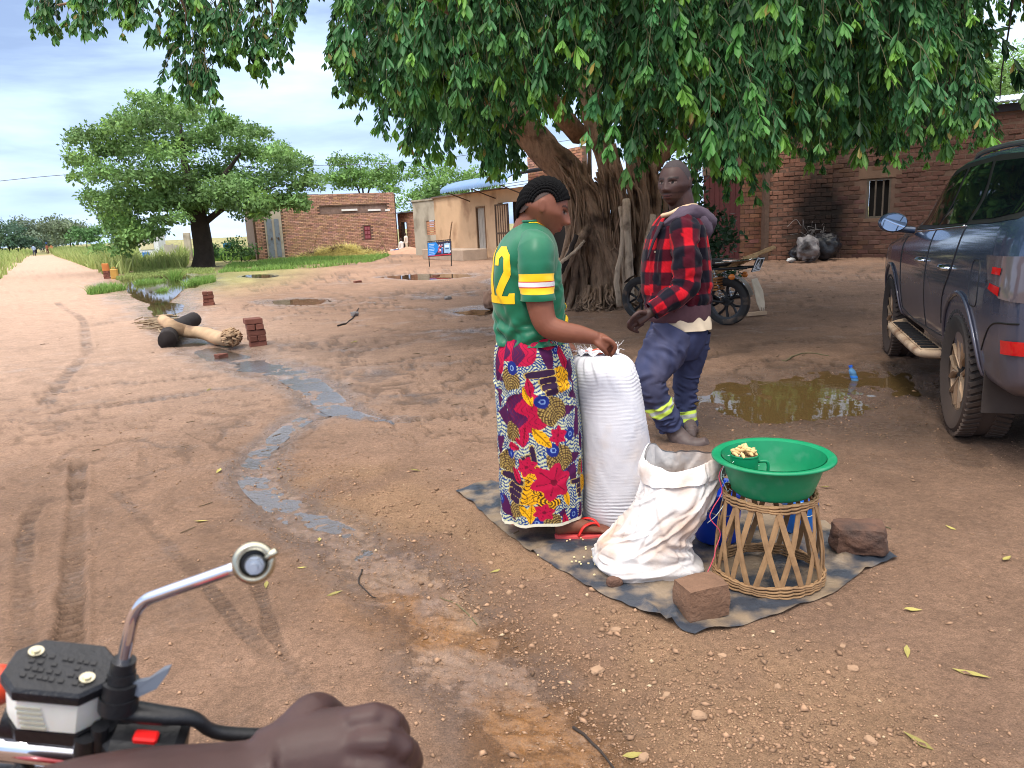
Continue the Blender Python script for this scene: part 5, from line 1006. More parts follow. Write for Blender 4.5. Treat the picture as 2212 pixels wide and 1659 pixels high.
rear_panel('window', [(-.6, 1.24), (-.55, 1.62), (.55, 1.62), (.6, 1.24)], M_GLASS, car, .006); rear_panel('chrome_garnish', [(-.7, 1.13), (-.7, 1.17), (.7, 1.17), (.7, 1.13)], M_CHROME, car, .010)
v_, f_ = decal(CB, [(1.80, -.58), (1.80, .58), (2.5, .68), (2.5, -.68)], .08, lambda u, w: (u, w, 2.6), (0, 0, -1), .005); q_ = MB(); q_.add(v_, f_); q_.build('windscreen', M_GLASS, car, smooth=True)
for s_ in (-1, 1): v_, f_ = decal(CB, [(s_ * .45, .80), (s_ * .45, .92), (s_ * .74, .93), (s_ * .74, .80)], .05, lambda u, z: (4.5, u, z), (-1, 0, 0), .006); q_ = MB(); q_.add(v_, f_); q_.build('headlight', M_CHROME, car)
mb = MB(); mb.box((1.3, 0, .36), (4.0, 1.1, .16)); mb.build('chassis', M_BLACK, car)
# ---------------- motorcycle parked behind the man
mc = gnd(1570, 702); hm = unit(np.array([-.74, .67])); moto = thing('motorcycle', 'dusty motorcycle with grey mudguard parked behind the man in plaid', 'motorcycle', (mc[0], mc[1], 0), rz=math.atan2(hm[1], hm[0]), local=True)
M_DUST = mat('dusty_grey_plastic', lin(150, 142, 132), rough=.8, var=.2, vs=7); M_RUBM = mat('motorcycle_tyre', lin(46, 45, 45), rough=.85, var=.2, vs=9, dirt=lin(120, 100, 84), ds=8, dthr=(.55, .8)); M_BLKA = mat('black_alloy', lin(34, 34, 37), rough=.45, var=.2)
for X_ in (0, 1.28): wheel(moto, (X_, 0, .305), .305, .095, .225, -1, False, 5, (M_RUBM, M_BLKA))
mb = MB(); mb.rings([[(.34 * math.cos(a) , y, .305 + .345 * math.sin(a)) for y in (-.06, -.03, .03, .06)] for a in np.linspace(math.radians(35), math.radians(165), 16)], closed=False, cap=False); mb.build('rear_mudguard', M_DUST, moto, smooth=True)
mb = MB(); fl = [(-.36, -.085, .60), (-.36, .085, .60), (-.42, .105, .44), (-.45, .10, .30), (-.47, .05, .21), (-.47, .03, .26), (-.475, .0, .20), (-.475, -.02, .25), (-.475, -.05, .19), (-.46, -.10, .28), (-.43, -.105, .44)]; n_ = len(fl)
mb.add(fl + [(x + .008, y, z) for x, y, z in fl], [tuple(range(n_)), tuple(range(2 * n_ - 1, n_ - 1, -1))] + [(i, (i + 1) % n_, (i + 1) % n_ + n_, i + n_) for i in range(n_)]); mb.build('mud_flap', mat('beige_rubber_flap', lin(176, 164, 146), rough=.85, var=.15, vs=6), moto)
pl = MB(); rp = np.array(Matrix.Rotation(math.radians(-22), 3, 'Y')); pl.box((-.40, 0, .775), (.012, .22, .18), rot=rp); plo = pl.build('number_plate', mat('plate_black', lin(28, 30, 34), rough=.5, var=.1), moto)
def plate_pts(pts): return [tuple(np.array([-.40, 0, .775]) + rp @ np.array([-.009, -a * .11, b * .09])) for a, b in pts]
mb = MB()
for ln in ([(-.93, -.9), (.93, -.9), (.93, .9), (-.93, .9), (-.93, -.9)], [(-.7, -.62), (0, .72), (.7, -.62), (-.7, -.62)], [(-.18, .12), (-.12, .3), (-.12, -.45)], [(.08, .1), (.3, .0), (.05, -.45), (.42, -.45)]): mb.tube(plate_pts(ln), .006, 4)
mb.build('plate_marking', mat('plate_white', lin(222, 224, 226), rough=.5, var=.1), plo)
mb = MB(); mb.tube(smooth_path([(.1, -.14, .80), (-.2, -.15, .83), (-.38, -.10, .845), (-.40, 0, .85), (-.38, .10, .845), (-.2, .15, .83), (.1, .14, .80)], 30), .012, 6); mb.box((-.16, 0, .835), (.34, .24, .012)); mb.build('rack', M_CHROME, moto, auto=50)
mb = MB(); mb.box((.30, 0, .80), (.72, .25, .09), bev=.03); mb.build('seat', M_BLACK, moto)
tk = MB(); tk.rings([[(x, w_ * math.cos(a), .86 + h_ * math.sin(a)) for a in np.linspace(0, 2 * PI, 17)[:-1]] for x, w_, h_ in ((.62, .05, .05), (.68, .11, .10), (.85, .14, .13), (1.0, .13, .12), (1.08, .06, .06))]); tk.build('fuel_tank', mat('red_tank', lin(120, 24, 24), rough=.3, coat=.4), moto, smooth=True)
mb = MB(); mb.box((.72, 0, .42), (.34, .24, .30), bev=.04); 
for k in range(6): mb.box((.80, 0, .56 + k * .03), (.17, .21, .012))
mb.build('engine', mat('engine_alloy', lin(96, 94, 92), rough=.5, metal=.5, var=.25), moto)
mb = MB()
for pts, r in (([(.0, .0, .305), (.0, -.10, .305), (.5, -.10, .36)], .022), ([(.0, .10, .305), (.5, .10, .36)], .022), ([(-.3, .09, .74), (.3, .11, .72), (.9, .08, .75), (1.02, .0, .80)], .018), ([(-.3, -.09, .74), (.3, -.11, .72), (.9, -.08, .75), (1.02, .0, .80)], .018), ([(.92, .0, .78), (.9, .06, .3), (.5, .1, .28)], .018)): mb.tube(smooth_path(pts, 14), r, 7)
mb.build('frame', M_BLACK, moto, smooth=True)
for s_ in (-1, 1):
    sp = MB(); t = np.linspace(0, 1, 90); sp.tube(np.column_stack([.02 + .10 * t + .028 * np.cos(t * 8 * 2 * PI) , s_ * .13 + .028 * np.sin(t * 8 * 2 * PI), .36 + .34 * t]), .005, 5); sp.tube([(.02, s_ * .13, .33), (.12, s_ * .13, .72)], .012, 6); sp.build('shock_absorber', M_CHROME, moto, smooth=True)
    mb = MB(); mb.tube([(-.12, s_ * .11, .66), (-.13, s_ * .17, .64)], .008, 6); ind = mb.build('indicator', M_BLACK, moto); mb = MB(); mb.rings([[(-.14 + x, s_ * (.185 + .0) + r * math.cos(a), .635 + r * 1.1 * math.sin(a)) for a in np.linspace(0, 2 * PI, 13)[:-1]] for x, r in ((-.045, .012), (-.03, .032), (.0, .036), (.03, .02))]); mb.build('orange_lens', mat('amber_lens', lin(208, 120, 52), rough=.25), ind, smooth=True)
    mb = MB(); mb.tube([(1.28, s_ * .09, .305), (1.04, s_ * .09, .98)], .02, 8); mb.build('fork_leg', M_CHROME, moto, smooth=True)
mb = MB(); mb.tube(smooth_path([(.78, -.10, .34), (.5, -.15, .30), (.1, -.17, .33), (-.25, -.17, .38)], 16), [.02, .022, .024, .03, .036, .038, .038, .038, .038, .038, .038, .038, .038, .038, .036, .03], 10); mb.build('exhaust', M_CHROME, moto, smooth=True)
mb = MB(); mb.tube(smooth_path([(.05, -.19, .62), (-.10, -.20, .55), (-.12, -.20, .44), (.05, -.20, .40), (.16, -.19, .40)], 20), .011, 6); mb.build('crash_bar', M_CHROME, moto, smooth=True)
mb = MB(); mb.tube(smooth_path([(.86, .36, 1.03), (.98, .2, 1.08), (1.03, 0, 1.03), (.98, -.2, 1.08), (.86, -.36, 1.03)], 20), .012, 7); mb.build('handlebar', M_CHROME, moto, smooth=True)
mb = MB(); mb.rings([[(1.10 + x, r * math.cos(a), .90 + r * math.sin(a)) for a in np.linspace(0, 2 * PI, 19)[:-1]] for x, r in ((-.06, .04), (-.02, .08), (.06, .085), (.07, .07))]); mb.build('headlight', M_CHROME, moto, smooth=True)
mb = MB(); mb.rings([[(1.28 + .33 * math.cos(a), y, .305 + .335 * math.sin(a)) for y in (-.055, -.03, .03, .055)] for a in np.linspace(math.radians(40), math.radians(170), 14)], closed=False, cap=False); mb.build('front_mudguard', M_BLACK, moto, smooth=True)
# canes tied on the rack
can = thing('cane_bundle', 'bundle of thin pale canes strapped across the motorcycle rack', 'canes', (mc[0], mc[1], .8)); M_CANE = mat('dry_cane', lin(188, 152, 108), rough=.7, var=.2, vs=10, dirt=lin(120, 88, 60), ds=9)
for k in range(12):
    o_ = np.array([gr.normal() * .012, gr.normal() * .03, gr.normal() * .018]); e_ = (1680 if k < 2 else gr.uniform(1600, 1672)); t_ = (e_ - 1500) / 180.
    a_, b_ = at(1495, 607, mc[1] + .1) + o_, at(1495 + 180 * t_, 607 - 73 * t_, mc[1] - .05) + o_; p = np.linspace(a_, b_, 14); mb = MB(); r_ = np.full(14, .018); r_[::3] = .023; mb.tube(p, r_, 7); mb.build('cane', M_CANE, can, smooth=True)
for q in (.35, .62): mb = MB(); c_ = at(1495 + 180 * q, 607 - 73 * q, mc[1] + .03); mb.tube([c_ + [0, .06 * math.cos(a), .045 * math.sin(a)] for a in np.linspace(0, 2 * PI, 14)[:-1]], .006, 5, loop=True); mb.build('tie', M_CANE, can)
ck = thing('woven_crate', 'small brown woven crate tied on the motorcycle below the canes', 'crate', tuple(at(1535, 622, mc[1])))
mb = MB(); c_ = at(1537, 612, mc[1] + .05); 
for k in range(5): mb.box(c_ + [0, 0, -.07 + k * .035], (.26, .22, .022), rz=math.atan2(hm[1], hm[0]))
mb.build('slats', mat('orange_brown_cane', lin(150, 98, 52), rough=.7, var=.3, vs=20), ck)
# ---------------- the rider's own motorcycle: right half of the handlebar, seen from the saddle
def vp(x, y, d): return EYEP + ray(x, y) / FPX * d
rid = thing('motorcycle', 'motorcycle with chrome handlebar, brake reservoir and bare mirror stem', 'motorcycle', (-.45, .55, 0))
M_CHR2 = mat('handlebar_chrome', lin(226, 226, 236), rough=.07, metal=1, var=.03); M_BPL = mat('black_switch_plastic', lin(26, 27, 31), rough=.42, var=.2, vs=40, bump=.12, bs=160)
M_ZINC = mat('zinc_plated_steel', lin(186, 180, 160), rough=.25, metal=1, var=.2, vs=60)
def vtube(name, pts, r, m, parent=rid, n=24, seg=14):
    p = smooth_path([vp(*q) for q in pts], n); mb = MB(); mb.tube(p, np.interp(np.linspace(0, 1, n), np.linspace(0, 1, np.size(r)), np.atleast_1d(r)) if np.size(r) > 1 else r, seg); return mb.build(name, m, parent, smooth=True)
bar = vtube('handlebar', [(-700, 1560, .60), (-320, 1580, .58), (0, 1606, .56), (170, 1624, .565), (420, 1660, .585), (700, 1690, .61), (930, 1712, .63)], .0125, M_CHR2, n=40)
vtube('grip', [(400, 1662, .585), (700, 1690, .61), (935, 1713, .63)], .0165, mat('black_grip_rubber', lin(22, 22, 24), rough=.8, var=.2, bump=.3, bs=200), n=12)
# reservoir: octagonal cup with black lid
e1 = unit(vp(300, 1630, .58) - vp(0, 1606, .56)); e3 = unit(np.array([.02, -.20, 1.0])); e3 = unit(e3 - e1 * (e3 @ e1)); e2 = np.cross(e3, e1)
rc = vp(132, 1452, .545)
def octo(hw, hd, ch, z): return [rc + e1 * a + e2 * b + e3 * z for a, b in ((-hw + ch, -hd), (hw - ch, -hd), (hw, -hd + ch), (hw, hd - ch), (hw - ch, hd), (-hw + ch, hd), (-hw, hd - ch), (-hw, -hd + ch))]
mb = MB(); mb.rings([octo(.029, .020, .011, -.036), octo(.031, .022, .012, -.034), octo(.032, .0225, .012, -.006), octo(.032, .0225, .012, -.004)]); resv = mb.build('reservoir', mat('translucent_white_plastic', lin(226, 224, 216), rough=.35, var=.08, vs=30, sss=.25), rid, auto=30)
mb = MB(); mb.rings([octo(.034, .0245, .013, -.005), octo(.035, .0255, .0135, -.003), octo(.035, .0255, .0135, .0035), octo(.033, .0235, .0125, .006)]); lid = mb.build('lid', mat('black_lid_plastic', lin(24, 26, 32), rough=.4, var=.25, vs=60, bump=.5, bs=240, bdist=.002), resv, auto=30)
for a, b in ((-.021, .010), (.021, -.010)): mb = MB(); mb.disc(rc + e1 * a + e2 * b + e3 * .0065, e3, .0052, .003, 14); mb.disc(rc + e1 * a + e2 * b + e3 * .0085, e3, .003, .002, 10); mb.build('screw', M_ZINC, lid, auto=40)
for k in range(5): mb = MB(); mb.box(rc - e2 * .0232 + e1 * (-.012 + .001 * k) + e3 * (-.013 - .0045 * k), (.016, .0006, .0022), rot=np.column_stack([e1, e2, e3])); mb.build('level_mark', mat('faint_moulded_mark', lin(176, 172, 156), rough=.5), resv)
mb = MB()                              # raised lettering blocks on the lid are worn and unreadable: low ribs
for i in range(4):
    for j in range(9): 
        if gr.random() < .8: mb.box(rc + e1 * (-.020 + j * .005 + gr.normal() * .0006) + e2 * (-.012 + i * .0068 - .004 * (j / 9.)) + e3 * .0063, (.0032, .0034, .0012), rot=np.column_stack([e1, e2, e3]))
mb.build('moulded_ribs', M_BPL, lid)
mb = MB(); mb.rings([octo(.031, .021, .011, -.048), octo(.032, .022, .011, -.0355)]); mb.tube([rc - e3 * .045 - e1 * .034, rc - e3 * .052 + e1 * .05], [.017, .017], 14); mb.build('master_cylinder', M_BPL, rid, auto=40)
# mirror stem with its bare ball-joint clamp
vtube('mirror_stem', [(262, 1470, .545), (268, 1425, .543), (276, 1385, .54), (288, 1335, .538), (312, 1300, .535), (350, 1283, .532), (430, 1255, .528), (512, 1226, .525)], .0046, M_CHR2, n=40)
mb = MB(); p_ = [vp(255, 1530, .55), vp(258, 1500, .548), vp(261, 1478, .547), vp(262, 1470, .546), vp(264, 1450, .545), vp(268, 1425, .543)]
for a_, b_, r_ in ((0, 1, .0135), (1, 3, .0125), (3, 4, .0095), (4, 5, .0085)): mb.tube([p_[a_], p_[b_]], r_, 14)
mb.build('stem_boot', M_BPL, rid, auto=45)
cc_ = vp(548, 1216, .524); ax = unit(EYEP + np.array([-.06, 0, -.1]) - cc_); mb = MB(); u1 = unit(np.cross(ax, [0, 0, 1])); u2 = np.cross(u1, ax)
mb.tube([cc_ + (u1 * math.cos(a) + u2 * math.sin(a)) * .0118 for a in np.linspace(0, 2 * PI, 29)[:-1]], .0032, 8, loop=True); mb.build('mirror_clamp', M_ZINC, rid, auto=50); mb = MB(); mb.disc(cc_ - ax * .003, ax, .0118, .004, 28); mb.build('clamp_cup', M_BPL, rid, auto=50)
mb = MB(); cb = cc_ + ax * .004 - u1 * .001 - u2 * .001; mb.disc(cb, ax, .0072, .004, 20, r2=.0062); mb.disc(cb + ax * .004, ax, .0056, .006, 6); mb.disc(cb + ax * .009, ax, .0028, .006, 14); mb.build('clamp_bolt', mat('bright_zinc', lin(170, 176, 186), rough=.42, metal=1, var=.1), rid, auto=40)
mb = MB(); q_ = cc_ + u2 * .009 - ax * .002; mb.tube([vp(575, 1205, .525), vp(598, 1190, .526)], .003, 8); mb.build('clamp_screw', M_ZINC, rid, smooth=True)
# lever pivot tab, switch housing, kill switch, brake lever
mb = MB(); tb = [vp(285, 1475, .545), vp(318, 1470, .546), vp(352, 1446, .548), vp(367, 1442, .548), (vp(362, 1456, .548)), vp(338, 1488, .547), vp(300, 1506, .546), vp(282, 1500, .545)]; n_ = len(tb); off_ = -ax * .008
mb.add(tb + [q + off_ for q in tb], [tuple(range(n_)), tuple(range(2 * n_ - 1, n_ - 1, -1))] + [(i, (i + 1) % n_, (i + 1) % n_ + n_, i + n_) for i in range(n_)]); mb.build('lever_tab', mat('grey_lever_paint', lin(96, 104, 118), rough=.45, var=.1), rid)
hc = vp(318, 1592, .565); Rm = np.column_stack([e1, e2, e3]); mb = MB(); mb.box(hc - e3 * .012, (.056, .036, .040), rot=Rm, bev=.006); hs = mb.build('switch_housing', M_BPL, rid)
mb = MB(); mb.box(hc + e3 * .009 - e2 * .008 + e1 * .001, (.017, .010, .006), rot=Rm, bev=.0015); mb.build('kill_switch', mat('red_switch', lin(224, 34, 34), rough=.4, var=.05), hs)
mb = MB(); mb.box(hc + e3 * .009 + e2 * .009 + e1 * .002, (.022, .007, .004), rot=Rm, bev=.001); mb.build('switch_cap', mat('grey_cap', lin(70, 76, 86), rough=.5), hs)
mb = MB(); lp_ = smooth_path([vp(268, 1535, .555), vp(354, 1545, .56), (vp(417, 1552, .57)), vp(471, 1582, .585), vp(600, 1590, .61), vp(760, 1600, .64), vp(890, 1612, .66)], 30); mb.tube(lp_, np.interp(np.linspace(0, 1, 30), [0, .15, .4, .8, 1], [.010, .0085, .0065, .0065, .009]), 10, flat=.75); mb.build('brake_lever', M_BPL, rid, smooth=True)
mb = MB(); mb.disc(vp(185, 1610, .55), e3, .008, .02, 12); mb.disc(vp(215, 1590, .55), e3, .006, .02, 12); mb.build('clamp_bolts', M_BPL, rid, auto=40)
vtube('brake_hose', [(60, 1650, .56), (20, 1680, .56), (-60, 1700, .57), (-150, 1760, .6)], .006, M_BPL); vtube('cable', [(240, 1640, .575), (140, 1668, .58), (0, 1660, .6), (-150, 1690, .65)], .0045, M_BPL)
mb = MB(); c_ = vp(-12, 1482, .60); mb.rings([[c_ + r * (u1 * math.cos(a) + u2 * math.sin(a)) + ax * z for a in np.linspace(0, 2 * PI, 19)[:-1]] for z, r in ((-.02, .006), (-.012, .014), (0, .0165), (.008, .012), (.011, .004))]); mb.build('indicator', mat('red_orange_lens', lin(214, 74, 48), rough=.3), rid, smooth=True)
# steering head, fork, front wheel and tank below the frame of the picture
st_ = np.array([-.50, .52, .98]); mb = MB(); mb.tube([st_ + [0, -.03, .02], st_ + [0, .02, -.2]], .03, 10); mb.build('steering_head', M_BLACK, rid, smooth=True)
for s_ in (-1, 1): mb = MB(); mb.tube([st_ + [s_ * .09, 0, 0], np.array([-.50 + s_ * .09, .80, .30])], .02, 8); mb.build('fork_leg', M_CHROME, rid, smooth=True)
fw = bpy.data.objects.new('tmp_root', None); 
mb = MB(); mb.tube([(-.50, .80 + .27 * math.cos(a), .30 + .27 * math.sin(a)) for a in np.linspace(0, 2 * PI, 41)[:-1]], .035, 8, loop=True); w_ = mb.build('front_wheel', M_RUBM, rid, smooth=True)
mb = MB(); mb.disc((-.50, .80, .30), (1, 0, 0), .05, .14, 16)
for k in range(5): a = k * 2 * PI / 5; mb.tube([(-.50, .80, .30), (-.50, .80 + .24 * math.cos(a), .30 + .24 * math.sin(a))], .014, 6)
mb.build('rim', M_BLKA, w_)
tk = MB(); tk.rings([[(-.50 + w_2 * math.cos(a), y, .78 + h_ * math.sin(a)) for a in np.linspace(0, 2 * PI, 17)[:-1]] for y, w_2, h_ in ((-.25, .05, .05), (-.18, .12, .10), (.0, .15, .13), (.2, .14, .12), (.3, .06, .06))]); tk.build('fuel_tank', mat('red_tank_paint', lin(150, 26, 26), rough=.25, coat=.5), rid, smooth=True)
# ------------------------------------------------------------------ people
def sil_rings(rows, Y, m=60, n=64, pw=2.2, wr=None, yo=0.0):
    """horizontal rings from a traced outline: (pixel row, left, right, half depth[, y offset]) in the vertical plane at distance Y"""
    D = []
    for r in rows:
        y, xl, xr, dp = r[:4]; o = r[4] if len(r) > 4 else 0.0; L_, R_ = at(xl, y, Y), at(xr, y, Y); c = (L_ + R_) / 2; D.append((c[0], Y + o + yo, c[2], abs(R_[0] - L_[0]) / 2, dp))
    D = smooth_path(D, m); a = np.linspace(0, 2 * PI, n, endpoint=False); ca, sa = np.cos(a), np.sin(a); e = 2 / pw
    cx = np.sign(ca) * np.abs(ca) ** e; cy = np.sign(sa) * np.abs(sa) ** e
    R = np.zeros((m, n, 3)); R[..., 0] = D[:, 0:1] + cx * D[:, 3:4]; R[..., 1] = D[:, 1:2] + cy * D[:, 4:5]; R[..., 2] = D[:, 2:3]
    if wr is not None: d = np.stack([np.broadcast_to(ca, (m, n)), np.broadcast_to(sa, (m, n)), np.zeros((m, n))], -1); R = R + d * wr(np.broadcast_to(a, (m, n)), R)[..., None]
    return R, a, D
def folds(u, v, n, seed, amp, wid, box, hl, ang, spread=.5):
    """cloth creases: n short soft ridges with a valley beside each, laid out on the cloth's own (u, v) metres"""
    g = np.random.default_rng(seed); r = 0.0
    for i in range(n):
        u0, v0 = g.uniform(box[0], box[1]), g.uniform(box[2], box[3]); th = ang + g.normal() * spread; w = wid * g.uniform(.6, 1.5); l_ = hl * g.uniform(.5, 1.4); cu = g.normal() * 2.0
        du, dv = u - u0, v - v0; s_ = du * math.cos(th) + dv * math.sin(th); d = -du * math.sin(th) + dv * math.cos(th) + cu * s_ * s_
        r = r + amp * g.uniform(.5, 1.2) * (np.exp(-(d / w) ** 2) - .75 * np.exp(-((d - 1.7 * w) / (1.1 * w)) ** 2)) * np.clip(1 - (s_ / l_) ** 2, 0, 1)
    return r
def wrapa(a): return np.where(a > PI, a - 2 * PI, a)
def px_tube(pts, radii, n=30, seg=20, flat=1.0, up=None, wr=None):
    p = smooth_path([at(*q) if len(q) == 3 else q for q in pts], n); r = np.interp(np.linspace(0, 1, n), np.linspace(0, 1, len(radii)), radii); R = tube_rings(p, r, seg, flat, up)
    if wr is not None: d = R - p[:, None]; R = p[:, None] + d * (1 + wr(np.linspace(0, 1, n)[:, None], np.linspace(0, 2 * PI, seg, endpoint=False)[None], R)[..., None])
    return R
def head_points(nu=110, nv=80, jaw=.26, nz=1.0):
    th = np.linspace(0, 2 * PI, nu, endpoint=False); ph = np.linspace(.02, PI - .02, nv); T_, F_ = np.meshgrid(th, ph)
    x = .42 * np.sin(F_) * np.cos(T_); y = .345 * np.sin(F_) * np.sin(T_); z = .5 * np.cos(F_)
    low = sst(-.02, -.48, z); y = y * (1 - jaw * low); bk = sst(-.05, -.4, z) * sst(.1, -.2, x); x = x + bk * .16; x = np.where((z < 0) & (x > 0), x * (1 + .12 * sst(0, -.4, z)), x)
    fr = sst(.12, .3, x); g = lambda v, s_: np.exp(-(v / s_) ** 2)
    nose = g(y, .055 + .03 * sst(.02, -.1, z)) * np.interp(z, [-.175, -.15, -.11, -.02, .08, .14], [0, .07 * nz, .105 * nz, .07 * nz, .02, 0])
    x = x + fr * nose + fr * .035 * (g(y - .065, .03) + g(y + .065, .03)) * g(z + .125, .035)
    x = x - fr * .045 * (g(y - .135, .06) + g(y + .135, .06)) * g(z - .03, .05) + fr * .022 * g(np.abs(y) - .13, .09) * g(z - .105, .03)
    x = x + fr * .02 * (g(np.abs(y) - .135, .035) * g(z - .03, .022))
    x = x + fr * (.042 * g(z + .232, .022) + .045 * g(z + .283, .024)) * g(y, .095) - fr * .012 * g(z + .258, .010) * g(y, .09)
    x = x + fr * .045 * g(z + .43, .07) * g(y, .11) - fr * .015 * g(z + .345, .03) * g(y, .09); y = y + np.sign(y) * .022 * g(np.abs(y) - .25, .08) * g(z + .05, .07)
    return np.stack([x, y, z], -1)
def ear_points(s_):
    R = []
    for t, r in ((-.5, .3), (-.3, .8), (.0, 1.0), (.35, 1.05), (.5, .7)): R.append([(-.03 - .02 * t + .058 * r * math.cos(a) - .022 * math.sin(a), s_ * (.338 + .06 * t), .0 + .108 * r * math.sin(a)) for a in np.linspace(0, 2 * PI, 17)[:-1]])
    return np.array(R)
def frame(fwd, up): f = unit(np.array(fwd, float)); u = np.array(up, float); u = unit(u - f * (u @ f)); l_ = np.cross(u, f); return np.column_stack([f, l_, u])
class Body:
    def __init__(s): s.mb = MB()
    def rings(s, R): s.mb.rings(R); return s
    def head(s, c, fwd, up, size, **kw):
        s.hM = frame(fwd, up); s.hc = np.array(c); s.hs = size; H = head_points(**kw); s.mb.rings((H.reshape(-1, 3) @ s.hM.T * size + s.hc).reshape(H.shape))
        for q in (-1, 1): E_ = ear_points(q); s.mb.rings((E_.reshape(-1, 3) @ s.hM.T * size + s.hc).reshape(E_.shape))
    def local(s, V): return ((V - s.hc) @ s.hM) / s.hs
    def hand(s, wrist, pts, rads, palm=None):
        if palm is not None: s.mb.rings(palm)
        for p, r in zip(pts, rads): s.mb.tube(smooth_path(p, 12), np.interp(np.linspace(0, 1, 12), np.linspace(0, 1, len(r)), r), 10)
    def finish(s, name, m, parent, vox, base, lipc, paint=None):
        me = remesh(np.vstack(s.mb.v), s.mb.f, vox, 2); V = verts(me); C = np.repeat(np.array(base)[None], len(V), 0); C = C * (1 + .08 * fbm(V[:, 0] * 14, V[:, 1] * 14, V[:, 2] * 14, s=3))[:, None]
        if hasattr(s, 'hc'):
            q = s.local(V); near = (np.abs(q) < .62).all(1); x, y, z = q.T; g = lambda v, w_: np.exp(-(v / w_) ** 2)
            fr = near * (x > .2)
            lip = fr * (g(z + .258, .045) * g(y, .12) > .5); C[lip > 0] = np.array(lipc)
            for e in (-1, 1):
                d = ((y - e * .135) / .075) ** 2 + ((z - .03) / .019) ** 2; C[(fr > 0) & (d < 1)] = lin(120, 104, 98); C[(fr > 0) & (((y - e * .13) / .03) ** 2 + ((z - .03) / .024) ** 2 < 1)] = lin(14, 10, 10)
                lid = (fr > 0) & (((y - e * .135) / .085) ** 2 < 1) & (np.abs(z - .062) < .012); C[lid] = np.array(base) * .35
                br = (fr > 0) & (np.abs(y - e * .14) < .10) & (np.abs(z - .125 + .25 * (np.abs(y) - .14) ** 2 * 4) < .02); C[br] = np.array(base) * .3
        if paint is not None: C = paint(V, C)
        setcol(me, np.clip(C, .004, 1)); me.name = name; o = obj(name, me, m, parent); s.me = me; return o
M_SKIN = mat('brown_skin', attr=True, rough=.5, spec=.35, var=.08, vs=30, bump=.08, bs=220, bdist=.002, sss=.06)
SK_W = lin(122, 76, 59); SK_M = lin(68, 48, 45); SK_R = lin(64, 45, 44)
# ---------------- woman
YW = 3.30; wom = thing('person', 'woman in green number 12 football jersey and printed wrap skirt standing by the sacks', 'person', (at(1165, 1120, YW)[0], YW, 0))
B = Body(); hcw = at(1173, 449, YW - .01)
B.head(hcw, (.93, .0, -.36), (.36, .06, .93), .248, jaw=.40, nz=1.3)
B.rings(px_tube([(1128, 540, YW), (1134, 510, YW), (1145, 480, YW), (1160, 455, YW)], [.075, .062, .060, .062], 14, 20))
B.rings(sil_rings([(500, 1110, 1180, .10), (560, 1085, 1195, .15), (640, 1080, 1200, .14), (720, 1090, 1205, .14), (800, 1090, 1225, .15)], YW, 14, 24)[0])
ya = YW - .19
B.rings(px_tube([(1158, 540, YW - .14), (1160, 600, ya), (1166, 655, ya - .005), (1180, 700, ya - .02), (1212, 716, ya - .03), (1250, 722, ya - .03), (1288, 731, ya - .02)], [.062, .060, .057, .050, .046, .039, .029], 36, 18))
B.rings(px_tube([(1282, 729, ya - .02), (1298, 733, ya - .02), (1314, 742, ya - .015)], [.030, .036, .033], 10, 16, flat=.62, up=(.25, -.5, .8)))
wp = lambda x, y, d: at(x, y, ya + d)
B.hand(None, [[wp(1300, 730, -.04), wp(1318, 736, -.045), wp(1329, 750, -.04), wp(1322, 766, -.03)], [wp(1302, 733, -.02), wp(1320, 740, -.02), wp(1328, 754, -.015), wp(1318, 770, -.01)], [wp(1302, 736, .0), wp(1316, 744, .0), wp(1322, 757, .005), wp(1312, 768, .01)], [wp(1300, 740, .02), wp(1311, 748, .02), wp(1314, 759, .02), wp(1306, 766, .02)], [wp(1286, 738, -.04), wp(1296, 748, -.05), wp(1305, 757, -.045), wp(1312, 766, -.03)]], [[.012, .011, .010, .008]] * 4 + [[.014, .012, .011, .009]])
yl = YW + .17                           # far arm, mostly hidden
B.rings(px_tube([(1150, 545, YW + .13), (1150, 620, yl), (1160, 690, yl), (1195, 722, yl - .01), (1226, 748, yl - .04)], [.064, .058, .05, .04, .03], 26, 16)); B.rings(px_tube([(1222, 745, yl - .04), (1232, 752, yl - .05), (1240, 762, yl - .06)], [.028, .034, .02], 8, 12, flat=.6))
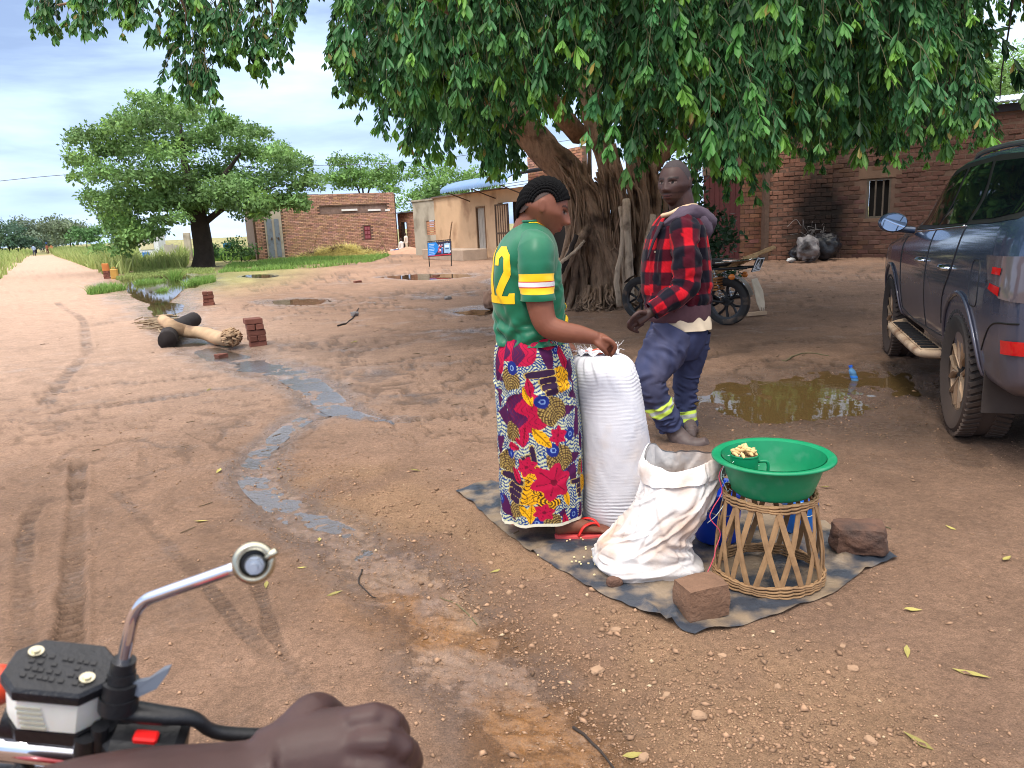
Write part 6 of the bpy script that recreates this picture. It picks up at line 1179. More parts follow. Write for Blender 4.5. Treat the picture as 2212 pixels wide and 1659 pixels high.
for (fx, fy, hx, hy, lx, ly) in ((1300, 1157, 1205, 1163, 1215, 1050), (1190, 1126, 1108, 1132, 1130, 1040)):
    h_ = gnd(hx, hy); f_ = gnd(fx, fy); d_ = unit(f_ - h_); up_ = np.array([0, 0, 1.]); L_ = .235; s0 = h_ + [0, 0, .02]
    B.rings(np.array([[s0 + d_ * (t * L_) + np.cross(up_, d_) * w_ * math.cos(a) + up_ * (z0 + hgt * math.sin(a)) for a in np.linspace(0, 2 * PI, 17)[:-1]] for t, w_, z0, hgt in ((-.05, .012, .03, .02), (0, .03, .035, .034), (.2, .034, .045, .043), (.45, .036, .035, .034), (.7, .044, .022, .021), (.88, .042, .015, .014), (1.0, .02, .012, .01))]))
    for k, q in enumerate((-.036, -.018, 0, .017, .032)): B.mb.tube([s0 + d_ * (L_ * .85) + np.cross(up_, d_) * q + up_ * .014, s0 + d_ * (L_ * (1.10 - .035 * k if True else 1)) + np.cross(up_, d_) * q + up_ * .010], [.011, .009], 8)
    top = at(lx, ly, h_[1]); B.mb.tube(smooth_path([s0 + d_ * .03 + up_ * .26, at(lx - 10, 960, YW), at(1150, 800, YW)], 10), np.linspace(.05, .085, 10), 14); B.mb.tube(smooth_path([s0 + d_ * .04 + up_ * .05, s0 + d_ * .035 + up_ * .12, s0 + d_ * .03 + up_ * .30], 8), [.036, .034, .034, .036, .04, .045, .05, .052], 14)
    sd_ = MB(); prof = []; n_ = 24; ol = []
    for t in np.linspace(0, 2 * PI, n_, endpoint=False): ol.append((.5 + .5 * math.cos(t), (.050 + .008 * math.cos(t)) * math.sin(t)))
    R_ = [[h_ + d_ * ((q[0] * 1.12 - .06) * L_ + 0) + np.cross(up_, d_) * q[1] + up_ * z for q in ol] for z in (.004, .008, .018, .021)]; sd_.rings(np.array(R_)); sn = sd_.build('sandal', mat('coral_sandal_foam', lin(214, 84, 84), rough=.7, var=.1, vs=12), wom, auto=40)
    st_ = MB(); toe = s0 + d_ * L_ * .86 + np.cross(up_, d_) * -.012 + up_ * .012
    for e in (-1, 1): st_.tube(smooth_path([toe, s0 + d_ * L_ * .72 + np.cross(up_, d_) * e * .02 + up_ * .052, s0 + d_ * L_ * .5 + np.cross(up_, d_) * e * .044 + up_ * .048, s0 + d_ * L_ * .38 + np.cross(up_, d_) * e * .047 + up_ * .004], 16), .0075, 8, flat=.6)
    st_.build('strap', mat('red_strap', lin(222, 46, 40), rough=.45, var=.06), sn, smooth=True)
woman_body = B.finish('body', M_SKIN, wom, .0048, SK_W, lin(120, 66, 58))
# braided hair: scalp cap and rows
M_HAIR = mat('black_braids', lin(9, 9, 11), spec=.15, rough=.85, var=.3, vs=40, bump=.5, bs=120, bdist=.004)
def hl(th, ph, r=1.0): x = .428 * math.sin(ph) * math.cos(th); y = .352 * math.sin(ph) * math.sin(th); z = .508 * math.cos(ph); return np.array([x, y, z]) * r
def to_head(B_, q): return B_.hc + (np.asarray(q) @ B_.hM.T) * B_.hs
mb = MB(); cap = []
for ph in np.linspace(.02, 1.0, 22):
    cap.append([to_head(B, hl(th, ph * (1.0 + 1.02 * sst(1.25, 2.7, abs(((th + PI) % (2 * PI)) - PI))), 1.0)) for th in np.linspace(0, 2 * PI, 60, endpoint=False)])
mb.rings(np.array(cap), cap=False); hair = mb.build('hair', mat('dark_scalp', lin(58, 42, 36), rough=.6, var=.2, vs=40), wom, smooth=True)
for k in range(25):
    y0 = (k - 12) / 12 * .86; P_ = []
    for t in np.linspace(0, 1, 46):
        ang = -1.02 + t * (3.0 - .5 * abs(y0)); r_y = math.sqrt(max(0, 1 - y0 * y0)); P_.append(to_head(B, (.445 * r_y * math.sin(-ang) * -1 if False else .445 * r_y * math.sin(1.02 - t * (3.25 - .75 * abs(y0))),   .36 * y0, .52 * r_y * math.cos(1.02 - t * (3.25 - .75 * abs(y0))))))
    rr = .0066 * (1 + .28 * np.sin(np.linspace(0, 46, 46) * 1.9)); mb = MB(); mb.tube(np.array(P_), rr, 7); mb.build('braid', M_HAIR, hair, smooth=True)
for k in range(26): a = rng.uniform(2.3, 3.9); mb = MB() if k == 0 else mb; mb.disc(to_head(B, hl(a, rng.uniform(1.75, 2.05), .93)), B.hM @ np.array([math.cos(a), math.sin(a), 0]), .0035, .004, 6)
mb.build('nape_tufts', M_HAIR, hair, kind='stuff')
# jersey
GRN = lin(6, 100, 70); YEL = lin(250, 200, 26)
def wr_j(a, R): z = R[..., 2]; x = R[..., 0]; lowf = sst(1.12, .90, z); return folds(wrapa(a) * .17, z, 34, 5, .0075, .013, (-.5, .5, .84, 1.25), .10, .5, .6) + folds(wrapa(a) * .17, z, 16, 6, .009, .012, (-.5, .5, .82, 1.0), .13, .1, .25) + .004 * fbm(a * 1.6, z * 5, s=4, o=2) + lowf * .010 * np.sin(z * 80 + 3 * np.sin(a * 2) + 4 * fbm(a * 1.5, z * 3, s=6)) + .010 * sst(.0, .7, fbm(a * 1.3 + z * 5, z * 2.5 - a, s=8, o=2))
JR, aj, _ = sil_rings([(478, 1127, 1163, .062), (488, 1114, 1176, .10, .0), (500, 1102, 1187, .145), (520, 1086, 1197, .18), (555, 1069, 1206, .185), (600, 1061, 1212, .172), (640, 1063, 1215, .162), (680, 1067, 1218, .152), (712, 1074, 1224, .154), (737, 1080, 1226, .164)], YW, 90, 120, 2.3, wr_j)
mb = MB(); mb.rings(JR, cap=False, col=GRN); mb.rings(JR[-6:][::-1] * np.array([1, 1, 1]) - (JR[-6:][::-1] - JR[-6:][::-1].mean(1, keepdims=True)) * .03, cap=False, col=GRN * .8)
def wr_s(t, a, R): return .07 * fbm(t * 4, a * 1.2, s=12, o=2) + .025 * np.sin(t * 26 + 2 * np.sin(a)) * sst(.2, .9, t)
SR = px_tube([(1148, 518, YW - .10), (1156, 540, YW - .155), (1159, 575, YW - .185), (1160, 610, YW - .19), (1161, 648, YW - .19)], [.058, .078, .077, .073, .072], 130, 48, wr=wr_s)
zc = SR[..., 2].mean(1, keepdims=True) + 0 * SR[..., 2]; zt, zb_ = at(1160, 584, YW - .19)[2], at(1160, 640, YW - .19)[2]; fr_ = (zt - zc) / (zt - zb_)
SC_ = np.where(((fr_ > .12) & (fr_ < .40))[..., None], YEL, GRN); SC_ = np.where(((fr_ > .40) & (fr_ < .435))[..., None], lin(200, 30, 36), SC_); SC_ = np.where(((fr_ >= .435) & (fr_ < .60))[..., None], lin(232, 232, 236), SC_); SC_ = np.where(((fr_ >= .60) & (fr_ < .635))[..., None], lin(200, 30, 36), SC_); SC_ = np.where(((fr_ >= .635) & (fr_ < .88))[..., None], YEL, SC_)
mb.rings(SR, cap=False, col=SC_); mb.rings(px_tube([(1146, 518, YW + .10), (1148, 545, YW + .15), (1150, 585, YW + .18), (1152, 640, YW + .19)], [.06, .082, .082, .078], 24, 24, wr=wr_s), cap=False, col=GRN)
M_JER = mat('satin_jersey_cloth', attr=True, rough=.42, spec=.4, var=.06, vs=30, sheen=.2, bump=.05, bs=300, bdist=.002); jer = mb.build('jersey', M_JER, wom, smooth=True)
mb = MB(); cpts = JR[2]; mb.tube(cpts + [0, 0, .004], .0065, 6, loop=True); mb.build('collar', M_JER, jer, smooth=True); setcol(jer.children[0].data, np.repeat(GRN[None] * .9, len(jer.children[0].data.vertices), 0))
JB = bvh_of(jer.data)
def back_patch(polys, m, parent, name):
    mb = MB(); bd = unit(np.array([.50, .86, 0])); rt = unit(np.array([.86, -.50, 0])); c0 = at(1093, 588, YW)
    for p in polys:
        v, f = decal(JB, p, .007, lambda u, w_: tuple(c0 - bd * .6 + rt * u + np.array([0, 0, w_])), tuple(bd), .0022, far=2); mb.add(v, f)
    return mb.build(name, m, parent)
M_NUM = mat('yellow_print', YEL, rough=.5, var=.05)
def sc(p, u0, v0, s_): return [(u0 + a * s_, v0 + b * s_) for a, b in p]
one = [(-.28, -1), (.28, -1), (.28, -.72), (.13, -.72), (.13, 1), (-.05, 1), (-.30, .68), (-.30, .48), (-.13, .48), (-.13, -.72), (-.28, -.72)]
two = [(-.36, -1), (.44, -1), (.44, -.62), (.26, -.62), (.2, -.72), (-.06, -.72), (.36, .05), (.36, .72), (.14, 1), (-.2, 1), (-.40, .74), (-.40, .36), (-.14, .36), (-.14, .6), (.0, .7), (.1, .6), (.1, .16), (-.36, -.6)]
for nm, pl_, u0 in (('number_one', one, -.016), ('number_two', two, .060)): back_patch([sc(pl_, u0, -.005, .118)], M_NUM, jer, nm)
# yellow print on the belly edge and shoulder
def front_patch(poly, c, bd, rt, name, m=M_NUM):
    v, f = decal(JB, poly, .007, lambda u, w_: tuple(c - bd * .6 + rt * u + np.array([0, 0, w_])), tuple(bd), .0022, far=2); mb = MB(); mb.add(v, f); mb.build(name, m, jer)
bdf = unit(np.array([-.75, .66, 0])); rtf = unit(np.array([.66, .75, 0])); front_patch([(-.035, -.06), (.03, -.08), (.06, .0), (.03, .06), (-.005, .05), (.0, .0)], at(1222, 662, YW), bdf, rtf, 'front_print')
front_patch([(-.05, .012), (.05, -.022), (.05, -.006), (-.04, .028)], at(1164, 494, YW - .05), unit(np.array([-.2, .6, -.6])), unit(np.array([.95, .3, 0])), 'collar_stripe')
# wrap skirt
def wr_k(a, R): z = R[..., 2]; return folds(wrapa(a) * .19, z, 16, 7, .0075, .020, (-.6, .6, .1, .85), .34, PI / 2, .15) + folds(wrapa(a) * .19, z, 10, 8, .006, .014, (-.6, .6, .6, .85), .10, .4, .5) + .009 * fbm(a * 1.6, z * 2.2, s=14) + .006 * np.sin(a * 9 + z * 3) * sst(.9, .3, z) + .008 * sst(.25, .7, fbm(a * 2.5 + z * 3, z * 1.2, s=15))
KR, ak, _ = sil_rings([(722, 1084, 1220, .15), (745, 1074, 1228, .172), (775, 1070, 1236, .182), (820, 1072, 1243, .188), (900, 1075, 1249, .19), (980, 1076, 1254, .19), (1050, 1078, 1257, .186), (1105, 1080, 1258, .182)], YW, 280, 400, 2.3, wr_k)
U = np.broadcast_to(((-ak) % (2 * PI)), KR.shape[:2])      # 0 at the right edge, pi/2 towards the camera, pi at the left edge
U = (PI - U) * .20; Vv = KR[..., 2]                        # metres round the cloth, measured from the left silhouette
zt_, zb_ = KR[0, 0, 2], KR[-1, 0, 2]
def print_cloth(U, V):
    cream = lin(196, 200, 160); blue = lin(28, 62, 128); C = np.broadcast_to(cream, U.shape + (3,)).copy(); blk = (np.floor(U / .13 + .3 * np.sin(V * 9)) + np.floor(V / .085)) % 2
    wav = (V / .017 + .32 * np.sin(U * 110) + .2 * np.sin(U * 70 + V * 60)) % 1.0; gridu = (U / .030 + .1 * np.sin(V * 90)) % 1; sw = np.sin(U * 215 + 3 * np.sin(V * 90)) * np.sin(V * 225 + 3 * np.sin(U * 95))
    C[(blk < .5) & ((wav < .42) | ((gridu < .16) & (wav < .8)))] = blue; C[(blk >= .5) & (np.abs(sw) < .48)] = blue
    crim = lin(178, 16, 62); purp = lin(72, 20, 68); dk = lin(48, 26, 56); yel = lin(232, 170, 22); brn = lin(92, 72, 44); tan = lin(176, 150, 84); blu2 = lin(24, 40, 120)
    def loc(x, y):
        t = np.clip((x - 222) / (845 - 222), .015, .985); u0 = .20 * math.acos(1 - 2 * t); v0 = zt_ - (y - 60) / 1370. * (zt_ - zb_); return u0, v0
    def rotd(x, y, r, k=1/1.44): u0, v0 = loc(x, y); du, dv = (U - u0) * k, (V - v0) * k; c, s_ = math.cos(r), math.sin(r); return du * c + dv * s_, -du * s_ + dv * c
    def put(m, c): C[m] = c
    def bag(x, y, w, h, r=0): a, b = rotd(x, y, r); m = (np.abs(a / w) ** 3 + np.abs(b / h) ** 3) < 1; put(m, purp); put(m & (a + .3 * w * np.sin(b * 90) > -.1 * w), crim); put(m & (np.abs((a * 60 + np.sin(b * 150) * .6) % 1 - .5) < .07), lin(110, 14, 50))
    def tear(x, y, w, r): a, b = rotd(x, y, r); put((np.abs(a) < w * .62 * np.clip((b / w + 1) / 2, 0, 1) ** .7) & (np.abs(b) < w), purp)
    def fan(x, y, w, r): a, b = rotd(x, y, r); m = (a / w) ** 2 + ((b) / (1.1 * w)) ** 2 < 1; m &= b > -.75 * w; put(m, brn); rr = np.hypot(a, b + .6 * w); put(m & ((rr * 130) % 1 < .4), tan); put(m & (np.abs(np.arctan2(a, b + .7 * w) * 5 % 1 - .5) < .12), lin(58, 40, 34))
    def disc(x, y, w): a, b = rotd(x, y, 0); rr = np.hypot(a, b); put(rr < w, blu2); put((rr > w * .25) & (rr < w * .42), lin(120, 150, 200))
    def flower(x, y, w): a, b = rotd(x, y, .3); th = np.arctan2(b, a); rr = np.hypot(a, b); put(rr < w * (.86 + .16 * np.cos(6 * th)), crim); put((rr < w * .75) & (np.abs((th * 6 / (2 * PI) + .5) % 1 - .5) < .05), lin(116, 10, 44)); put(rr < w * .16, lin(110, 8, 40))
    def leaf(x, y, w, r, c): a, b = rotd(x, y, r); m = np.abs(a) < .42 * w * np.clip(1 - (b / w) ** 2, 0, 1); put(m, c); put(m & ((np.abs(a) < .05 * w) | (np.abs((b * 2 + np.abs(a) * 2) / w % .5 - .25) < .03)), c * .35)
    def hand(x, y, w, r):
        a, b = rotd(x, y, r); m = ((a - .35 * w) / (.75 * w)) ** 2 + (b / (.62 * w)) ** 2 < 1; put(m, yel); put(m & (np.abs((b * 70 + np.sin(a * 90)) % 1 - .5) < .10), lin(70, 40, 30)); put(m & (np.abs((a * 55 + np.sin(b * 80)) % 1 - .5) < .06), lin(70, 40, 30))
        for k, (l0, bb) in enumerate(((-1.35, .42), (-.8, .06), (-.75, -.24), (-.6, -.52))):
            c0 = (l0 + .1) / 2 * w; h_ = abs(l0 - .1) / 2 * w; f = ((a - c0) / h_) ** 4 + ((b - bb * w) / (.17 * w)) ** 4; put(f < 1.35, tan); put(f < .85, dk)
    def swirl(x, y, w): a, b = rotd(x, y, 0); rr = np.hypot(a, b * 1.2); th = np.arctan2(b, a); m = rr < w * (.85 + .15 * np.cos(5 * th)); put(m, lin(66, 42, 24)); put(m & (((rr * 110 + th / 2) % 1) < .42), yel)
    for q in ((330, 110, .062, .042), (455, 120, .04, .05), (430, 575, .068, .062, .15), (262, 190, .03, .05)): bag(*q)
    for q in ((620, 190, .05, 0.1), (290, 640, .042, .6), (800, 690, .05, -.4), (750, 1070, .036, .3), (300, 1315, .045, .9), (800, 1400, .04, -.5), (730, 570, .036, 1.7), (770, 930, .036, 1.6), (265, 330, .03, 1.4), (250, 850, .034, .1), (800, 480, .034, 1.0), (250, 490, .03, 0), (245, 970, .026, .8), (835, 860, .03, .2), (670, 1355, .022, .5), (790, 320, .04, .1)): tear(*q)
    for q in ((350, 340, .038, .2), (625, 570, .044, .6), (300, 950, .038, -.3), (660, 930, .046, .5), (580, 1410, .036, 1.5), (340, 725, .034, 0), (370, 1300, .03, .4), (815, 1040, .03, -.3)): fan(*q)
    for q in ((372, 250, .021), (552, 490, .02), (603, 845, .02), (735, 750, .02), (325, 880, .017), (258, 1240, .018), (750, 1370, .02), (500, 1400, .016), (700, 140, .014)): disc(*q)
    for q in ((650, 350, .062, 0.08), (400, 1150, .066, -.25), (820, 1180, .05, -.1), (460, 960, .045, -1.4)): hand(*q)
    for q in ((470, 450, .034, .4, yel), (540, 755, .040, .65, yel), (695, 1225, .032, .35, yel), (465, 1330, .034, -.1, yel), (425, 1310, .026, .6, yel), (485, 390, .032, .1, crim), (345, 822, .03, 1.4, crim), (435, 745, .034, -.1, crim), (680, 1410, .032, .2, crim), (375, 1030, .03, .5, crim), (400, 780, .02, .9, crim), (620, 95, .04, 1.3, crim), (850, 1040, .03, .1, crim), (740, 200, .04, .2, crim)): leaf(*q)
    swirl(570, 1240, .036); swirl(510, 1165, .018)
    for q in ((645, 745, .031), (600, 1085, .062), (445, 965, .032), (540, 1320, .029)): flower(*q)
    return C
Uf = np.where(U >= 0, U, U + .2 * 2 * PI); Uw = np.where(Uf > .2 * PI, .2 * 2 * PI - Uf, Uf)   # the hidden half repeats the print mirrored
KC = print_cloth(Uw, Vv); KC[-5:] = lin(222, 218, 196); n_k = 400; mk = 280
i, j = np.meshgrid(np.arange(mk - 1), np.arange(n_k), indexing='ij'); Qk = np.stack([i * n_k + j, i * n_k + (j + 1) % n_k, (i + 1) * n_k + (j + 1) % n_k, (i + 1) * n_k + j], -1).reshape(-1, 4)
M_CHI = mat('printed_wax_cotton', attr=True, rough=.75, spec=.25, var=.05, vs=20, bump=.06, bs=280, bdist=.002); obj('wrap_skirt', fast_mesh('wrap_skirt', KR.reshape(-1, 3), Qk, KC.reshape(-1, 3), True), M_CHI, wom)
# ---------------- man
YM = 4.69; man = thing('person', 'man in red and black plaid jacket and navy work trousers striding past', 'person', (at(1480, 940, YM)[0], YM, 0))
B = Body(); hcm = at(1458, 388, YM - .02); B.head(hcm + np.array([.0, 0, -.022]), (-.64, -.77, -.05), (0, -.02, 1), .272)
B.rings(px_tube([(1478, 490, YM), (1475, 462, YM), (1470, 430, YM - .01), (1466, 405, YM - .01)], [.10, .082, .076, .072], 12, 18))
B.rings(sil_rings([(470, 1440, 1500, .10), (540, 1410, 1515, .14), (620, 1405, 1515, .14), (720, 1410, 1515, .14)], YM, 14, 24)[0])
yh = YM - .24
B.rings(px_tube([(1470, 500, YM - .05), (1478, 540, YM - .18), (1480, 600, YM - .20), (1466, 632, YM - .22), (1440, 650, yh), (1412, 671, yh), (1398, 680, yh)], [.05, .045, .04, .04, .036, .032, .031], 24, 14)); B.rings(px_tube([(1402, 676, yh), (1388, 684, yh - .005), (1374, 694, yh - .01)], [.032, .043, .040], 10, 16, flat=.66, up=(-.3, -.7, .6)))
hp = lambda x, y, d: at(x, y, yh + d)
B.hand(None, [[hp(1386, 680, -.03), hp(1370, 686, -.05), hp(1358, 698, -.045), hp(1362, 708, -.02)], [hp(1386, 686, -.02), hp(1368, 693, -.035), hp(1357, 704, -.03), hp(1364, 713, -.01)], [hp(1388, 692, -.01), hp(1372, 700, -.02), hp(1364, 710, -.015), hp(1372, 716, .0)], [hp(1390, 698, .0), hp(1378, 706, -.005), hp(1372, 714, .0), hp(1380, 718, .01)], [hp(1396, 676, -.04), hp(1382, 674, -.065), hp(1370, 682, -.075), hp(1363, 691, -.07)]], [[.013, .0125, .011, .009]] * 4 + [[.015, .013, .012, .009]])
B.rings(px_tube([(1438, 900, YM - .12), (1452, 922, YM - .11), (1466, 944, YM - .12), (1486, 960, YM - .16), (1508, 962, YM - .20), (1528, 953, YM - .23)], [.052, .058, .070, .066, .056, .030], 26, 18, flat=.9))
ff = gnd(1492, 952); B.rings(np.array([[ff + np.array([.07, .22, 0]) * t + np.array([w_ * .95 * math.cos(a), -w_ * .3 * math.cos(a), z0 + h_ * math.sin(a)]) for a in np.linspace(0, 2 * PI, 15)[:-1]] for t, w_, z0, h_ in ((-.05, .02, .03, .02), (0, .032, .04, .04), (.25, .036, .05, .05), (.55, .04, .03, .03), (.85, .044, .018, .018), (1.05, .02, .012, .01))]))
B.mb.tube(smooth_path([at(1470, 690, YM), at(1490, 770, YM + .08), at(1482, 850, YM + .10), at(1486, 905, YM + .09), ff + [.02, .03, .06]], 20), np.linspace(.07, .038, 20), 12); B.mb.tube(smooth_path([at(1465, 690, YM), at(1434, 758, YM - .09), at(1404, 822, YM - .15), at(1438, 900, YM - .12)], 20), np.linspace(.07, .044, 20), 12)
def man_paint(V, C):
    q = B.local(V); st = (np.abs(q) < .6).all(1) & (q[:, 0] > .12) & (q[:, 2] < -.165) & ((q[:, 2] > -.212) | (q[:, 2] < -.31)); C = np.where(st[:, None], C * .62, C); ml = (np.abs(q[:, 1]) < .11) & (np.abs(q[:, 2] + .258) < .011) & (q[:, 0] > .3); C = np.where(ml[:, None], C * .35, C)
    return np.where((V[:, 2] < .36)[:, None], np.array(lin(92, 80, 78)) * (1 + .12 * vn(V[:, 0] * 30, V[:, 1] * 30, V[:, 2] * 30))[:, None], C)
man_body = B.finish('body', M_SKIN, man, .0048, SK_M, lin(88, 56, 56), paint=man_paint)
cap = []; mb = MB()
for ph in np.linspace(.02, 1.0, 20): cap.append([to_head(B, hl(th, ph * (.80 + .95 * sst(.75, 1.9, abs(((th + PI) % (2 * PI)) - PI))), .99)) for th in np.linspace(0, 2 * PI, 60, endpoint=False)])
mb.rings(np.array(cap), cap=False); mb.build('hair', mat('cropped_hair', lin(52, 44, 46), rough=.75, var=.25, vs=120, bump=.3, bs=300, bdist=.002), man, smooth=True)
RED = lin(180, 20, 34); BLK = lin(18, 18, 30); MAR = lin(70, 15, 30)
def plaid(u, v, pu=.150, pv=.138):
    wob = .004 * fbm(u * 12, v * 12, s=17); a = ((u + wob) / pu % 1) < .46; b = ((v + wob) / pv % 1) < .46; c = np.where((a & b)[..., None], RED, np.where((~a & ~b)[..., None], BLK, MAR)); thr = ((u / .0085).astype(int) + (v / .0085).astype(int)) % 2; return c * np.where(thr, 1.07, .93)[..., None]
def wr_m(a, R): z = R[..., 2]; return folds(wrapa(a) * .2, z, 36, 9, .010, .015, (-.6, .6, .82, 1.4), .11, 1.2, .5) + .010 * fbm(a * 2.5, z * 6, s=24) + .010 * sst(.15, .6, fbm(a * 3 + z * 3, z * 2.4, s=25)) + .008 * np.sin(z * 60 + 4 * np.sin(a)) * sst(1.05, .9, z)
TR, at_, _ = sil_rings([(452, 1446, 1488, .075), (464, 1430, 1502, .115), (478, 1418, 1514, .155), (500, 1406, 1525, .185), (540, 1396, 1531, .195), (590, 1391, 1533, .19), (630, 1389, 1534, .185), (656, 1391, 1531, .178)], YM, 110, 130, 2.3, wr_m)
Ut = np.broadcast_to(at_, TR.shape[:2]) * .215; mb = MB(); mb.rings(TR, cap=False, col=plaid(Ut + .02, TR[..., 2] + .02))
def wr_a(t, a, R): return folds(wrapa(a) * .08, t * .6, 26, 10, .12, .011, (-.25, .25, .05, .58), .07, .2, .5) + .10 * fbm(t * 7, a * 1.5, s=32) + .05 * np.sin(t * 34 + 2 * np.sin(a)) + .10 * np.exp(-((t - .55) / .09) ** 2) * np.sin(a * 3)
AR = px_tube([(1468, 474, YM - .08), (1476, 496, YM - .155), (1481, 545, YM - .205), (1482, 600, YM - .21), (1470, 632, YM - .225), (1440, 652, YM - .24), (1408, 673, YM - .245)], [.070, .092, .084, .080, .074, .066, .056], 110, 44, wr=wr_a)
tt = np.linspace(0, 1, 110)[:, None] * .62; mb.rings(AR, cap=False, col=plaid(np.broadcast_to(np.linspace(0, 2 * PI, 44, endpoint=False)[None], (110, 44)) * .085 + .05, np.broadcast_to(tt, (110, 44)) + .01))
AF = px_tube([(1462, 476, YM + .10), (1455, 500, YM + .17), (1440, 560, YM + .20), (1425, 620, YM + .19), (1412, 650, YM + .17)], [.07, .085, .08, .07, .06], 40, 24, wr=wr_a); mb.rings(AF, cap=False, col=plaid(np.broadcast_to(np.linspace(0, 2 * PI, 24, endpoint=False)[None], (40, 24)) * .085, np.broadcast_to(np.linspace(0, .5, 40)[:, None], (40, 24))))
M_FLAN = mat('brushed_flannel', attr=True, rough=.9, spec=.15, var=.10, vs=25, sheen=.08, bump=.25, bs=160, bdist=.004); jk = mb.build('jacket', M_FLAN, man, smooth=True)
WB = sil_rings([(652, 1391, 1531, .176), (660, 1393, 1533, .182), (680, 1396, 1532, .178), (690, 1402, 1530, .172)], YM, 24, 80, 2.3, lambda a, R: .003 * np.sin(a * 40))[0]; mb = MB(); mb.rings(WB, cap=False); mb.build('waistband', mat('maroon_rib_knit', lin(84, 58, 66), rough=.9, var=.15, vs=30), jk, smooth=True)
SH = sil_rings([(672, 1404, 1528, .165), (690, 1408, 1532, .175), (700, 1412, 1534, .18), (708, 1424, 1534, .182)], YM, 20, 80, 2.3, lambda a, R: .006 * np.sin(a * 11 + 2) * 1.0)[0]; mb = MB(); mb.rings(SH, cap=False); mb.build('shirt_hem', mat('cream_shirt_cotton', lin(206, 190, 166), rough=.85, var=.12, vs=8), man, smooth=True)
# open jacket front with shirt collar, and hood lying on the back
mb = MB(); mb.tube(smooth_path([at(1432, 466, YM - .10), at(1448, 462, YM - .135), at(1468, 452, YM - .13), at(1488, 446, YM - .09), at(1500, 446, YM)], 20), .026, 9, flat=.55); mb.build('shirt_collar', mat('tan_collar', lin(196, 168, 138), rough=.85, var=.15, vs=14), man, smooth=True)
mb = MB(); HR = px_tube([(1436, 486, YM - .13), (1456, 474, YM - .155), (1480, 462, YM - .14), (1504, 462, YM - .08), (1519, 480, YM - .01), (1521, 494, YM + .06)], [.020, .034, .045, .060, .075, .06], 50, 26, wr=lambda t, a, R: .16 * fbm(t * 6, a * 1.5, s=41)); mb.rings(HR); HR2 = px_tube([(1492, 456, YM - .06), (1512, 476, YM - .08), (1521, 500, YM - .06), (1514, 518, YM - .03)], [.03, .055, .055, .02], 26, 22, wr=lambda t, a, R: .15 * fbm(t * 4, a * 1.5, s=42)); mb.rings(HR2); mb.build('hood', mat('grey_mauve_fleece', lin(78, 66, 80), rough=.9, var=.2, vs=10, bump=.2, bs=80), jk, smooth=True)
mb = MB(); mb.tube(smooth_path([at(1430, 480, YM - .135), at(1412, 520, YM - .14), at(1399, 560, YM - .12)], 14), [.024, .022, .020, .02, .02, .018, .018, .016, .016, .014, .014, .012, .01, .01], 8, flat=.5); mb.build('jacket_placket', mat('dark_lining', lin(44, 36, 46), rough=.9, var=.2), jk, smooth=True)
mb = MB(); mb.disc(at(1415, 544, YM - .16), (.5, 1, 0), .006, .004, 10); mb.build('snap_button', M_ZINC, jk)
# trousers
NAVY = lin(58, 64, 94); FAD = lin(98, 96, 116); HI = lin(200, 226, 90); SIL = lin(176, 180, 176)
def leg(pts, rad, bands, n=120, seg=48, seed=0, fade=0.0):
    def wr(t, a, R): return folds(wrapa(a) * .1, t * .85, 34, 61 + seed, .10, .012, (-.3, .3, .02, .8), .09, .35, .5) + folds(wrapa(a) * .1, t * .85, 16, 63 + seed, .14, .011, (-.3, .3, .42, .80), .07, .05, .25) + .05 * fbm(t * 7, a * 1.4, s=51 + seed) + .06 * np.sin(t * 44 + 2.5 * np.sin(a + 1) + 3 * fbm(t * 2, a, s=53)) * sst(.35, .8, t) + .05 * sst(.2, .6, fbm(t * 5 + a * .8, a * 1.2, s=55 + seed))
    R = px_tube(pts, rad, n, seg, wr=wr); t = np.linspace(0, 1, n)[:, None] + .0 * R[..., 0]; C = NAVY + (FAD - NAVY) * np.clip(fade * np.exp(-((t - .25) / .3) ** 2) * (.6 + .5 * fbm(t * 4, R[..., 0] * 9, s=57)), 0, 1)[..., None]
    C = C * (1 + .10 * fbm(R[..., 0] * 9, R[..., 1] * 9, R[..., 2] * 9, s=58))[..., None]
    for a0, a1, c in bands: C = np.where(((t >= a0) & (t < a1))[..., None], c, C)
    return R, C
mb = MB(); HPr = sil_rings([(688, 1408, 1528, .155), (705, 1404, 1527, .165), (730, 1396, 1524, .165), (755, 1405, 1516, .14), (775, 1425, 1505, .10)], YM, 30, 60, 2.3, lambda a, R: .006 * fbm(a * 3, R[..., 2] * 8, s=60))[0]; mb.rings(HPr, cap=True, col=NAVY * 1.05)
R_, C_ = leg([(1458, 716, YM - .06), (1434, 758, YM - .09), (1410, 800, YM - .15), (1402, 826, YM - .16), (1420, 868, YM - .14), (1440, 903, YM - .12), (1450, 922, YM - .11)], [.132, .132, .110, .098, .088, .082, .078], [(.665, .690, HI), (.690, .722, SIL), (.722, .748, HI)], fade=.9); mb.rings(R_, cap=False, col=C_)
R_, C_ = leg([(1496, 716, YM + .06), (1490, 770, YM + .08), (1480, 820, YM + .10), (1481, 870, YM + .10), (1487, 922, YM + .08)], [.115, .100, .080, .068, .062], [(.83, .865, HI), (.865, .90, SIL), (.90, .94, HI)], seed=9); mb.rings(R_, cap=False, col=C_)
mb.build('trousers', mat('navy_work_twill', attr=True, rough=.85, spec=.2, var=.10, vs=18, bump=.15, bs=200, bdist=.003), man, smooth=True)
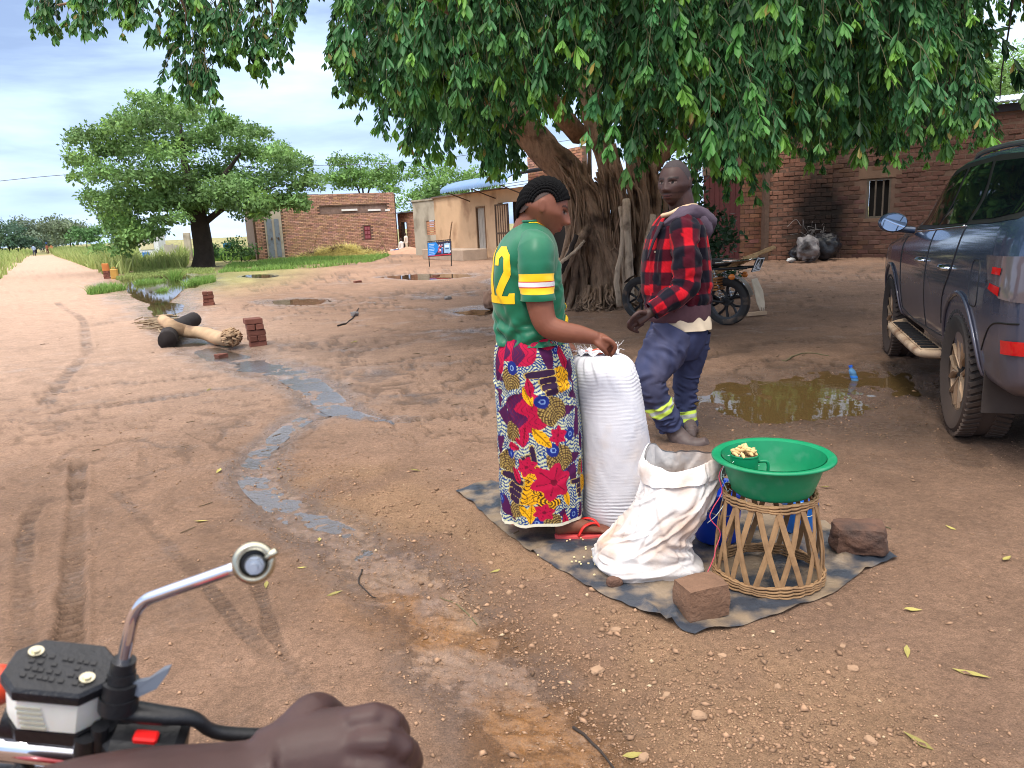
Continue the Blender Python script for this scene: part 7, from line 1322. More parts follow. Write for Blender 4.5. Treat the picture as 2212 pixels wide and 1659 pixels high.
# ---------------- rider's arm and hand on the grip
arm = thing('person', 'bare brown right forearm and hand gripping the handlebar', 'person', tuple(vp(600, 1680, .58)))
B = Body(); vpp = lambda q: vp(*q)
B.mb.rings(tube_rings(smooth_path([vpp(q) for q in ((-330, 2040, .40), (-40, 1868, .46), (240, 1772, .50), (430, 1728, .53), (540, 1696, .545), (615, 1668, .55))], 40), np.interp(np.linspace(0, 1, 40), [0, .35, .6, .8, .92, 1], [.046, .044, .037, .031, .0285, .029]), 22))
B.mb.rings(tube_rings(smooth_path([vpp(q) for q in ((560, 1662, .548), (650, 1640, .552), (760, 1622, .556), (835, 1622, .566))], 16), [.027, .028, .029, .030, .031, .032, .032, .032, .032, .032, .031, .031, .030, .029, .027, .024], 20, flat=.62, up=tuple(unit(EYEP - vp(700, 1630, .55)))))
fin = [[(630, 1625, .560), (780, 1552, .558), (838, 1558, .566), (862, 1592, .60), (826, 1650, .628), (770, 1668, .622)], [(630, 1640, .558), (800, 1602, .546), (868, 1616, .556), (888, 1656, .598), (846, 1712, .632), (780, 1725, .626)], [(630, 1660, .556), (790, 1660, .540), (860, 1680, .552), (878, 1722, .598), (838, 1770, .632), (780, 1775, .626)], [(620, 1680, .556), (770, 1718, .543), (832, 1742, .553), (848, 1782, .595), (810, 1815, .625), (770, 1820, .62)]]
B.hand(None, [[vpp(q) for q in f] for f in fin], [[.0100, .0108, .0112, .0096, .0092, .0080]] * 3 + [[.010, .010, .0100, .0086, .0082, .0072]])
B.mb.tube(smooth_path([vpp(q) for q in ((585, 1640, .556), (640, 1580, .566), (680, 1535, .580), (722, 1548, .605), (770, 1590, .625))], 16), np.interp(np.linspace(0, 1, 16), [0, .3, .52, .75, 1], [.020, .0165, .0140, .0115, .0085]), 12)
for q in ((840, 1556, .560), (868, 1616, .551), (860, 1680, .547)): c_ = vp(*q); B.mb.rings(np.array([[c_ + np.array([r * math.cos(a), r * math.sin(a), z]) for a in np.linspace(0, 2 * PI, 13)[:-1]] for z, r in ((-.0085, .003), (-.005, .0085), (0, .0105), (.005, .0085), (.0085, .003))]))
rb = B.finish('body', M_SKIN, arm, .0028, SK_R, SK_R, paint=lambda V, C: C * (1 + .12 * fbm(V[:, 0] * 60, V[:, 1] * 60, V[:, 2] * 60, s=71))[:, None])
# ------------------------------------------------------------------ vendor's goods and small things
def fz2(x, y): return gz(x, y)
# tarpaulin
TP = G2((985, 1062), (1060, 1040), (1250, 1075), (1420, 1090), (1600, 1100), (1780, 1135), (1830, 1160), (1905, 1185), (1934, 1206), (1865, 1238), (1795, 1290), (1705, 1328), (1575, 1362), (1502, 1376), (1412, 1342), (1300, 1288), (1170, 1208), (1092, 1152), (1030, 1100))
def tarp():
    step = .022; b = []; n = len(TP)
    for i in range(n): a, c = TP[i], TP[(i + 1) % n]; k = max(1, int(np.hypot(*(c - a)) / step)); b += [a + (c - a) * q / k for q in range(k)]
    b = np.array(b); b = b + .008 * np.column_stack([vn(b[:, 0] * 14, b[:, 1] * 14, s=2), vn(b[:, 0] * 14, b[:, 1] * 14, s=3)]); nb = len(b); lo, hi = TP.min(0), TP.max(0)
    g = np.stack(np.meshgrid(np.arange(lo[0], hi[0], step), np.arange(lo[1], hi[1], step)), -1).reshape(-1, 2); g = g + rng.normal(size=g.shape) * .002; g = g[in_poly(g, b)]; g = g[poly_dist(g, np.vstack([b, b[:1]]))[0] > step * .5]
    r = delaunay_2d_cdt([Vector(q) for q in b] + [Vector(q) for q in g], [], [list(range(nb))], 1, 1e-6); P = np.array([[q[0], q[1]] for q in r[0]]); x, y = P.T
    d = poly_dist(P, np.vstack([TP, TP[:1]]))[0]; w = fbm(x * 5 + y * 2, y * 7 - x * 3, s=77); cre = np.maximum(0, .55 - np.abs(fbm(x * 4 - y * 2.5, y * 3 + x * 2, s=78)) * 3) ** 2
    z = ground_fields(x, y)[0]; z = np.maximum(z, -.004) + .006 + .007 * np.maximum(w, -.3) + .022 * cre + .012 * np.exp(-d / .03) * np.maximum(0, vn(x * 9, y * 9, s=79))
    for (fx, fy, l_, a, hgt) in ((1455, 1345, .14, 1.2, .03), (1410, 1330, .10, 1.9, .028), (1780, 1170, .3, -.2, .03), (1850, 1200, .2, .5, .025), (1180, 1190, .22, .4, .014), (1340, 1130, .3, .1, .018)):
        c = gnd(fx, fy)[:2]; q = (P - c) @ np.array([[math.cos(a), -math.sin(a)], [math.sin(a), math.cos(a)]]); z = z + hgt * np.exp(-(q[:, 1] / .018) ** 2) * sst(l_, l_ * .4, np.abs(q[:, 0]))
    mb = MB(); mb.add(np.column_stack([P, z]), [tuple(f) for f in r[2]]); mt = mat('dusty_black_polythene', lin(54, 60, 70), rough=.38, spec=.5, var=.25, vs=9, bump=.6, bs=26, bdist=.012, dirt=lin(134, 118, 100), ds=6.5, dthr=(.44, .60), rv=.15)
    o = mb.build('tarpaulin', mt, smooth=True); T(o, 'dusty dark grey plastic sheet spread on the ground under the sacks', 'tarpaulin')
tarp()
M_SACK = mat('white_woven_polypropylene', lin(208, 207, 213), rough=.6, spec=.3, var=.05, vs=9, bump=.25, bs=240, bdist=.002, dirt=lin(206, 190, 176), ds=4, dthr=(.56, .8))
M_SACK2 = mat('soiled_woven_sack', lin(216, 213, 212), rough=.65, spec=.25, var=.08, vs=9, bump=.5, bs=30, bdist=.008, dirt=lin(196, 168, 148), ds=5, dthr=(.46, .70))
# full sack
YS = 3.40; sk = thing('sack', 'tall bulging full white woven sack tied shut in front of the woman', 'sack', (.475, YS, 0))
def wr_full(a, R):
    z = R[..., 2]; ph = z * 2 * PI / .0155 + 3.2 * fbm(a * 1.3, z * 6, s=91) + .8 * np.sin(a * 2); rib = .0024 * np.sin(ph) * sst(.80, .66, z) * sst(.02, .10, z) * (.7 + .5 * fbm(a * 2, z * 14, s=92)); return folds(wrapa(a) * .2, z, 22, 94, .005, .008, (-.63, .63, .70, .80), .09, PI / 2, .2) + rib + .006 * fbm(a * 1.2, z * 4, s=93) + .004 * np.sin(a * 17 + z * 10) * sst(.68, .80, z)
SK = sil_rings([(764, 1268, 1318, .05), (767, 1248, 1340, .095), (778, 1238, 1358, .135), (800, 1236, 1372, .17), (850, 1242, 1385, .195), (920, 1249, 1396, .205), (1000, 1254, 1406, .21), (1060, 1257, 1408, .208), (1095, 1260, 1402, .20), (1112, 1268, 1388, .18), (1119, 1285, 1370, .14)], YS, 240, 150, 2.35, wr_full)[0]
mb = MB(); mb.rings(SK); mb.build('sack_body', M_SACK, sk, smooth=True)
tc_ = SK[0].mean(0); mb = MB(); fr_ = []
for t, r_, z_ in ((0, .045, .0), (.3, .055, .012), (.7, .07, .016), (1, .085, .008)): fr_.append([tc_ + np.array([r_ * 1.15 * math.cos(a), r_ * .8 * math.sin(a), z_ + .010 * math.sin(a * 9 + t * 3) * t]) for a in np.linspace(0, 2 * PI, 60, endpoint=False)])
mb.rings(np.array(fr_), cap=False); mb.build('gathered_mouth', M_SACK, sk, smooth=True)
mb = MB(); mb.tube([tc_ + np.array([.06 * math.cos(a) , .045 * math.sin(a), .010 + .003 * math.sin(5 * a)]) for a in np.linspace(0, 2 * PI, 40)[:-1]], .0035, 6, loop=True); mb.build('tie_string', mat('orange_red_twine', lin(206, 92, 66), rough=.8, var=.2, vs=50), sk, smooth=True)
mb = MB()
for k in range(46): a = rng.uniform(0, 2 * PI); p = tc_ + np.array([.075 * math.cos(a), .055 * math.sin(a), .012]); d = np.array([math.cos(a), math.sin(a), rng.uniform(.2, 1.2)]); mb.tube([p, p + d * rng.uniform(.01, .03), p + d * rng.uniform(.02, .045) + rng.normal(size=3) * .008], .0009, 3, cap=False)
mb.build('frayed_threads', M_SACK, sk, kind='stuff')
# open sack
YF = 2.88; fs = thing('sack', 'half-empty open white sack slumped beside the green basin', 'sack', (.52, YF, 0))
def wr_open(a, R):
    z = R[..., 2]; return folds(wrapa(a) * .16, z, 44, 104, .0085, .010, (-.52, .52, .02, .46), .13, 1.25, .55) + folds(wrapa(a) * .16, z, 22, 105, .010, .009, (-.52, .52, .02, .2), .10, .15, .4) + .008 * fbm(a * 1.2, z * 4, s=101, o=2) + .013 * sst(.0, .6, fbm(a * 1.2 + z * 3, z * 3 - a * .8, s=102, o=2)) - .009 * sst(.10, .0, np.abs(fbm(a * 1.5 - z * 4, z * 3 + a, s=103, o=1))) + .008 * np.sin(z * 90 + 3 * np.sin(a + z * 8)) * sst(.24, .08, z) * .6
def rim_up(R, k=1.0):
    m = R.shape[0]; a = np.linspace(0, 2 * PI, R.shape[1], endpoint=False); da = lambda c: np.abs((a - c + PI) % (2 * PI) - PI); t = np.linspace(1, 0, m)[:, None] ** 2
    R = R.copy(); R[..., 2] += k * t * (.050 * np.exp(-(da(2.35) / .38) ** 2) + .012 * np.exp(-(da(.1) / .5) ** 2) - .028 * np.exp(-(da(4.3) / .7) ** 2) + .006 * np.sin(a * 5 + 1)); R[..., 0] += k * t * (.020 * np.exp(-(da(.15) / .35) ** 2)); return R
rows = [(990, 1393, 1566, .066), (1020, 1390, 1560, .09), (1060, 1380, 1545, .125), (1105, 1358, 1522, .14), (1145, 1330, 1497, .15), (1170, 1303, 1487, .165), (1196, 1287, 1498, .18), (1216, 1290, 1514, .175), (1224, 1306, 1504, .15)]
FS, _, _ = sil_rings(rows, YF, 180, 200, 2.3, wr_open); FS[:68] = rim_up(FS[:68]); FS[..., 2] = np.maximum(FS[..., 2], .012); mb = MB(); mb.rings(FS, cap=False); c0 = FS[0].mean(0)
inn = np.array([FS[k] - (FS[k] - FS[k].mean(0)) * .05 for k in range(0, 75, 5)]); mb.rings(inn[::-1], cap=False); mb.add(np.vstack([FS[-1].mean(0)[None], FS[-1]]), [(0, 1 + (i + 1) % 200, 1 + i) for i in range(200)]); mb.add(np.vstack([inn[-1].mean(0)[None], inn[-1]]), [(0, 1 + i, 1 + (i + 1) % 200) for i in range(200)]); mb.build('sack_body', M_SACK2, fs, smooth=True)
cu = []
for t, o_ in ((0, .0), (.04, .006), (.3, .013), (.7, .015), (1, .011)):
    k = int(t * 27); r = FS[k] + (FS[k] - FS[k].mean(0)) * (o_ / .12); a = np.linspace(0, 2 * PI, 200, endpoint=False); r = r + np.array([0, 0, 1]) * (.006 * (1 - t) - t * .012 * (vn(a * 2, a * 0, s=7) + .3))[:, None]; cu.append(r)
mb = MB(); mb.rings(np.array(cu), cap=False); mb.build('rolled_rim', M_SACK2, fs, smooth=True)
M_THR = mat('pale_thread', lin(210, 226, 222), rough=.6, var=.05); M_PNK = mat('pink_thread', lin(222, 84, 110), rough=.6, var=.1)
def thread(pts, m, r=.0016): mb = MB(); mb.tube(smooth_path(pts, 40), r, 5); mb.build('loose_thread', m, fs, smooth=True)
Yt = 2.78
thread([at(1566, 1000, Yt), at(1553, 1028, Yt - .02), at(1560, 1062, Yt - .03), at(1540, 1098, Yt - .03), at(1534, 1120, Yt - .03), at(1556, 1150, Yt - .03), at(1546, 1185, Yt - .04), at(1541, 1208, Yt - .05), gnd(1520, 1252, .012), gnd(1505, 1268, .012), gnd(1478, 1275, .012)], M_PNK, .0022)
thread([at(1572, 985, Yt), at(1590, 978, Yt - .02), at(1606, 966, Yt - .04), at(1598, 984, Yt - .06), at(1582, 1000, Yt - .06)], M_THR); thread([at(1574, 1000, Yt), at(1600, 1002, Yt - .05), at(1640, 1006, Yt - .02)], M_THR); thread([at(1574, 1005, Yt), at(1598, 1012, Yt - .07), at(1606, 988, Yt - .06)], M_THR)
thread([at(1566, 1000, Yt - .02), at(1558, 1030, Yt - .03), at(1572, 1070, Yt - .03), at(1550, 1110, Yt - .03), at(1528, 1130, Yt)], M_THR)
mb = MB()
for k in range(34): p = at(rng.uniform(1555, 1575), rng.uniform(990, 1075), Yt - .01); mb.tube([p, p + [rng.uniform(-.01, .03), -.012, rng.uniform(-.02, .01)]], .0009, 3, cap=False)
mb.build('frayed_edge', M_THR, fs, kind='stuff')
# basket stand
BC_ = np.array([.975, 2.73]); zb0 = max(0.0, gz(*BC_)) + .012; bk = thing('basket', 'upturned open-weave split-cane basket used as a stand for the basin', 'basket', (BC_[0], BC_[1], zb0)); M_CAN2 = mat('split_cane', lin(148, 116, 82), rough=.75, var=.22, vs=24, bump=.25, bs=120, bdist=.002, dirt=lin(120, 92, 66), ds=14, dthr=(.5, .75))
def bp(a, t): r = .200 - .034 * t + .010 * math.sin(t * PI) + .05 * (t - .5) ** 2 * 0; return np.array([BC_[0] + r * math.cos(a), BC_[1] + r * .98 * math.sin(a), zb0 + .012 + t * .315])
nS = 13
for k in range(nS):
    for s_, dr in ((1, 0.0), (-1, .004)):
        a0 = k * 2 * PI / nS + rng.normal() * .03; tw_ = s_ * (.42 + rng.normal() * .03); P_ = []
        for t in np.linspace(0, 1, 9): q = bp(a0 + tw_ * (t - .5), t); c = np.array([BC_[0], BC_[1], q[2]]); P_.append(q + unit(q - c) * dr)
        P_ = np.array(P_); mb = MB(); Rg = []
        for i in range(9): n_ = unit((P_[i] - [BC_[0], BC_[1], P_[i][2]])); tg = unit(P_[min(8, i + 1)] - P_[max(0, i - 1)]); b_ = np.cross(tg, n_); Rg.append([P_[i] + b_ * .0105 + n_ * .002, P_[i] + n_ * .0038, P_[i] - b_ * .0105 + n_ * .002, P_[i] - b_ * .0105 - n_ * .002, P_[i] + b_ * .0105 - n_ * .002])
        mb.rings(np.array(Rg)); mb.build('cane_strip', M_CAN2, bk)
for z_, r_, nn, nm in ((.0, .205, 4, 'base_weave'), (.318, .168, 3, 'top_weave')):
    for k in range(nn):
        for ph in (0, PI): mb = MB(); mb.tube([np.array([BC_[0] + (r_ + .006 * math.sin(a * nS + ph + k * PI)) * math.cos(a), BC_[1] + .98 * (r_ + .006 * math.sin(a * nS + ph + k * PI)) * math.sin(a), zb0 + .008 + z_ + k * .011 + .003 * math.sin(a * 5 + k)]) for a in np.linspace(0, 2 * PI, 105)[:-1]], .0048, 6, loop=True); mb.build(nm, M_CAN2, bk, smooth=True)
# basin, cup, groundnuts
M_GPL = mat('green_plastic', lin(16, 128, 86), rough=.38, spec=.45, var=.10, vs=14, rv=.12, bump=.04, bs=40, dirt=lin(52, 132, 98), ds=16, dthr=(.56, .72))
bz = zb0 + .352; ba = thing('basin', 'wide green plastic basin set on the cane basket', 'basin', (BC_[0] + .008, BC_[1], bz)); bc = np.array([BC_[0] + .008, BC_[1]])
def lathe(prof, c, n=72): return np.array([[(c[0] + r * math.cos(a), c[1] + r * math.sin(a), z) for a in np.linspace(0, 2 * PI, n, endpoint=False)] for r, z in prof])
mb = MB(); mb.rings(lathe([(.001, bz + .002), (.13, bz), (.145, bz + .004), (.152, bz + .014), (.172, bz + .07), (.193, bz + .142)], bc), cap=False); mb.rings(lathe([(.190, bz + .142), (.169, bz + .07), (.149, bz + .018), (.14, bz + .008), (.001, bz + .007)], bc), cap=False); mb.build('bowl', M_GPL, ba, smooth=True)
mb = MB(); mb.rings(lathe([(.192, bz + .140), (.212, bz + .146), (.222, bz + .147), (.227, bz + .143), (.2275, bz + .137), (.2245, bz + .136), (.220, bz + .142), (.193, bz + .136)], bc), cap=False); mb.build('rim', M_GPL, ba, smooth=True)
cu_c = np.array([at(1608, 1000, 2.74)[0], 2.74]); cz = bz + .010; cp = thing('measuring_cup', 'small green plastic measuring cup heaped with groundnuts in the basin', 'cup', (cu_c[0], cu_c[1], cz))
mb = MB(); mb.rings(lathe([(.001, cz), (.046, cz), (.049, cz + .004), (.052, cz + .135), (.055, cz + .137), (.0545, cz + .141), (.051, cz + .141), (.0475, cz + .008), (.001, cz + .007)], cu_c, 40), cap=False); mb.build('cup_wall', M_GPL, cp, auto=50)
mb = MB(); mb.tube(smooth_path([(cu_c[0] + .050, cu_c[1] - .01, cz + .11), (cu_c[0] + .082, cu_c[1] - .015, cz + .108), (cu_c[0] + .086, cu_c[1] - .016, cz + .07), (cu_c[0] + .080, cu_c[1] - .015, cz + .03), (cu_c[0] + .050, cu_c[1] - .01, cz + .03)], 22), .006, 8); mb.build('handle', M_GPL, cp, smooth=True)
mb = MB(); mb.disc((cu_c[0], cu_c[1], cz + .122), (0, 0, 1), .047, .02, 24); mb.build('groundnut_fill', mat('nut_fill', lin(150, 118, 84), rough=.9, var=.3, vs=60, bump=.8, bs=70), cp)
def nut_mesh(i):
    g = np.random.default_rng(i); n = 9; R = []
    for t in np.linspace(0, 1, n): r = .0072 * math.sin(PI * (.06 + .88 * t)) ** .5 * (1 - .22 * math.exp(-((t - .5) / .14) ** 2)); R.append([((t - .5) * .034, r * math.cos(a), r * math.sin(a) + .002 * math.sin(t * PI)) for a in np.linspace(0, 2 * PI, 9)[:-1]])
    mb = MB(); mb.rings(np.array(R) + g.normal(size=(n, 8, 3)) * .0004); me = mb.mesh('groundnut', True); me.materials.append(M_NUT); return me
M_NUT = mat('groundnut_shell', lin(206, 172, 120), rough=.8, var=.2, vs=120, bump=.5, bs=260, bdist=.002, rnd=.12); NM = [nut_mesh(i) for i in range(4)]
def nut(p, group, label): o = bpy.data.objects.new('groundnut', NM[rng.integers(4)]); COL.objects.link(o); o.location = [float(q) for q in p]; o.rotation_euler = (rng.normal() * .4, rng.normal() * .35, rng.uniform(0, 2 * PI)); T(o, label, 'groundnut', group)
for k in range(30): a = rng.uniform(0, 2 * PI); r = math.sqrt(rng.random()) * .044; nut((cu_c[0] + r * math.cos(a), cu_c[1] + r * math.sin(a), cz + .142 + .034 * (1 - r / .046) * (.5 + .5 * rng.random())), 'groundnuts heaped on the cup', 'pale brown groundnut in its shell heaped on the green cup')
for k in range(9): a = rng.uniform(0, 2 * PI); r = rng.uniform(.02, .115); nut((bc[0] + .03 + r * math.cos(a), bc[1] + r * .8 * math.sin(a), bz + .017), 'groundnuts left in the basin', 'groundnut lying loose on the bottom of the green basin')
# blue buckets
M_BPLA = mat('blue_plastic', lin(20, 66, 190), rough=.4, spec=.45, var=.08, vs=8, dirt=lin(96, 130, 190), ds=10, dthr=(.58, .75)); M_BPLB = mat('bright_blue_plastic', lin(38, 124, 220), rough=.4, var=.12, vs=10, dirt=lin(150, 190, 226), ds=14, dthr=(.55, .75))
def bucket(c, r0, r1, h, m, label, tilt=0.0):
    z0 = max(0, gz(c[0], c[1])) + .012; o = thing('bucket', label, 'bucket', (c[0], c[1], z0)); mb = MB(); mb.rings(lathe([(.001, z0), (r0, z0), (r0 + .003, z0 + .004), (r1, z0 + h), (r1 - .004, z0 + h), (r0 - .002, z0 + .008), (.001, z0 + .008)], c, 48), cap=False); mb.build('bucket_wall', m, o, auto=40); mb = MB(); mb.rings(lathe([(r1, z0 + h - .03), (r1 + .008, z0 + h - .028), (r1 + .009, z0 + h), (r1 + .004, z0 + h + .004), (r1 - .005, z0 + h + .002), (r1 - .004, z0 + h - .01)], c, 48), cap=False); mb.build('rim', m, o, smooth=True)
    mb = MB(); mb.tube(smooth_path([(c[0] - r1 - .005, c[1], z0 + h - .02), (c[0] - r1 * .9, c[1] - r1 * .75, z0 + h * .78), (c[0], c[1] - r1 - .03, z0 + h * .66), (c[0] + r1 * .9, c[1] - r1 * .75, z0 + h * .78), (c[0] + r1 + .005, c[1], z0 + h - .02)], 24), .0022, 5); mb.build('handle', M_ZINC, o, smooth=True)
bucket(np.array([.875, 3.10]), .088, .112, .235, M_BPLA, 'deep blue plastic bucket behind the cane basket'); bucket(np.array([1.255, 3.14]), .060, .072, .155, M_BPLB, 'small bright blue scuffed bucket to the right behind the basket')
# rough stones and broken bricks on the sheet
def rock(name, c, size, rz, m, seed, label, cat, box=.6, rough=.06, group=None, sink=.006, zc=None):
    n = 14; g = np.linspace(-1, 1, n); V = []; F = []; k = 0
    for ax in range(3):
        for s_ in (-1, 1):
            A_, B_ = np.meshgrid(g, g, indexing='ij'); P = np.zeros((n, n, 3)); P[..., ax] = s_; P[..., (ax + 1) % 3] = A_; P[..., (ax + 2) % 3] = B_ * s_; V.append(P.reshape(-1, 3))
            i, j = np.meshgrid(np.arange(n - 1), np.arange(n - 1), indexing='ij'); F.append((np.stack([i * n + j, (i + 1) * n + j, (i + 1) * n + j + 1, i * n + j + 1], -1).reshape(-1, 4) + k)); k += n * n
    V = np.vstack(V); sph = unit(V); V = V * box + sph * (1 - box) * 1.25; V = V * (1 + rough * fbm(V[:, 0] * 1.3 + seed, V[:, 1] * 1.3, V[:, 2] * 1.3, s=seed)[:, None]) + rough * .35 * sph * fbm(V[:, 0] * 4, V[:, 1] * 4 + seed, V[:, 2] * 4, s=seed + 1)[:, None]
    V = V * np.array(size) / 2; cc, ss = math.cos(rz), math.sin(rz); V = V @ np.array([[cc, ss, 0], [-ss, cc, 0], [0, 0, 1]]); z0 = (gz(c[0], c[1]) if zc is None else zc); V[:, 2] += -V[:, 2].min() + z0 - sink
    me = fast_mesh(name, V + [c[0], c[1], 0], np.vstack(F), smooth=True); o = obj(name, me, m); return T(o, label, cat, group)
M_MUDB = mat('sun_dried_mud_brick', lin(116, 88, 70), rough=.95, var=.2, vs=14, bump=.9, bs=60, bdist=.01); M_STN = mat('brown_burnt_stone', lin(98, 72, 60), rough=.95, var=.3, vs=12, bump=1.0, bs=50, bdist=.012, dirt=lin(62, 54, 52), ds=5, dthr=(.5, .65))
cb_ = gnd(1522, 1345); rock('mud_brick', (cb_[0], cb_[1] + .05), (.165, .12, .125), .32, M_MUDB, 3, 'rough brown half brick weighing down the front corner of the plastic sheet', 'brick', .8, .03, zc=.014)
cs_ = gnd(1862, 1205); rock('broken_brick', (cs_[0], cs_[1] + .04), (.20, .14, .115), -.25, M_STN, 5, 'dark broken brick weighing down the right corner of the plastic sheet', 'brick', .55, .12, zc=.014)
c_ = gnd(1327, 1268); rock('stone', c_, (.055, .045, .04), .3, M_STN, 8, 'small tan stone beside the foot of the open sack', 'stone', .4, .1)
M_PALE = mat('pale_grit_stone', lin(150, 122, 98), rough=.95, var=.2, vs=20, bump=.4, bs=60)
c_ = gnd(1068, 668); rock('boulder', c_, (.32, .3, .30), .4, mat('brown_rock', lin(140, 110, 92), rough=.95, var=.2, vs=6, bump=.5, bs=20), 11, 'rounded brown rock on the wet ground behind the woman', 'rock', .3, .12)
for k, (x, y, s_) in enumerate(((1100, 1278, .035), (1290, 1450, .05), (1510, 1550, .05), (1820, 1400, .03), (1842, 1447, .04), (1390, 1640, .04), (1330, 1365, .045), (1200, 1330, .03), (1560, 1420, .035), (1790, 1310, .028), (1440, 1500, .03), (930, 1260, .03), (1680, 1480, .03), (1880, 1600, .04), (1060, 1215, .03))):
    c_ = gnd(x, y); s_ *= .75; rock('stone', c_, (s_, s_ * .75, s_ * .5), rng.uniform(0, 3), M_PALE, 20 + k, 'small pale stone lying on the gravelly ground', 'stone', .3, .15, 'loose pale stones on the gravel')
def pebbles(n, seed):
    g = np.random.default_rng(seed); line = G2((600, 1010), (760, 1080), (1000, 1260), (1250, 1430), (1450, 1530), (1700, 1600), (2000, 1700)); t = g.uniform(0, len(line) - 1.001, n); i = t.astype(int); P = line[i] + (line[i + 1] - line[i]) * (t - i)[:, None]; P = P + g.normal(size=(n, 2)) * np.where(g.random((n, 1)) < .75, .24, .75)
    P[: n // 3] = np.column_stack([g.uniform(-3.2, 3.2, n // 3), g.uniform(1.2, 7.0, n // 3)]); dR = poly_dist(P, RUN_B)[0]; k = (~in_poly(P, TP)) & ((dR > .14) | (g.random(n) < .35)); P = P[k]; n = len(P); z = ground_fields(P[:, 0], P[:, 1])[0]; s_ = .0024 * np.exp(g.normal(size=n) * .55); s_ = np.clip(s_, .0012, .013)
    oc = np.array([(1, 0, 0), (-1, 0, 0), (0, 1, 0), (0, -1, 0), (0, 0, 1), (0, 0, -.6)], float); tri = np.array([(0, 2, 4), (2, 1, 4), (1, 3, 4), (3, 0, 4), (2, 0, 5), (1, 2, 5), (3, 1, 5), (0, 3, 5)])
    V = oc[None] * (s_[:, None] * np.stack([g.uniform(.8, 1.9, n), g.uniform(.7, 1.3, n), g.uniform(.5, .9, n)], -1))[:, None, :]; V = V * (1 + .25 * g.normal(size=(n, 6, 1))); a = g.uniform(0, 2 * PI, n); ca, sa = np.cos(a), np.sin(a); V = np.stack([V[..., 0] * ca[:, None] - V[..., 1] * sa[:, None], V[..., 0] * sa[:, None] + V[..., 1] * ca[:, None], V[..., 2]], -1) + np.column_stack([P, z + s_ * .25])[:, None]
    Tq = (tri[None] + (np.arange(n) * 6)[:, None, None]).reshape(-1, 3); c = lin(146, 116, 92) * (1 + .22 * g.normal(size=(n, 1))); c = np.where(g.random((n, 1)) < .02, lin(186, 162, 132), c); me = fast_mesh('gravel', V.reshape(-1, 3), Tq, np.repeat(np.clip(c, .03, .8), 6, 0)); o = obj('gravel', me, mat('gravel_stone', attr=True, rough=.95, var=.15, vs=60)); T(o, 'fine brown gravel strewn over the damp ground', 'gravel', None, 'stuff')
pebbles(30000, 5)
mb = MB()                               # spilled maize grains on the sheet
for k in range(70): c_ = gnd(rng.normal(1300, 45), rng.normal(1190, 22)); mb.box((c_[0], c_[1], .018), (.008, .006, .004), rz=rng.uniform(0, 3))
o = mb.build('spilled_grain', mat('pale_grain', lin(226, 208, 160), rough=.7, var=.1)); T(o, 'spilled pale grains on the plastic sheet near the sandal', 'grain', None, 'stuff')
# fallen leaves and twigs
M_FLF = mat('fallen_leaf', lin(158, 148, 84), rough=.7, var=.25, vs=30, rnd=.3, trans=.15)
fl_v = np.array([(0, 0, 0), (.3, .16, .05), (.62, .19, .06), (1, 0, .10), (.62, -.19, .05), (.3, -.16, .06), (.5, 0, -.02), (-.22, .0, .02)]); fl_f = [(0, 6, 2, 1), (6, 3, 2), (0, 5, 4, 6), (6, 4, 3), (0, 1, 7), (0, 7, 5)]
lm = bpy.data.meshes.new('fallen_leaf'); lm.from_pydata(fl_v.tolist(), [], fl_f); lm.materials.append(M_FLF)
for k, (x, y, s_) in enumerate(((735, 1282, .055), (445, 1128, .06), (600, 1013, .05), (455, 843, .07), (470, 1026, .07), (1062, 1236, .04), (905, 1018, .06), (1775, 1056, .05), (2045, 1140, .05), (1985, 1322, .06), (2125, 1470, .085), (1960, 1590, .075), (1385, 1632, .06), (690, 1170, .05), (660, 1228, .04), (575, 1272, .05), (1130, 1085, .045), (1180, 1170, .04), (2180, 1210, .06), (760, 740, .1), (1960, 1420, .05))):
    c_ = gnd(x, y); o = bpy.data.objects.new('fallen_leaf', lm); COL.objects.link(o); o.location = (c_[0], c_[1], gz(c_[0], c_[1]) + .004); o.scale = (s_,) * 3; o.rotation_euler = (rng.normal() * .12, rng.normal() * .12, rng.uniform(0, 2 * PI)); T(o, 'fallen yellow-green leaf lying on the damp ground', 'leaf', 'fallen leaves on the ground')
def twig(pts, r, label, m=M_TWIG):
    P = smooth_path([np.array([*gnd(x, y)[:2], 0]) for x, y in pts], 16); P[:, 2] = ground_fields(P[:, 0], P[:, 1])[0] + r * .6; mb = MB(); mb.tube(P, np.linspace(r, r * .5, 16), 6); o = mb.build('twig', m, smooth=True); T(o, label, 'twig')
twig([(782, 1228), (775, 1258), (800, 1285), (812, 1292)], .004, 'thin crooked twig at the edge of the wet runnel', M_BARKD); twig([(1238, 1568), (1290, 1608), (1318, 1645), (1335, 1670)], .005, 'long thin twig lying in the shallow orange water', M_BARKD); twig([(1870, 1130), (1895, 1138), (1925, 1150)], .004, 'pale dry twig behind the dark broken brick'); twig([(1030, 1345), (985, 1300), (950, 1290)], .003, 'short twig beside the gravel'); twig([(1690, 780), (1740, 762), (1790, 768)], .008, 'dry stick on the mud beyond the puddle'); twig([(730, 705), (760, 690), (775, 668)], .015, 'forked dead twig on the open yard', M_BARKD)
# loose litter of sticks and mud crumbs
g = np.random.default_rng(66); mb = MB()
for k in range(420):
    x, y = g.uniform(-7, 7), g.uniform(3.2, 16); a = g.uniform(0, PI) * .35; l_ = g.uniform(.02, .09); z = .006; r = g.uniform(.0015, .004); mb.tube([(x, y, gz(x, y) + r) if False else (x, y, z), (x + l_ * math.cos(a), y + l_ * math.sin(a), z + .004)], r, 4)
o = mb.build('litter', mat('dry_litter', lin(96, 80, 62), rough=.9, var=.3, vs=4)); T(o, 'scattered dry stalks and straw bits on the yard', 'litter', None, 'stuff')
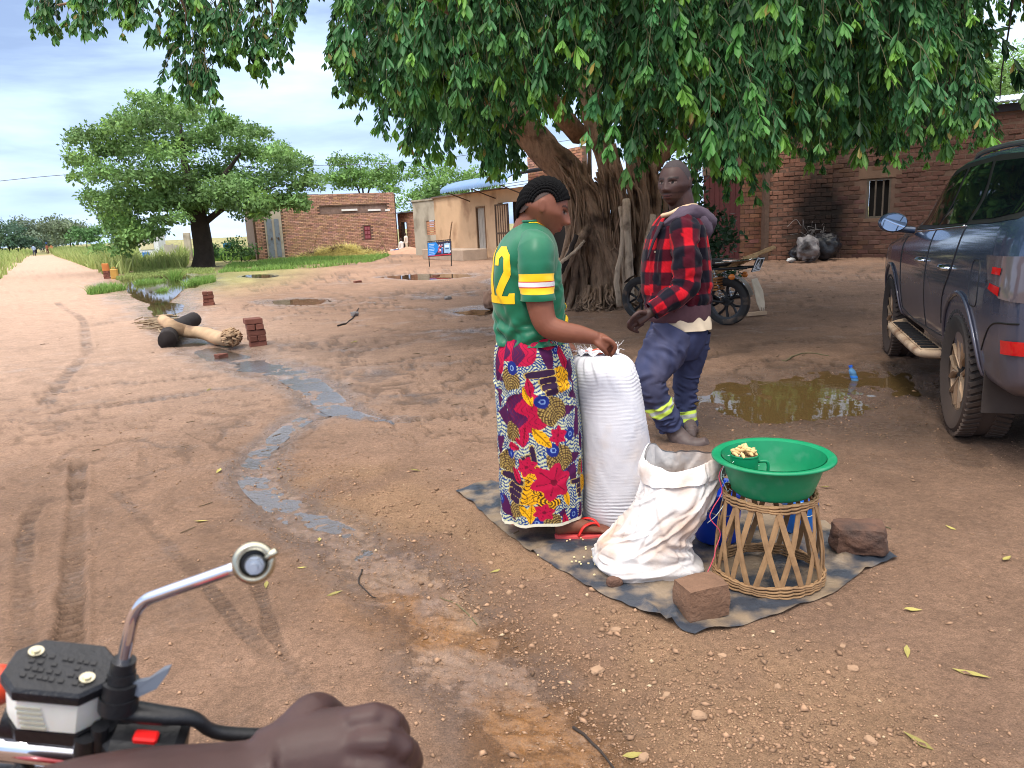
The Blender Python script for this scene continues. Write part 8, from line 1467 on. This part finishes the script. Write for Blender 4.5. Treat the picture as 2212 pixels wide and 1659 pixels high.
# brick stacks by the road
def stack(x, y, rz, courses, label, dim=(.215, .10, .075), col=None, top=None):
    c = gnd(x, y); z = gz(c[0], c[1]) - .01; o = thing('brick_stack', label, 'brick stack', (c[0], c[1], z)); L_, W_, H_ = dim; k = 0; m = M_BRKX
    for ci in range(courses):
        jx, jy = rng.normal() * .008, rng.normal() * .008; r_ = rz + rng.normal() * .05
        for e in (-1, 1):
            rr = r_ + (PI / 2 if ci % 2 else 0); off = np.array([math.cos(rr + PI / 2), math.sin(rr + PI / 2)]) * e * (W_ / 2 + .003); mb = MB(); mb.box((0, 0, 0), (L_, W_, H_ - .004), jit=.002, bev=.008); b = mb.build('brick', m, o); b.location = (off[0] + jx, off[1] + jy, z * 0 + H_ * (ci + .5)); b.rotation_euler = (0, 0, rr); b.matrix_parent_inverse = Matrix()
    return o, c, z + H_ * courses
M_BRKX = mat('loose_brick', lin(118, 74, 62), rough=.9, var=.2, vs=12, bump=.4, bs=50, rnd=.25)
stack(556, 748, .42, 5, 'tallest stack of red-brown bricks beside the pale crooked log'); stack(452, 661, .35, 4, 'shorter brick stack on bare earth near the roadside puddle')
o_, c_, z_ = stack(232, 603, .3, 4, 'far brick stack with an orange-brown block on top at the road edge'); mb = MB(); mb.box((c_[0], c_[1], z_ + .15), (.24, .2, .30), rz=.3, jit=.006, bev=.02); b = mb.build('block', mat('orange_clay_block', lin(186, 116, 62), rough=.85, var=.15), o_); T(b, 'orange-brown upright block', None)
c_ = gnd(249, 603); jc = thing('jerrycan', 'mustard yellow jerrycan standing beside the far brick stack', 'jerrycan', (c_[0], c_[1], 0)); M_JER2 = mat('mustard_plastic', lin(182, 140, 66), rough=.55, var=.15); mb = MB(); mb.box((c_[0], c_[1], .2), (.26, .18, .40), rz=.2, bev=.03); mb.build('can', M_JER2, jc); mb = MB(); mb.tube(smooth_path([(c_[0] - .08, c_[1], .40), (c_[0] - .05, c_[1], .46), (c_[0] + .04, c_[1], .46), (c_[0] + .07, c_[1], .40)], 12), .015, 6); mb.build('handle', M_JER2, jc, smooth=True); mb = MB(); mb.disc((c_[0] + .09, c_[1], .42), (0, 0, 1), .025, .05, 12); mb.build('cap', M_BLACK, jc)
for k, (x, y, lab) in enumerate(((773, 611, 'single loose brick lying on the open yard'), (942, 595, 'dark loose brick on the yard before the poster sign'), (478, 770, 'broken brick bit lying in the wet runnel by the log'), (503, 745, 'brown brick fragment beside the gnarled log end'))):
    c_ = gnd(x, y); mb = MB(); mb.box((c_[0], c_[1], gz(c_[0], c_[1]) + .03), (.21, .10, .075) if k < 2 else (.13, .10, .06), rz=rng.uniform(0, 3), jit=.004, bev=.008); o = mb.build('loose_brick', M_BRKX); T(o, lab, 'brick')
# logs at the road edge
Yl = 10.9; M_LOG = mat('debarked_log', lin(186, 156, 124), rough=.85, var=.2, vs=3, bump=.3, bs=14, stretch=(1, 3, 3), dirt=lin(120, 96, 76), ds=3, dthr=(.5, .72))
lg = thing('fallen_log', 'pale crooked debarked log with gnarled root end beside the runnel', 'log', tuple(gnd(440, 725))); gl = lambda x, y, z: gnd(x, y, z)
mb = MB(); P = smooth_path([gl(352, 692, .30), gl(372, 704, .24), gl(405, 716, .14), gl(445, 720, .13), gl(478, 732, .10), gl(502, 728, .14)], 40); R = tube_rings(P, np.interp(np.linspace(0, 1, 40), [0, .2, .5, .8, 1], [.075, .085, .095, .09, .12]), 18); R = P[:, None] + (R - P[:, None]) * (1 + .15 * fbm(R[..., 0] * 5, R[..., 1] * 5, R[..., 2] * 5, s=9))[..., None]; mb.rings(R); mb.build('trunk', M_LOG, lg, smooth=True)
mb = MB(); ce = gl(500, 728, .15)
for k in range(70): d = unit(rng.normal(size=3)); p = ce + d * np.array([.14, .14, .12]) * .6; mb.tube(smooth_path([ce + d * .03, p, p + unit(np.cross(d, [0, .3, 1])) * .09, p + d * .05], 8), np.linspace(.024, .010, 8), 5)
mb.build('gnarled_root', M_LOG, lg, smooth=True)
dl = MB(); P = smooth_path([gl(360, 735, .10), gl(375, 712, .13), gl(398, 700, .14), gl(418, 690, .16)], 20); R = tube_rings(P, .12, 14); R = P[:, None] + (R - P[:, None]) * (1 + .12 * fbm(R[..., 0] * 6, R[..., 1] * 6, R[..., 2] * 6, s=19))[..., None]; dl.rings(R); o = dl.build('fallen_log', mat('charred_log', lin(38, 32, 32), rough=.9, var=.3, vs=5, bump=.4, bs=20), smooth=True); T(o, 'short dark charred log lying under the pale log', 'log')
mb = MB()
for k in range(130): c_ = gnd(rng.normal(335, 22), rng.normal(706, 5)); a = rng.normal() * .5; l_ = rng.uniform(.15, .45); z = rng.uniform(.01, .12); mb.tube([(c_[0], c_[1], z), (c_[0] + l_ * math.cos(a), c_[1] + l_ * math.sin(a) * .6, z + rng.normal() * .04)], rng.uniform(.005, .014), 4)
o = mb.build('brushwood', mat('grey_brushwood', lin(140, 122, 100), rough=.9, var=.3, vs=3)); T(o, 'heap of grey dry brushwood at the end of the logs', 'brushwood', None, 'stuff')
# poster sign
YG = 27.6; sg = thing('poster_sign', 'blue poster board on a thin black metal stand before the plastered shop', 'sign', tuple(gnd(955, 576))); A_, B_2, C_2, D_2 = at(924, 525, YG), at(974, 520.5, YG - .4), at(973.5, 551, YG - .4), at(925, 554, YG)
mb = MB()
for p0, p1 in ((A_, at(928, 576, YG) * [1, 1, 0]), (B_2, at(975, 572, YG - .4) * [1, 1, 0]), (A_ + [0, 0, .05], B_2 + [0, 0, .05]), (A_, B_2), (D_2, C_2)): mb.tube([p0, p1], .018, 6)
for q in np.linspace(0, 1, 14): mb.tube([A_ + (B_2 - A_) * q, A_ + (B_2 - A_) * q + [0, 0, .06]], .008, 4)
mb.build('stand', M_BLACK, sg)
nx, ny = 90, 54; uu, vv = np.meshgrid(np.linspace(0, 1, nx), np.linspace(0, 1, ny)); G = A_ + (B_2 - A_) * uu[..., None] + (D_2 - A_) * vv[..., None] + np.array([0, -.03, 0]); Cc = np.broadcast_to(lin(26, 128, 214), uu.shape + (3,)).copy()
def rect(a, b, c, d, col): Cc[(uu >= a) & (uu < b) & (vv >= c) & (vv < d)] = lin(*col)
Cc[uu > .36 + .12 * np.sin(vv * 4)] = lin(44, 40, 66)
for q in range(7): rect(.05, .30 - .02 * (q % 3), .10 + q * .12, .135 + q * .12, (190, 220, 245))
for q in range(26): a, b = .4 + .55 * rng.random(), .1 + .7 * rng.random(); rect(a, a + .07, b, b + .12, [(200, 90, 110), (170, 160, 190), (90, 70, 100), (220, 210, 220), (120, 40, 60)][q % 5])
rect(.70, .96, .14, .84, (150, 190, 220)); rect(.74, .92, .25, .42, (236, 240, 244)); rect(.75, .90, .5, .58, (40, 60, 120)); rect(.58, .66, .45, .85, (60, 110, 180)); rect(.40, 1.0, .94, 1.01, (200, 40, 50)); rect(0, .40, .96, 1.01, (200, 40, 50))
i, j = np.meshgrid(np.arange(ny - 1), np.arange(nx - 1), indexing='ij'); obj('poster', fast_mesh('poster', G.reshape(-1, 3), np.stack([i * nx + j, i * nx + j + 1, (i + 1) * nx + j + 1, (i + 1) * nx + j], -1).reshape(-1, 4), Cc.reshape(-1, 3)), mat('printed_poster', attr=True, rough=.5, var=.04), sg)
# straw heap, spoil mound, leaning poles before the long brick building
def mound(name, c, rx, ry, h, m, label, seed, cat):
    n = 40; A, Rr = np.meshgrid(np.linspace(0, 2 * PI, n, endpoint=False), np.linspace(0, 1, 14)); x = c[0] + rx * Rr * np.cos(A); y = c[1] + ry * Rr * np.sin(A); z = h * (1 - Rr ** 1.6) * (1 + .35 * fbm(x * 1.1, y * 1.1, s=seed)) - .04; mb = MB(); mb.rings(np.stack([x, y, z], -1), cap=False); o = mb.build(name, m, smooth=True); T(o, label, cat); return o
sc_ = at(735, 552, 42.3); mound('straw_heap', sc_, 2.7, 1.0, .55, mat('straw_matt', lin(196, 182, 120), rough=.95, var=.3, vs=6, bump=.6, bs=30), 'long heap of dry cut straw in front of the brick wall', 31, 'straw')
g = np.random.default_rng(9); n = 9000; P = np.column_stack([sc_[0] + g.normal(size=n) * 1.25, sc_[1] - .1 + g.normal(size=n) * .45]); e = 1 - ((P[:, 0] - sc_[0]) / 2.8) ** 2 - ((P[:, 1] - sc_[1]) / 1.1) ** 2; P = P[e > 0]; e = e[e > 0]; n = len(P); V, Q, k = leaves_VQ(np.column_stack([P, .50 * e * (1 + .3 * fbm(P[:, 0], P[:, 1], s=4))]), g.normal(size=(n, 3)) * [1, 1, .35], g.normal(size=(n, 3)) * .4 + [0, 0, 1], g.uniform(.2, .5, n), np.full(n, .02), hexa=False); cc = np.array(lin(206, 194, 128)) * (1 + .25 * g.normal(size=(n, 1))); cc = np.where((vn(P[:, 0] * 1.5, P[:, 1] * 3, s=6) > .35)[:, None], lin(108, 84, 66), cc)
o = obj('loose_straw', fast_mesh('loose_straw', V, Q, np.repeat(np.clip(cc, .02, 1), k, 0)), M_FAR); T(o, 'loose yellow straw strewn over the straw heap', 'straw', None, 'stuff')
md_ = at(878, 548, 43.5); mound('earth_mound', md_, 1.9, 1.1, .42, mat('red_spoil_earth', lin(178, 134, 112), rough=.95, var=.15, vs=3, bump=.4, bs=14), 'low mound of pinkish dug earth near the outbuilding doorway', 33, 'mound')
for pts, r, lab in (([at(838, 548, 42.6), at(825, 520, 42.9), at(818, 495, 43.1)], .035, 'crooked bare pole standing at the right end of the straw heap'), ([at(800, 555, 42), at(815, 540, 42.4), at(829, 519, 42.7)], .03, 'slanting pole leaning across the crooked pole by the straw'), ([at(680, 548, 43.4), at(681, 525, 43.4), at(684, 508, 43.4)], .03, 'thin upright stake against the brick wall behind the straw'), ([at(973, 545, 33), at(972, 510, 33), at(977, 478, 33)], .035, 'forked rough post standing beside the poster sign')):
    p = smooth_path(pts, 12); p[0][2] = min(p[0][2], 0.0); mb = MB(); mb.tube(p + rng.normal(size=p.shape) * .01, np.linspace(r, r * .7, 12), 6); o = mb.build('wooden_stake', M_TIMB, smooth=True); T(o, lab, 'pole')
# rubbish in the sooty corner
M_BAGB = mat('black_rubbish_plastic', lin(30, 30, 34), rough=.35, var=.3, vs=6, bump=.5, bs=12, bdist=.03); M_BAGW = mat('dirty_white_bag', lin(134, 130, 130), rough=.5, var=.25, vs=6, bump=.5, bs=14, bdist=.03, dirt=lin(60, 56, 56), ds=3.5, dthr=(.48, .62))
for (x, y, s_, m, lab) in ((1742, 560, (.62, .5, .55), M_BAGW, 'dirty white stuffed plastic bag in the sooty corner'), (1778, 556, (.6, .5, .62), M_BAGB, 'shiny black rubbish bag at the right of the sooty corner'), (1722, 556, (.4, .4, .35), M_BAGB, 'small dark bundle left of the white plastic bag')):
    c_ = gnd(x, y + 6); rock('rubbish_bag', (c_[0], c_[1] - .1), s_, rng.uniform(0, 3), m, int(x), lab, 'bag', .3, .22, zc=0)
c_ = gnd(1755, 561); mb = MB()
for k in range(26): p = c_ + np.array([rng.normal() * .22, rng.normal() * .12, .55 + abs(rng.normal()) * .16]); mb.tube(smooth_path([p, p + rng.normal(size=3) * .12, p + rng.normal(size=3) * .2], 8), .008, 4)
o = mb.build('tangled_wire', mat('burnt_wire', lin(120, 116, 114), rough=.5, metal=.4, var=.3)); T(o, 'tangle of burnt wire on top of the rubbish bags', 'wire', None, 'stuff')
for k, (x, y, lab) in enumerate(((1708, 567, 'crumpled white plastic scrap by the rubbish bags'), (968, 648, 'white and brown scrap of litter on the yard mud'), (766, 683, 'small white plastic cup lying on the yard'))): c_ = gnd(x, y); rock('litter_scrap', c_, (.12, .09, .07) if k else (.2, .15, .1), .3, M_BAGW if k else M_WHITE, 60 + k, lab, 'litter', .3, .3)
# bottle standing in the puddle, board by the motorcycle
bc_ = gnd(1848, 818); pb = thing('plastic_bottle', 'blue-tinted clear plastic bottle standing tilted in the muddy puddle', 'bottle', (bc_[0], bc_[1], -.03)); M_PET = mat('blue_clear_plastic', lin(120, 180, 236), rough=.08, spec=.5, var=.1, vs=20, glass=.55, ior=1.3); zb1 = -.025; ti = np.array([-.30, .12])
pr = [(.001, 0), (.030, 0), (.034, .008), (.034, .03), (.031, .036), (.034, .042), (.034, .075), (.031, .082), (.034, .088), (.034, .115), (.028, .138), (.014, .158), (.013, .172)]; pr = [(r * .85, z * .72) for r, z in pr]
mb = MB(); mb.rings(np.array([[(bc_[0] + r * math.cos(a) + ti[0] * z, bc_[1] + r * math.sin(a) + ti[1] * z, zb1 + z) for a in np.linspace(0, 2 * PI, 24, endpoint=False)] for r, z in pr]), cap=True); mb.build('bottle_wall', M_PET, pb, smooth=True); mb = MB(); mb.disc((bc_[0] + ti[0] * .13, bc_[1] + ti[1] * .13, zb1 + .130), (ti[0], ti[1], 1), .016, .018, 16); mb.build('cap', mat('blue_cap', lin(40, 90, 190), rough=.4), pb)
mb = MB(); mb.rings(np.array([[(bc_[0] + r * math.cos(a) + ti[0] * z, bc_[1] + r * math.sin(a) + ti[1] * z, zb1 + z) for a in np.linspace(0, 2 * PI, 24, endpoint=False)] for r, z in ((.0300, .034), (.0300, .052))]), cap=False); mb.build('label_band', mat('blue_label', lin(50, 120, 210), rough=.4), pb)
c_ = gnd(1632, 682); mb = MB(); mb.box((c_[0], c_[1], .03), (.34, .07, .05), rz=.35, bev=.004); o = mb.build('wooden_block', mat('pale_offcut', lin(176, 150, 124), rough=.8, var=.2, vs=8)); T(o, 'short pale timber offcut lying beside the motorcycle rear wheel', 'wood')
# distant people
def small_person(x, y, H, Y, cols, label, face=0.0, sit=False, load=None):
    b = at(x, y, Y); b[2] = 0; o = thing('person', label, 'person', tuple(b)); mb = MB(); h = H; f = np.array([math.cos(face), math.sin(face), 0]); s_ = np.array([-f[1], f[0], 0]); P = lambda a, l_, z: b + f * a * h + s_ * l_ * h + np.array([0, 0, z * h])
    k = .30 if sit else 0.0
    for e, st in ((-1, .07), (1, -.05)):
        if sit: mb.tube([P(0, e * .06, .18), P(.22, e * .07, .22), P(.20, e * .07, .0)], [.055 * h, .05 * h, .04 * h], 8)
        else: mb.tube([P(0, e * .05, .5), P(st * .6, e * .055, .27), P(st, e * .055, .0)], [.06 * h, .048 * h, .035 * h], 8)
        mb.tube([P(0, e * .12, .80 - k), P(.02, e * .15, .62 - k), P(.10 if not load else .02, e * .13, (.50 if not load else .75) - k)], [.035 * h, .032 * h, .025 * h], 8)
    mb.tube([P(0, 0, .46 - k), P(0, 0, .62 - k), P(0, 0, .80 - k), P(0, 0, .86 - k)], [.09 * h, .095 * h, .105 * h, .04 * h], 10, flat=.7); mb.tube([P(0, 0, .84 - k), P(.01, 0, .90 - k), P(.01, 0, .95 - k), P(.01, 0, .995 - k)], [.035 * h, .055 * h, .062 * h, .03 * h], 10)
    me = remesh(np.vstack(mb.v), mb.f, .018 * h, 1); V = verts(me); z = (V[:, 2] - b[2]) / h + k; C = np.where((z > .86)[:, None], lin(60, 44, 40), np.where((z > .50)[:, None], lin(*cols[0]), np.where((z > .14)[:, None], lin(*cols[1]), lin(70, 50, 44)))); setcol(me, C); obj('body', me, M_CLO, o)
    if load: mb = MB(); c = P(0, 0, 1.06); mb.rings(np.array([[c + np.array([r * math.cos(a), r * math.sin(a), zz]) for a in np.linspace(0, 2 * PI, 13)[:-1]] for zz, r in ((-.06, .10), (.10, .15), (.12, .15), (.13, .05))])); q = mb.build('bucket', mat('load_' + label[:8], lin(*load), rough=.5)); T(q, 'blue bucket carried on the head of the far walker', 'bucket')
M_CLO = mat('far_clothing', attr=True, rough=.85, var=.12, vs=5)
small_person(75, 551, 1.62, 112, ((150, 170, 200), (60, 66, 84)), 'far walker in pale blue top on the left side of the road', 1.8); small_person(104, 549, 1.65, 125, ((140, 84, 66), (96, 56, 50)), 'far walker in reddish clothes carrying a load on the head', -1.4, load=(60, 96, 190)); small_person(113, 547, 1.60, 132, ((176, 120, 84), (110, 84, 60)), 'far walker in tan clothes beside the one with the head load', -1.6)
small_person(90, 544.5, 1.6, 165, ((50, 56, 92), (44, 48, 70)), 'far walker in dark blue beyond the others on the road', 1.5); small_person(95, 544.2, 1.62, 170, ((66, 70, 110), (50, 50, 64)), 'farthest walker in navy next to the one in dark blue', 1.5)
small_person(868, 545, 1.25, 43.6, ((226, 222, 214), (120, 84, 66)), 'child in white top crouching by washing buckets near the doorway', 2.6, sit=True); small_person(879, 543, 1.15, 44.2, ((214, 206, 190), (196, 180, 160)), 'small child in pale clothes standing by the outbuilding doorway', 2.9)
for x, col, lab in ((849, (232, 234, 236), 'small white washing bucket near the crouching child'), (856, (46, 110, 190), 'small blue washing bucket near the crouching child')):
    c_ = at(x, 547, 43.2); mb = MB(); mb.rings(lathe([(.001, .0), (.13, 0), (.17, .26), (.18, .27), (.165, .26), (.125, .02), (.001, .02)], c_, 20), cap=False); o = mb.build('bucket', mat('bucket_' + lab[6:10], lin(*col), rough=.5)); T(o, lab, 'bucket')
# bicycle with a blue bundle left of the metal doors
bcx = at(508, 556, 43); by = thing('bicycle', 'bicycle with a blue bundle on its carrier parked in the weeds', 'bicycle', (bcx[0], bcx[1], 0))
for e in (-.12, .92 - .12):
    mb = MB(); mb.tube([(bcx[0] + e * .6 - .2, bcx[1] + .33 * math.cos(a) * .2 + e * .5, .33 + .33 * math.sin(a)) if False else (bcx[0] + e + .33 * math.cos(a) - .3, bcx[1] + e * .5, .34 + .33 * math.sin(a)) for a in np.linspace(0, 2 * PI, 25)[:-1]], .02, 5, loop=True); mb.build('wheel', M_BLACK, by)
mb = MB(); q = lambda a, z: (bcx[0] + a - .3, bcx[1] + a * .5, z)
for a_, b_ in ((q(-.12, .34), q(.25, .34)), (q(.25, .34), q(.1, .85)), (q(.1, .75), q(.6, .78)), (q(.25, .34), q(.6, .78)), (q(.6, .9), q(.8, .34)), (q(-.12, .34), q(.1, .75))): mb.tube([a_, b_], .018, 5)
mb.build('frame', M_STEEL, by); c_ = np.array(q(-.05, .95)); mb = MB(); mb.rings(np.array([[c_ + np.array([r * math.cos(a), r * math.sin(a), z]) for a in np.linspace(0, 2 * PI, 15)[:-1]] for z, r in ((-.18, .12), (-.1, .22), (.05, .24), (.15, .14))])); o = mb.build('bundle', mat('blue_bundle', lin(70, 150, 200), rough=.7, var=.15)); T(o, 'round pale blue bundle tied on the far bicycle', 'bundle')
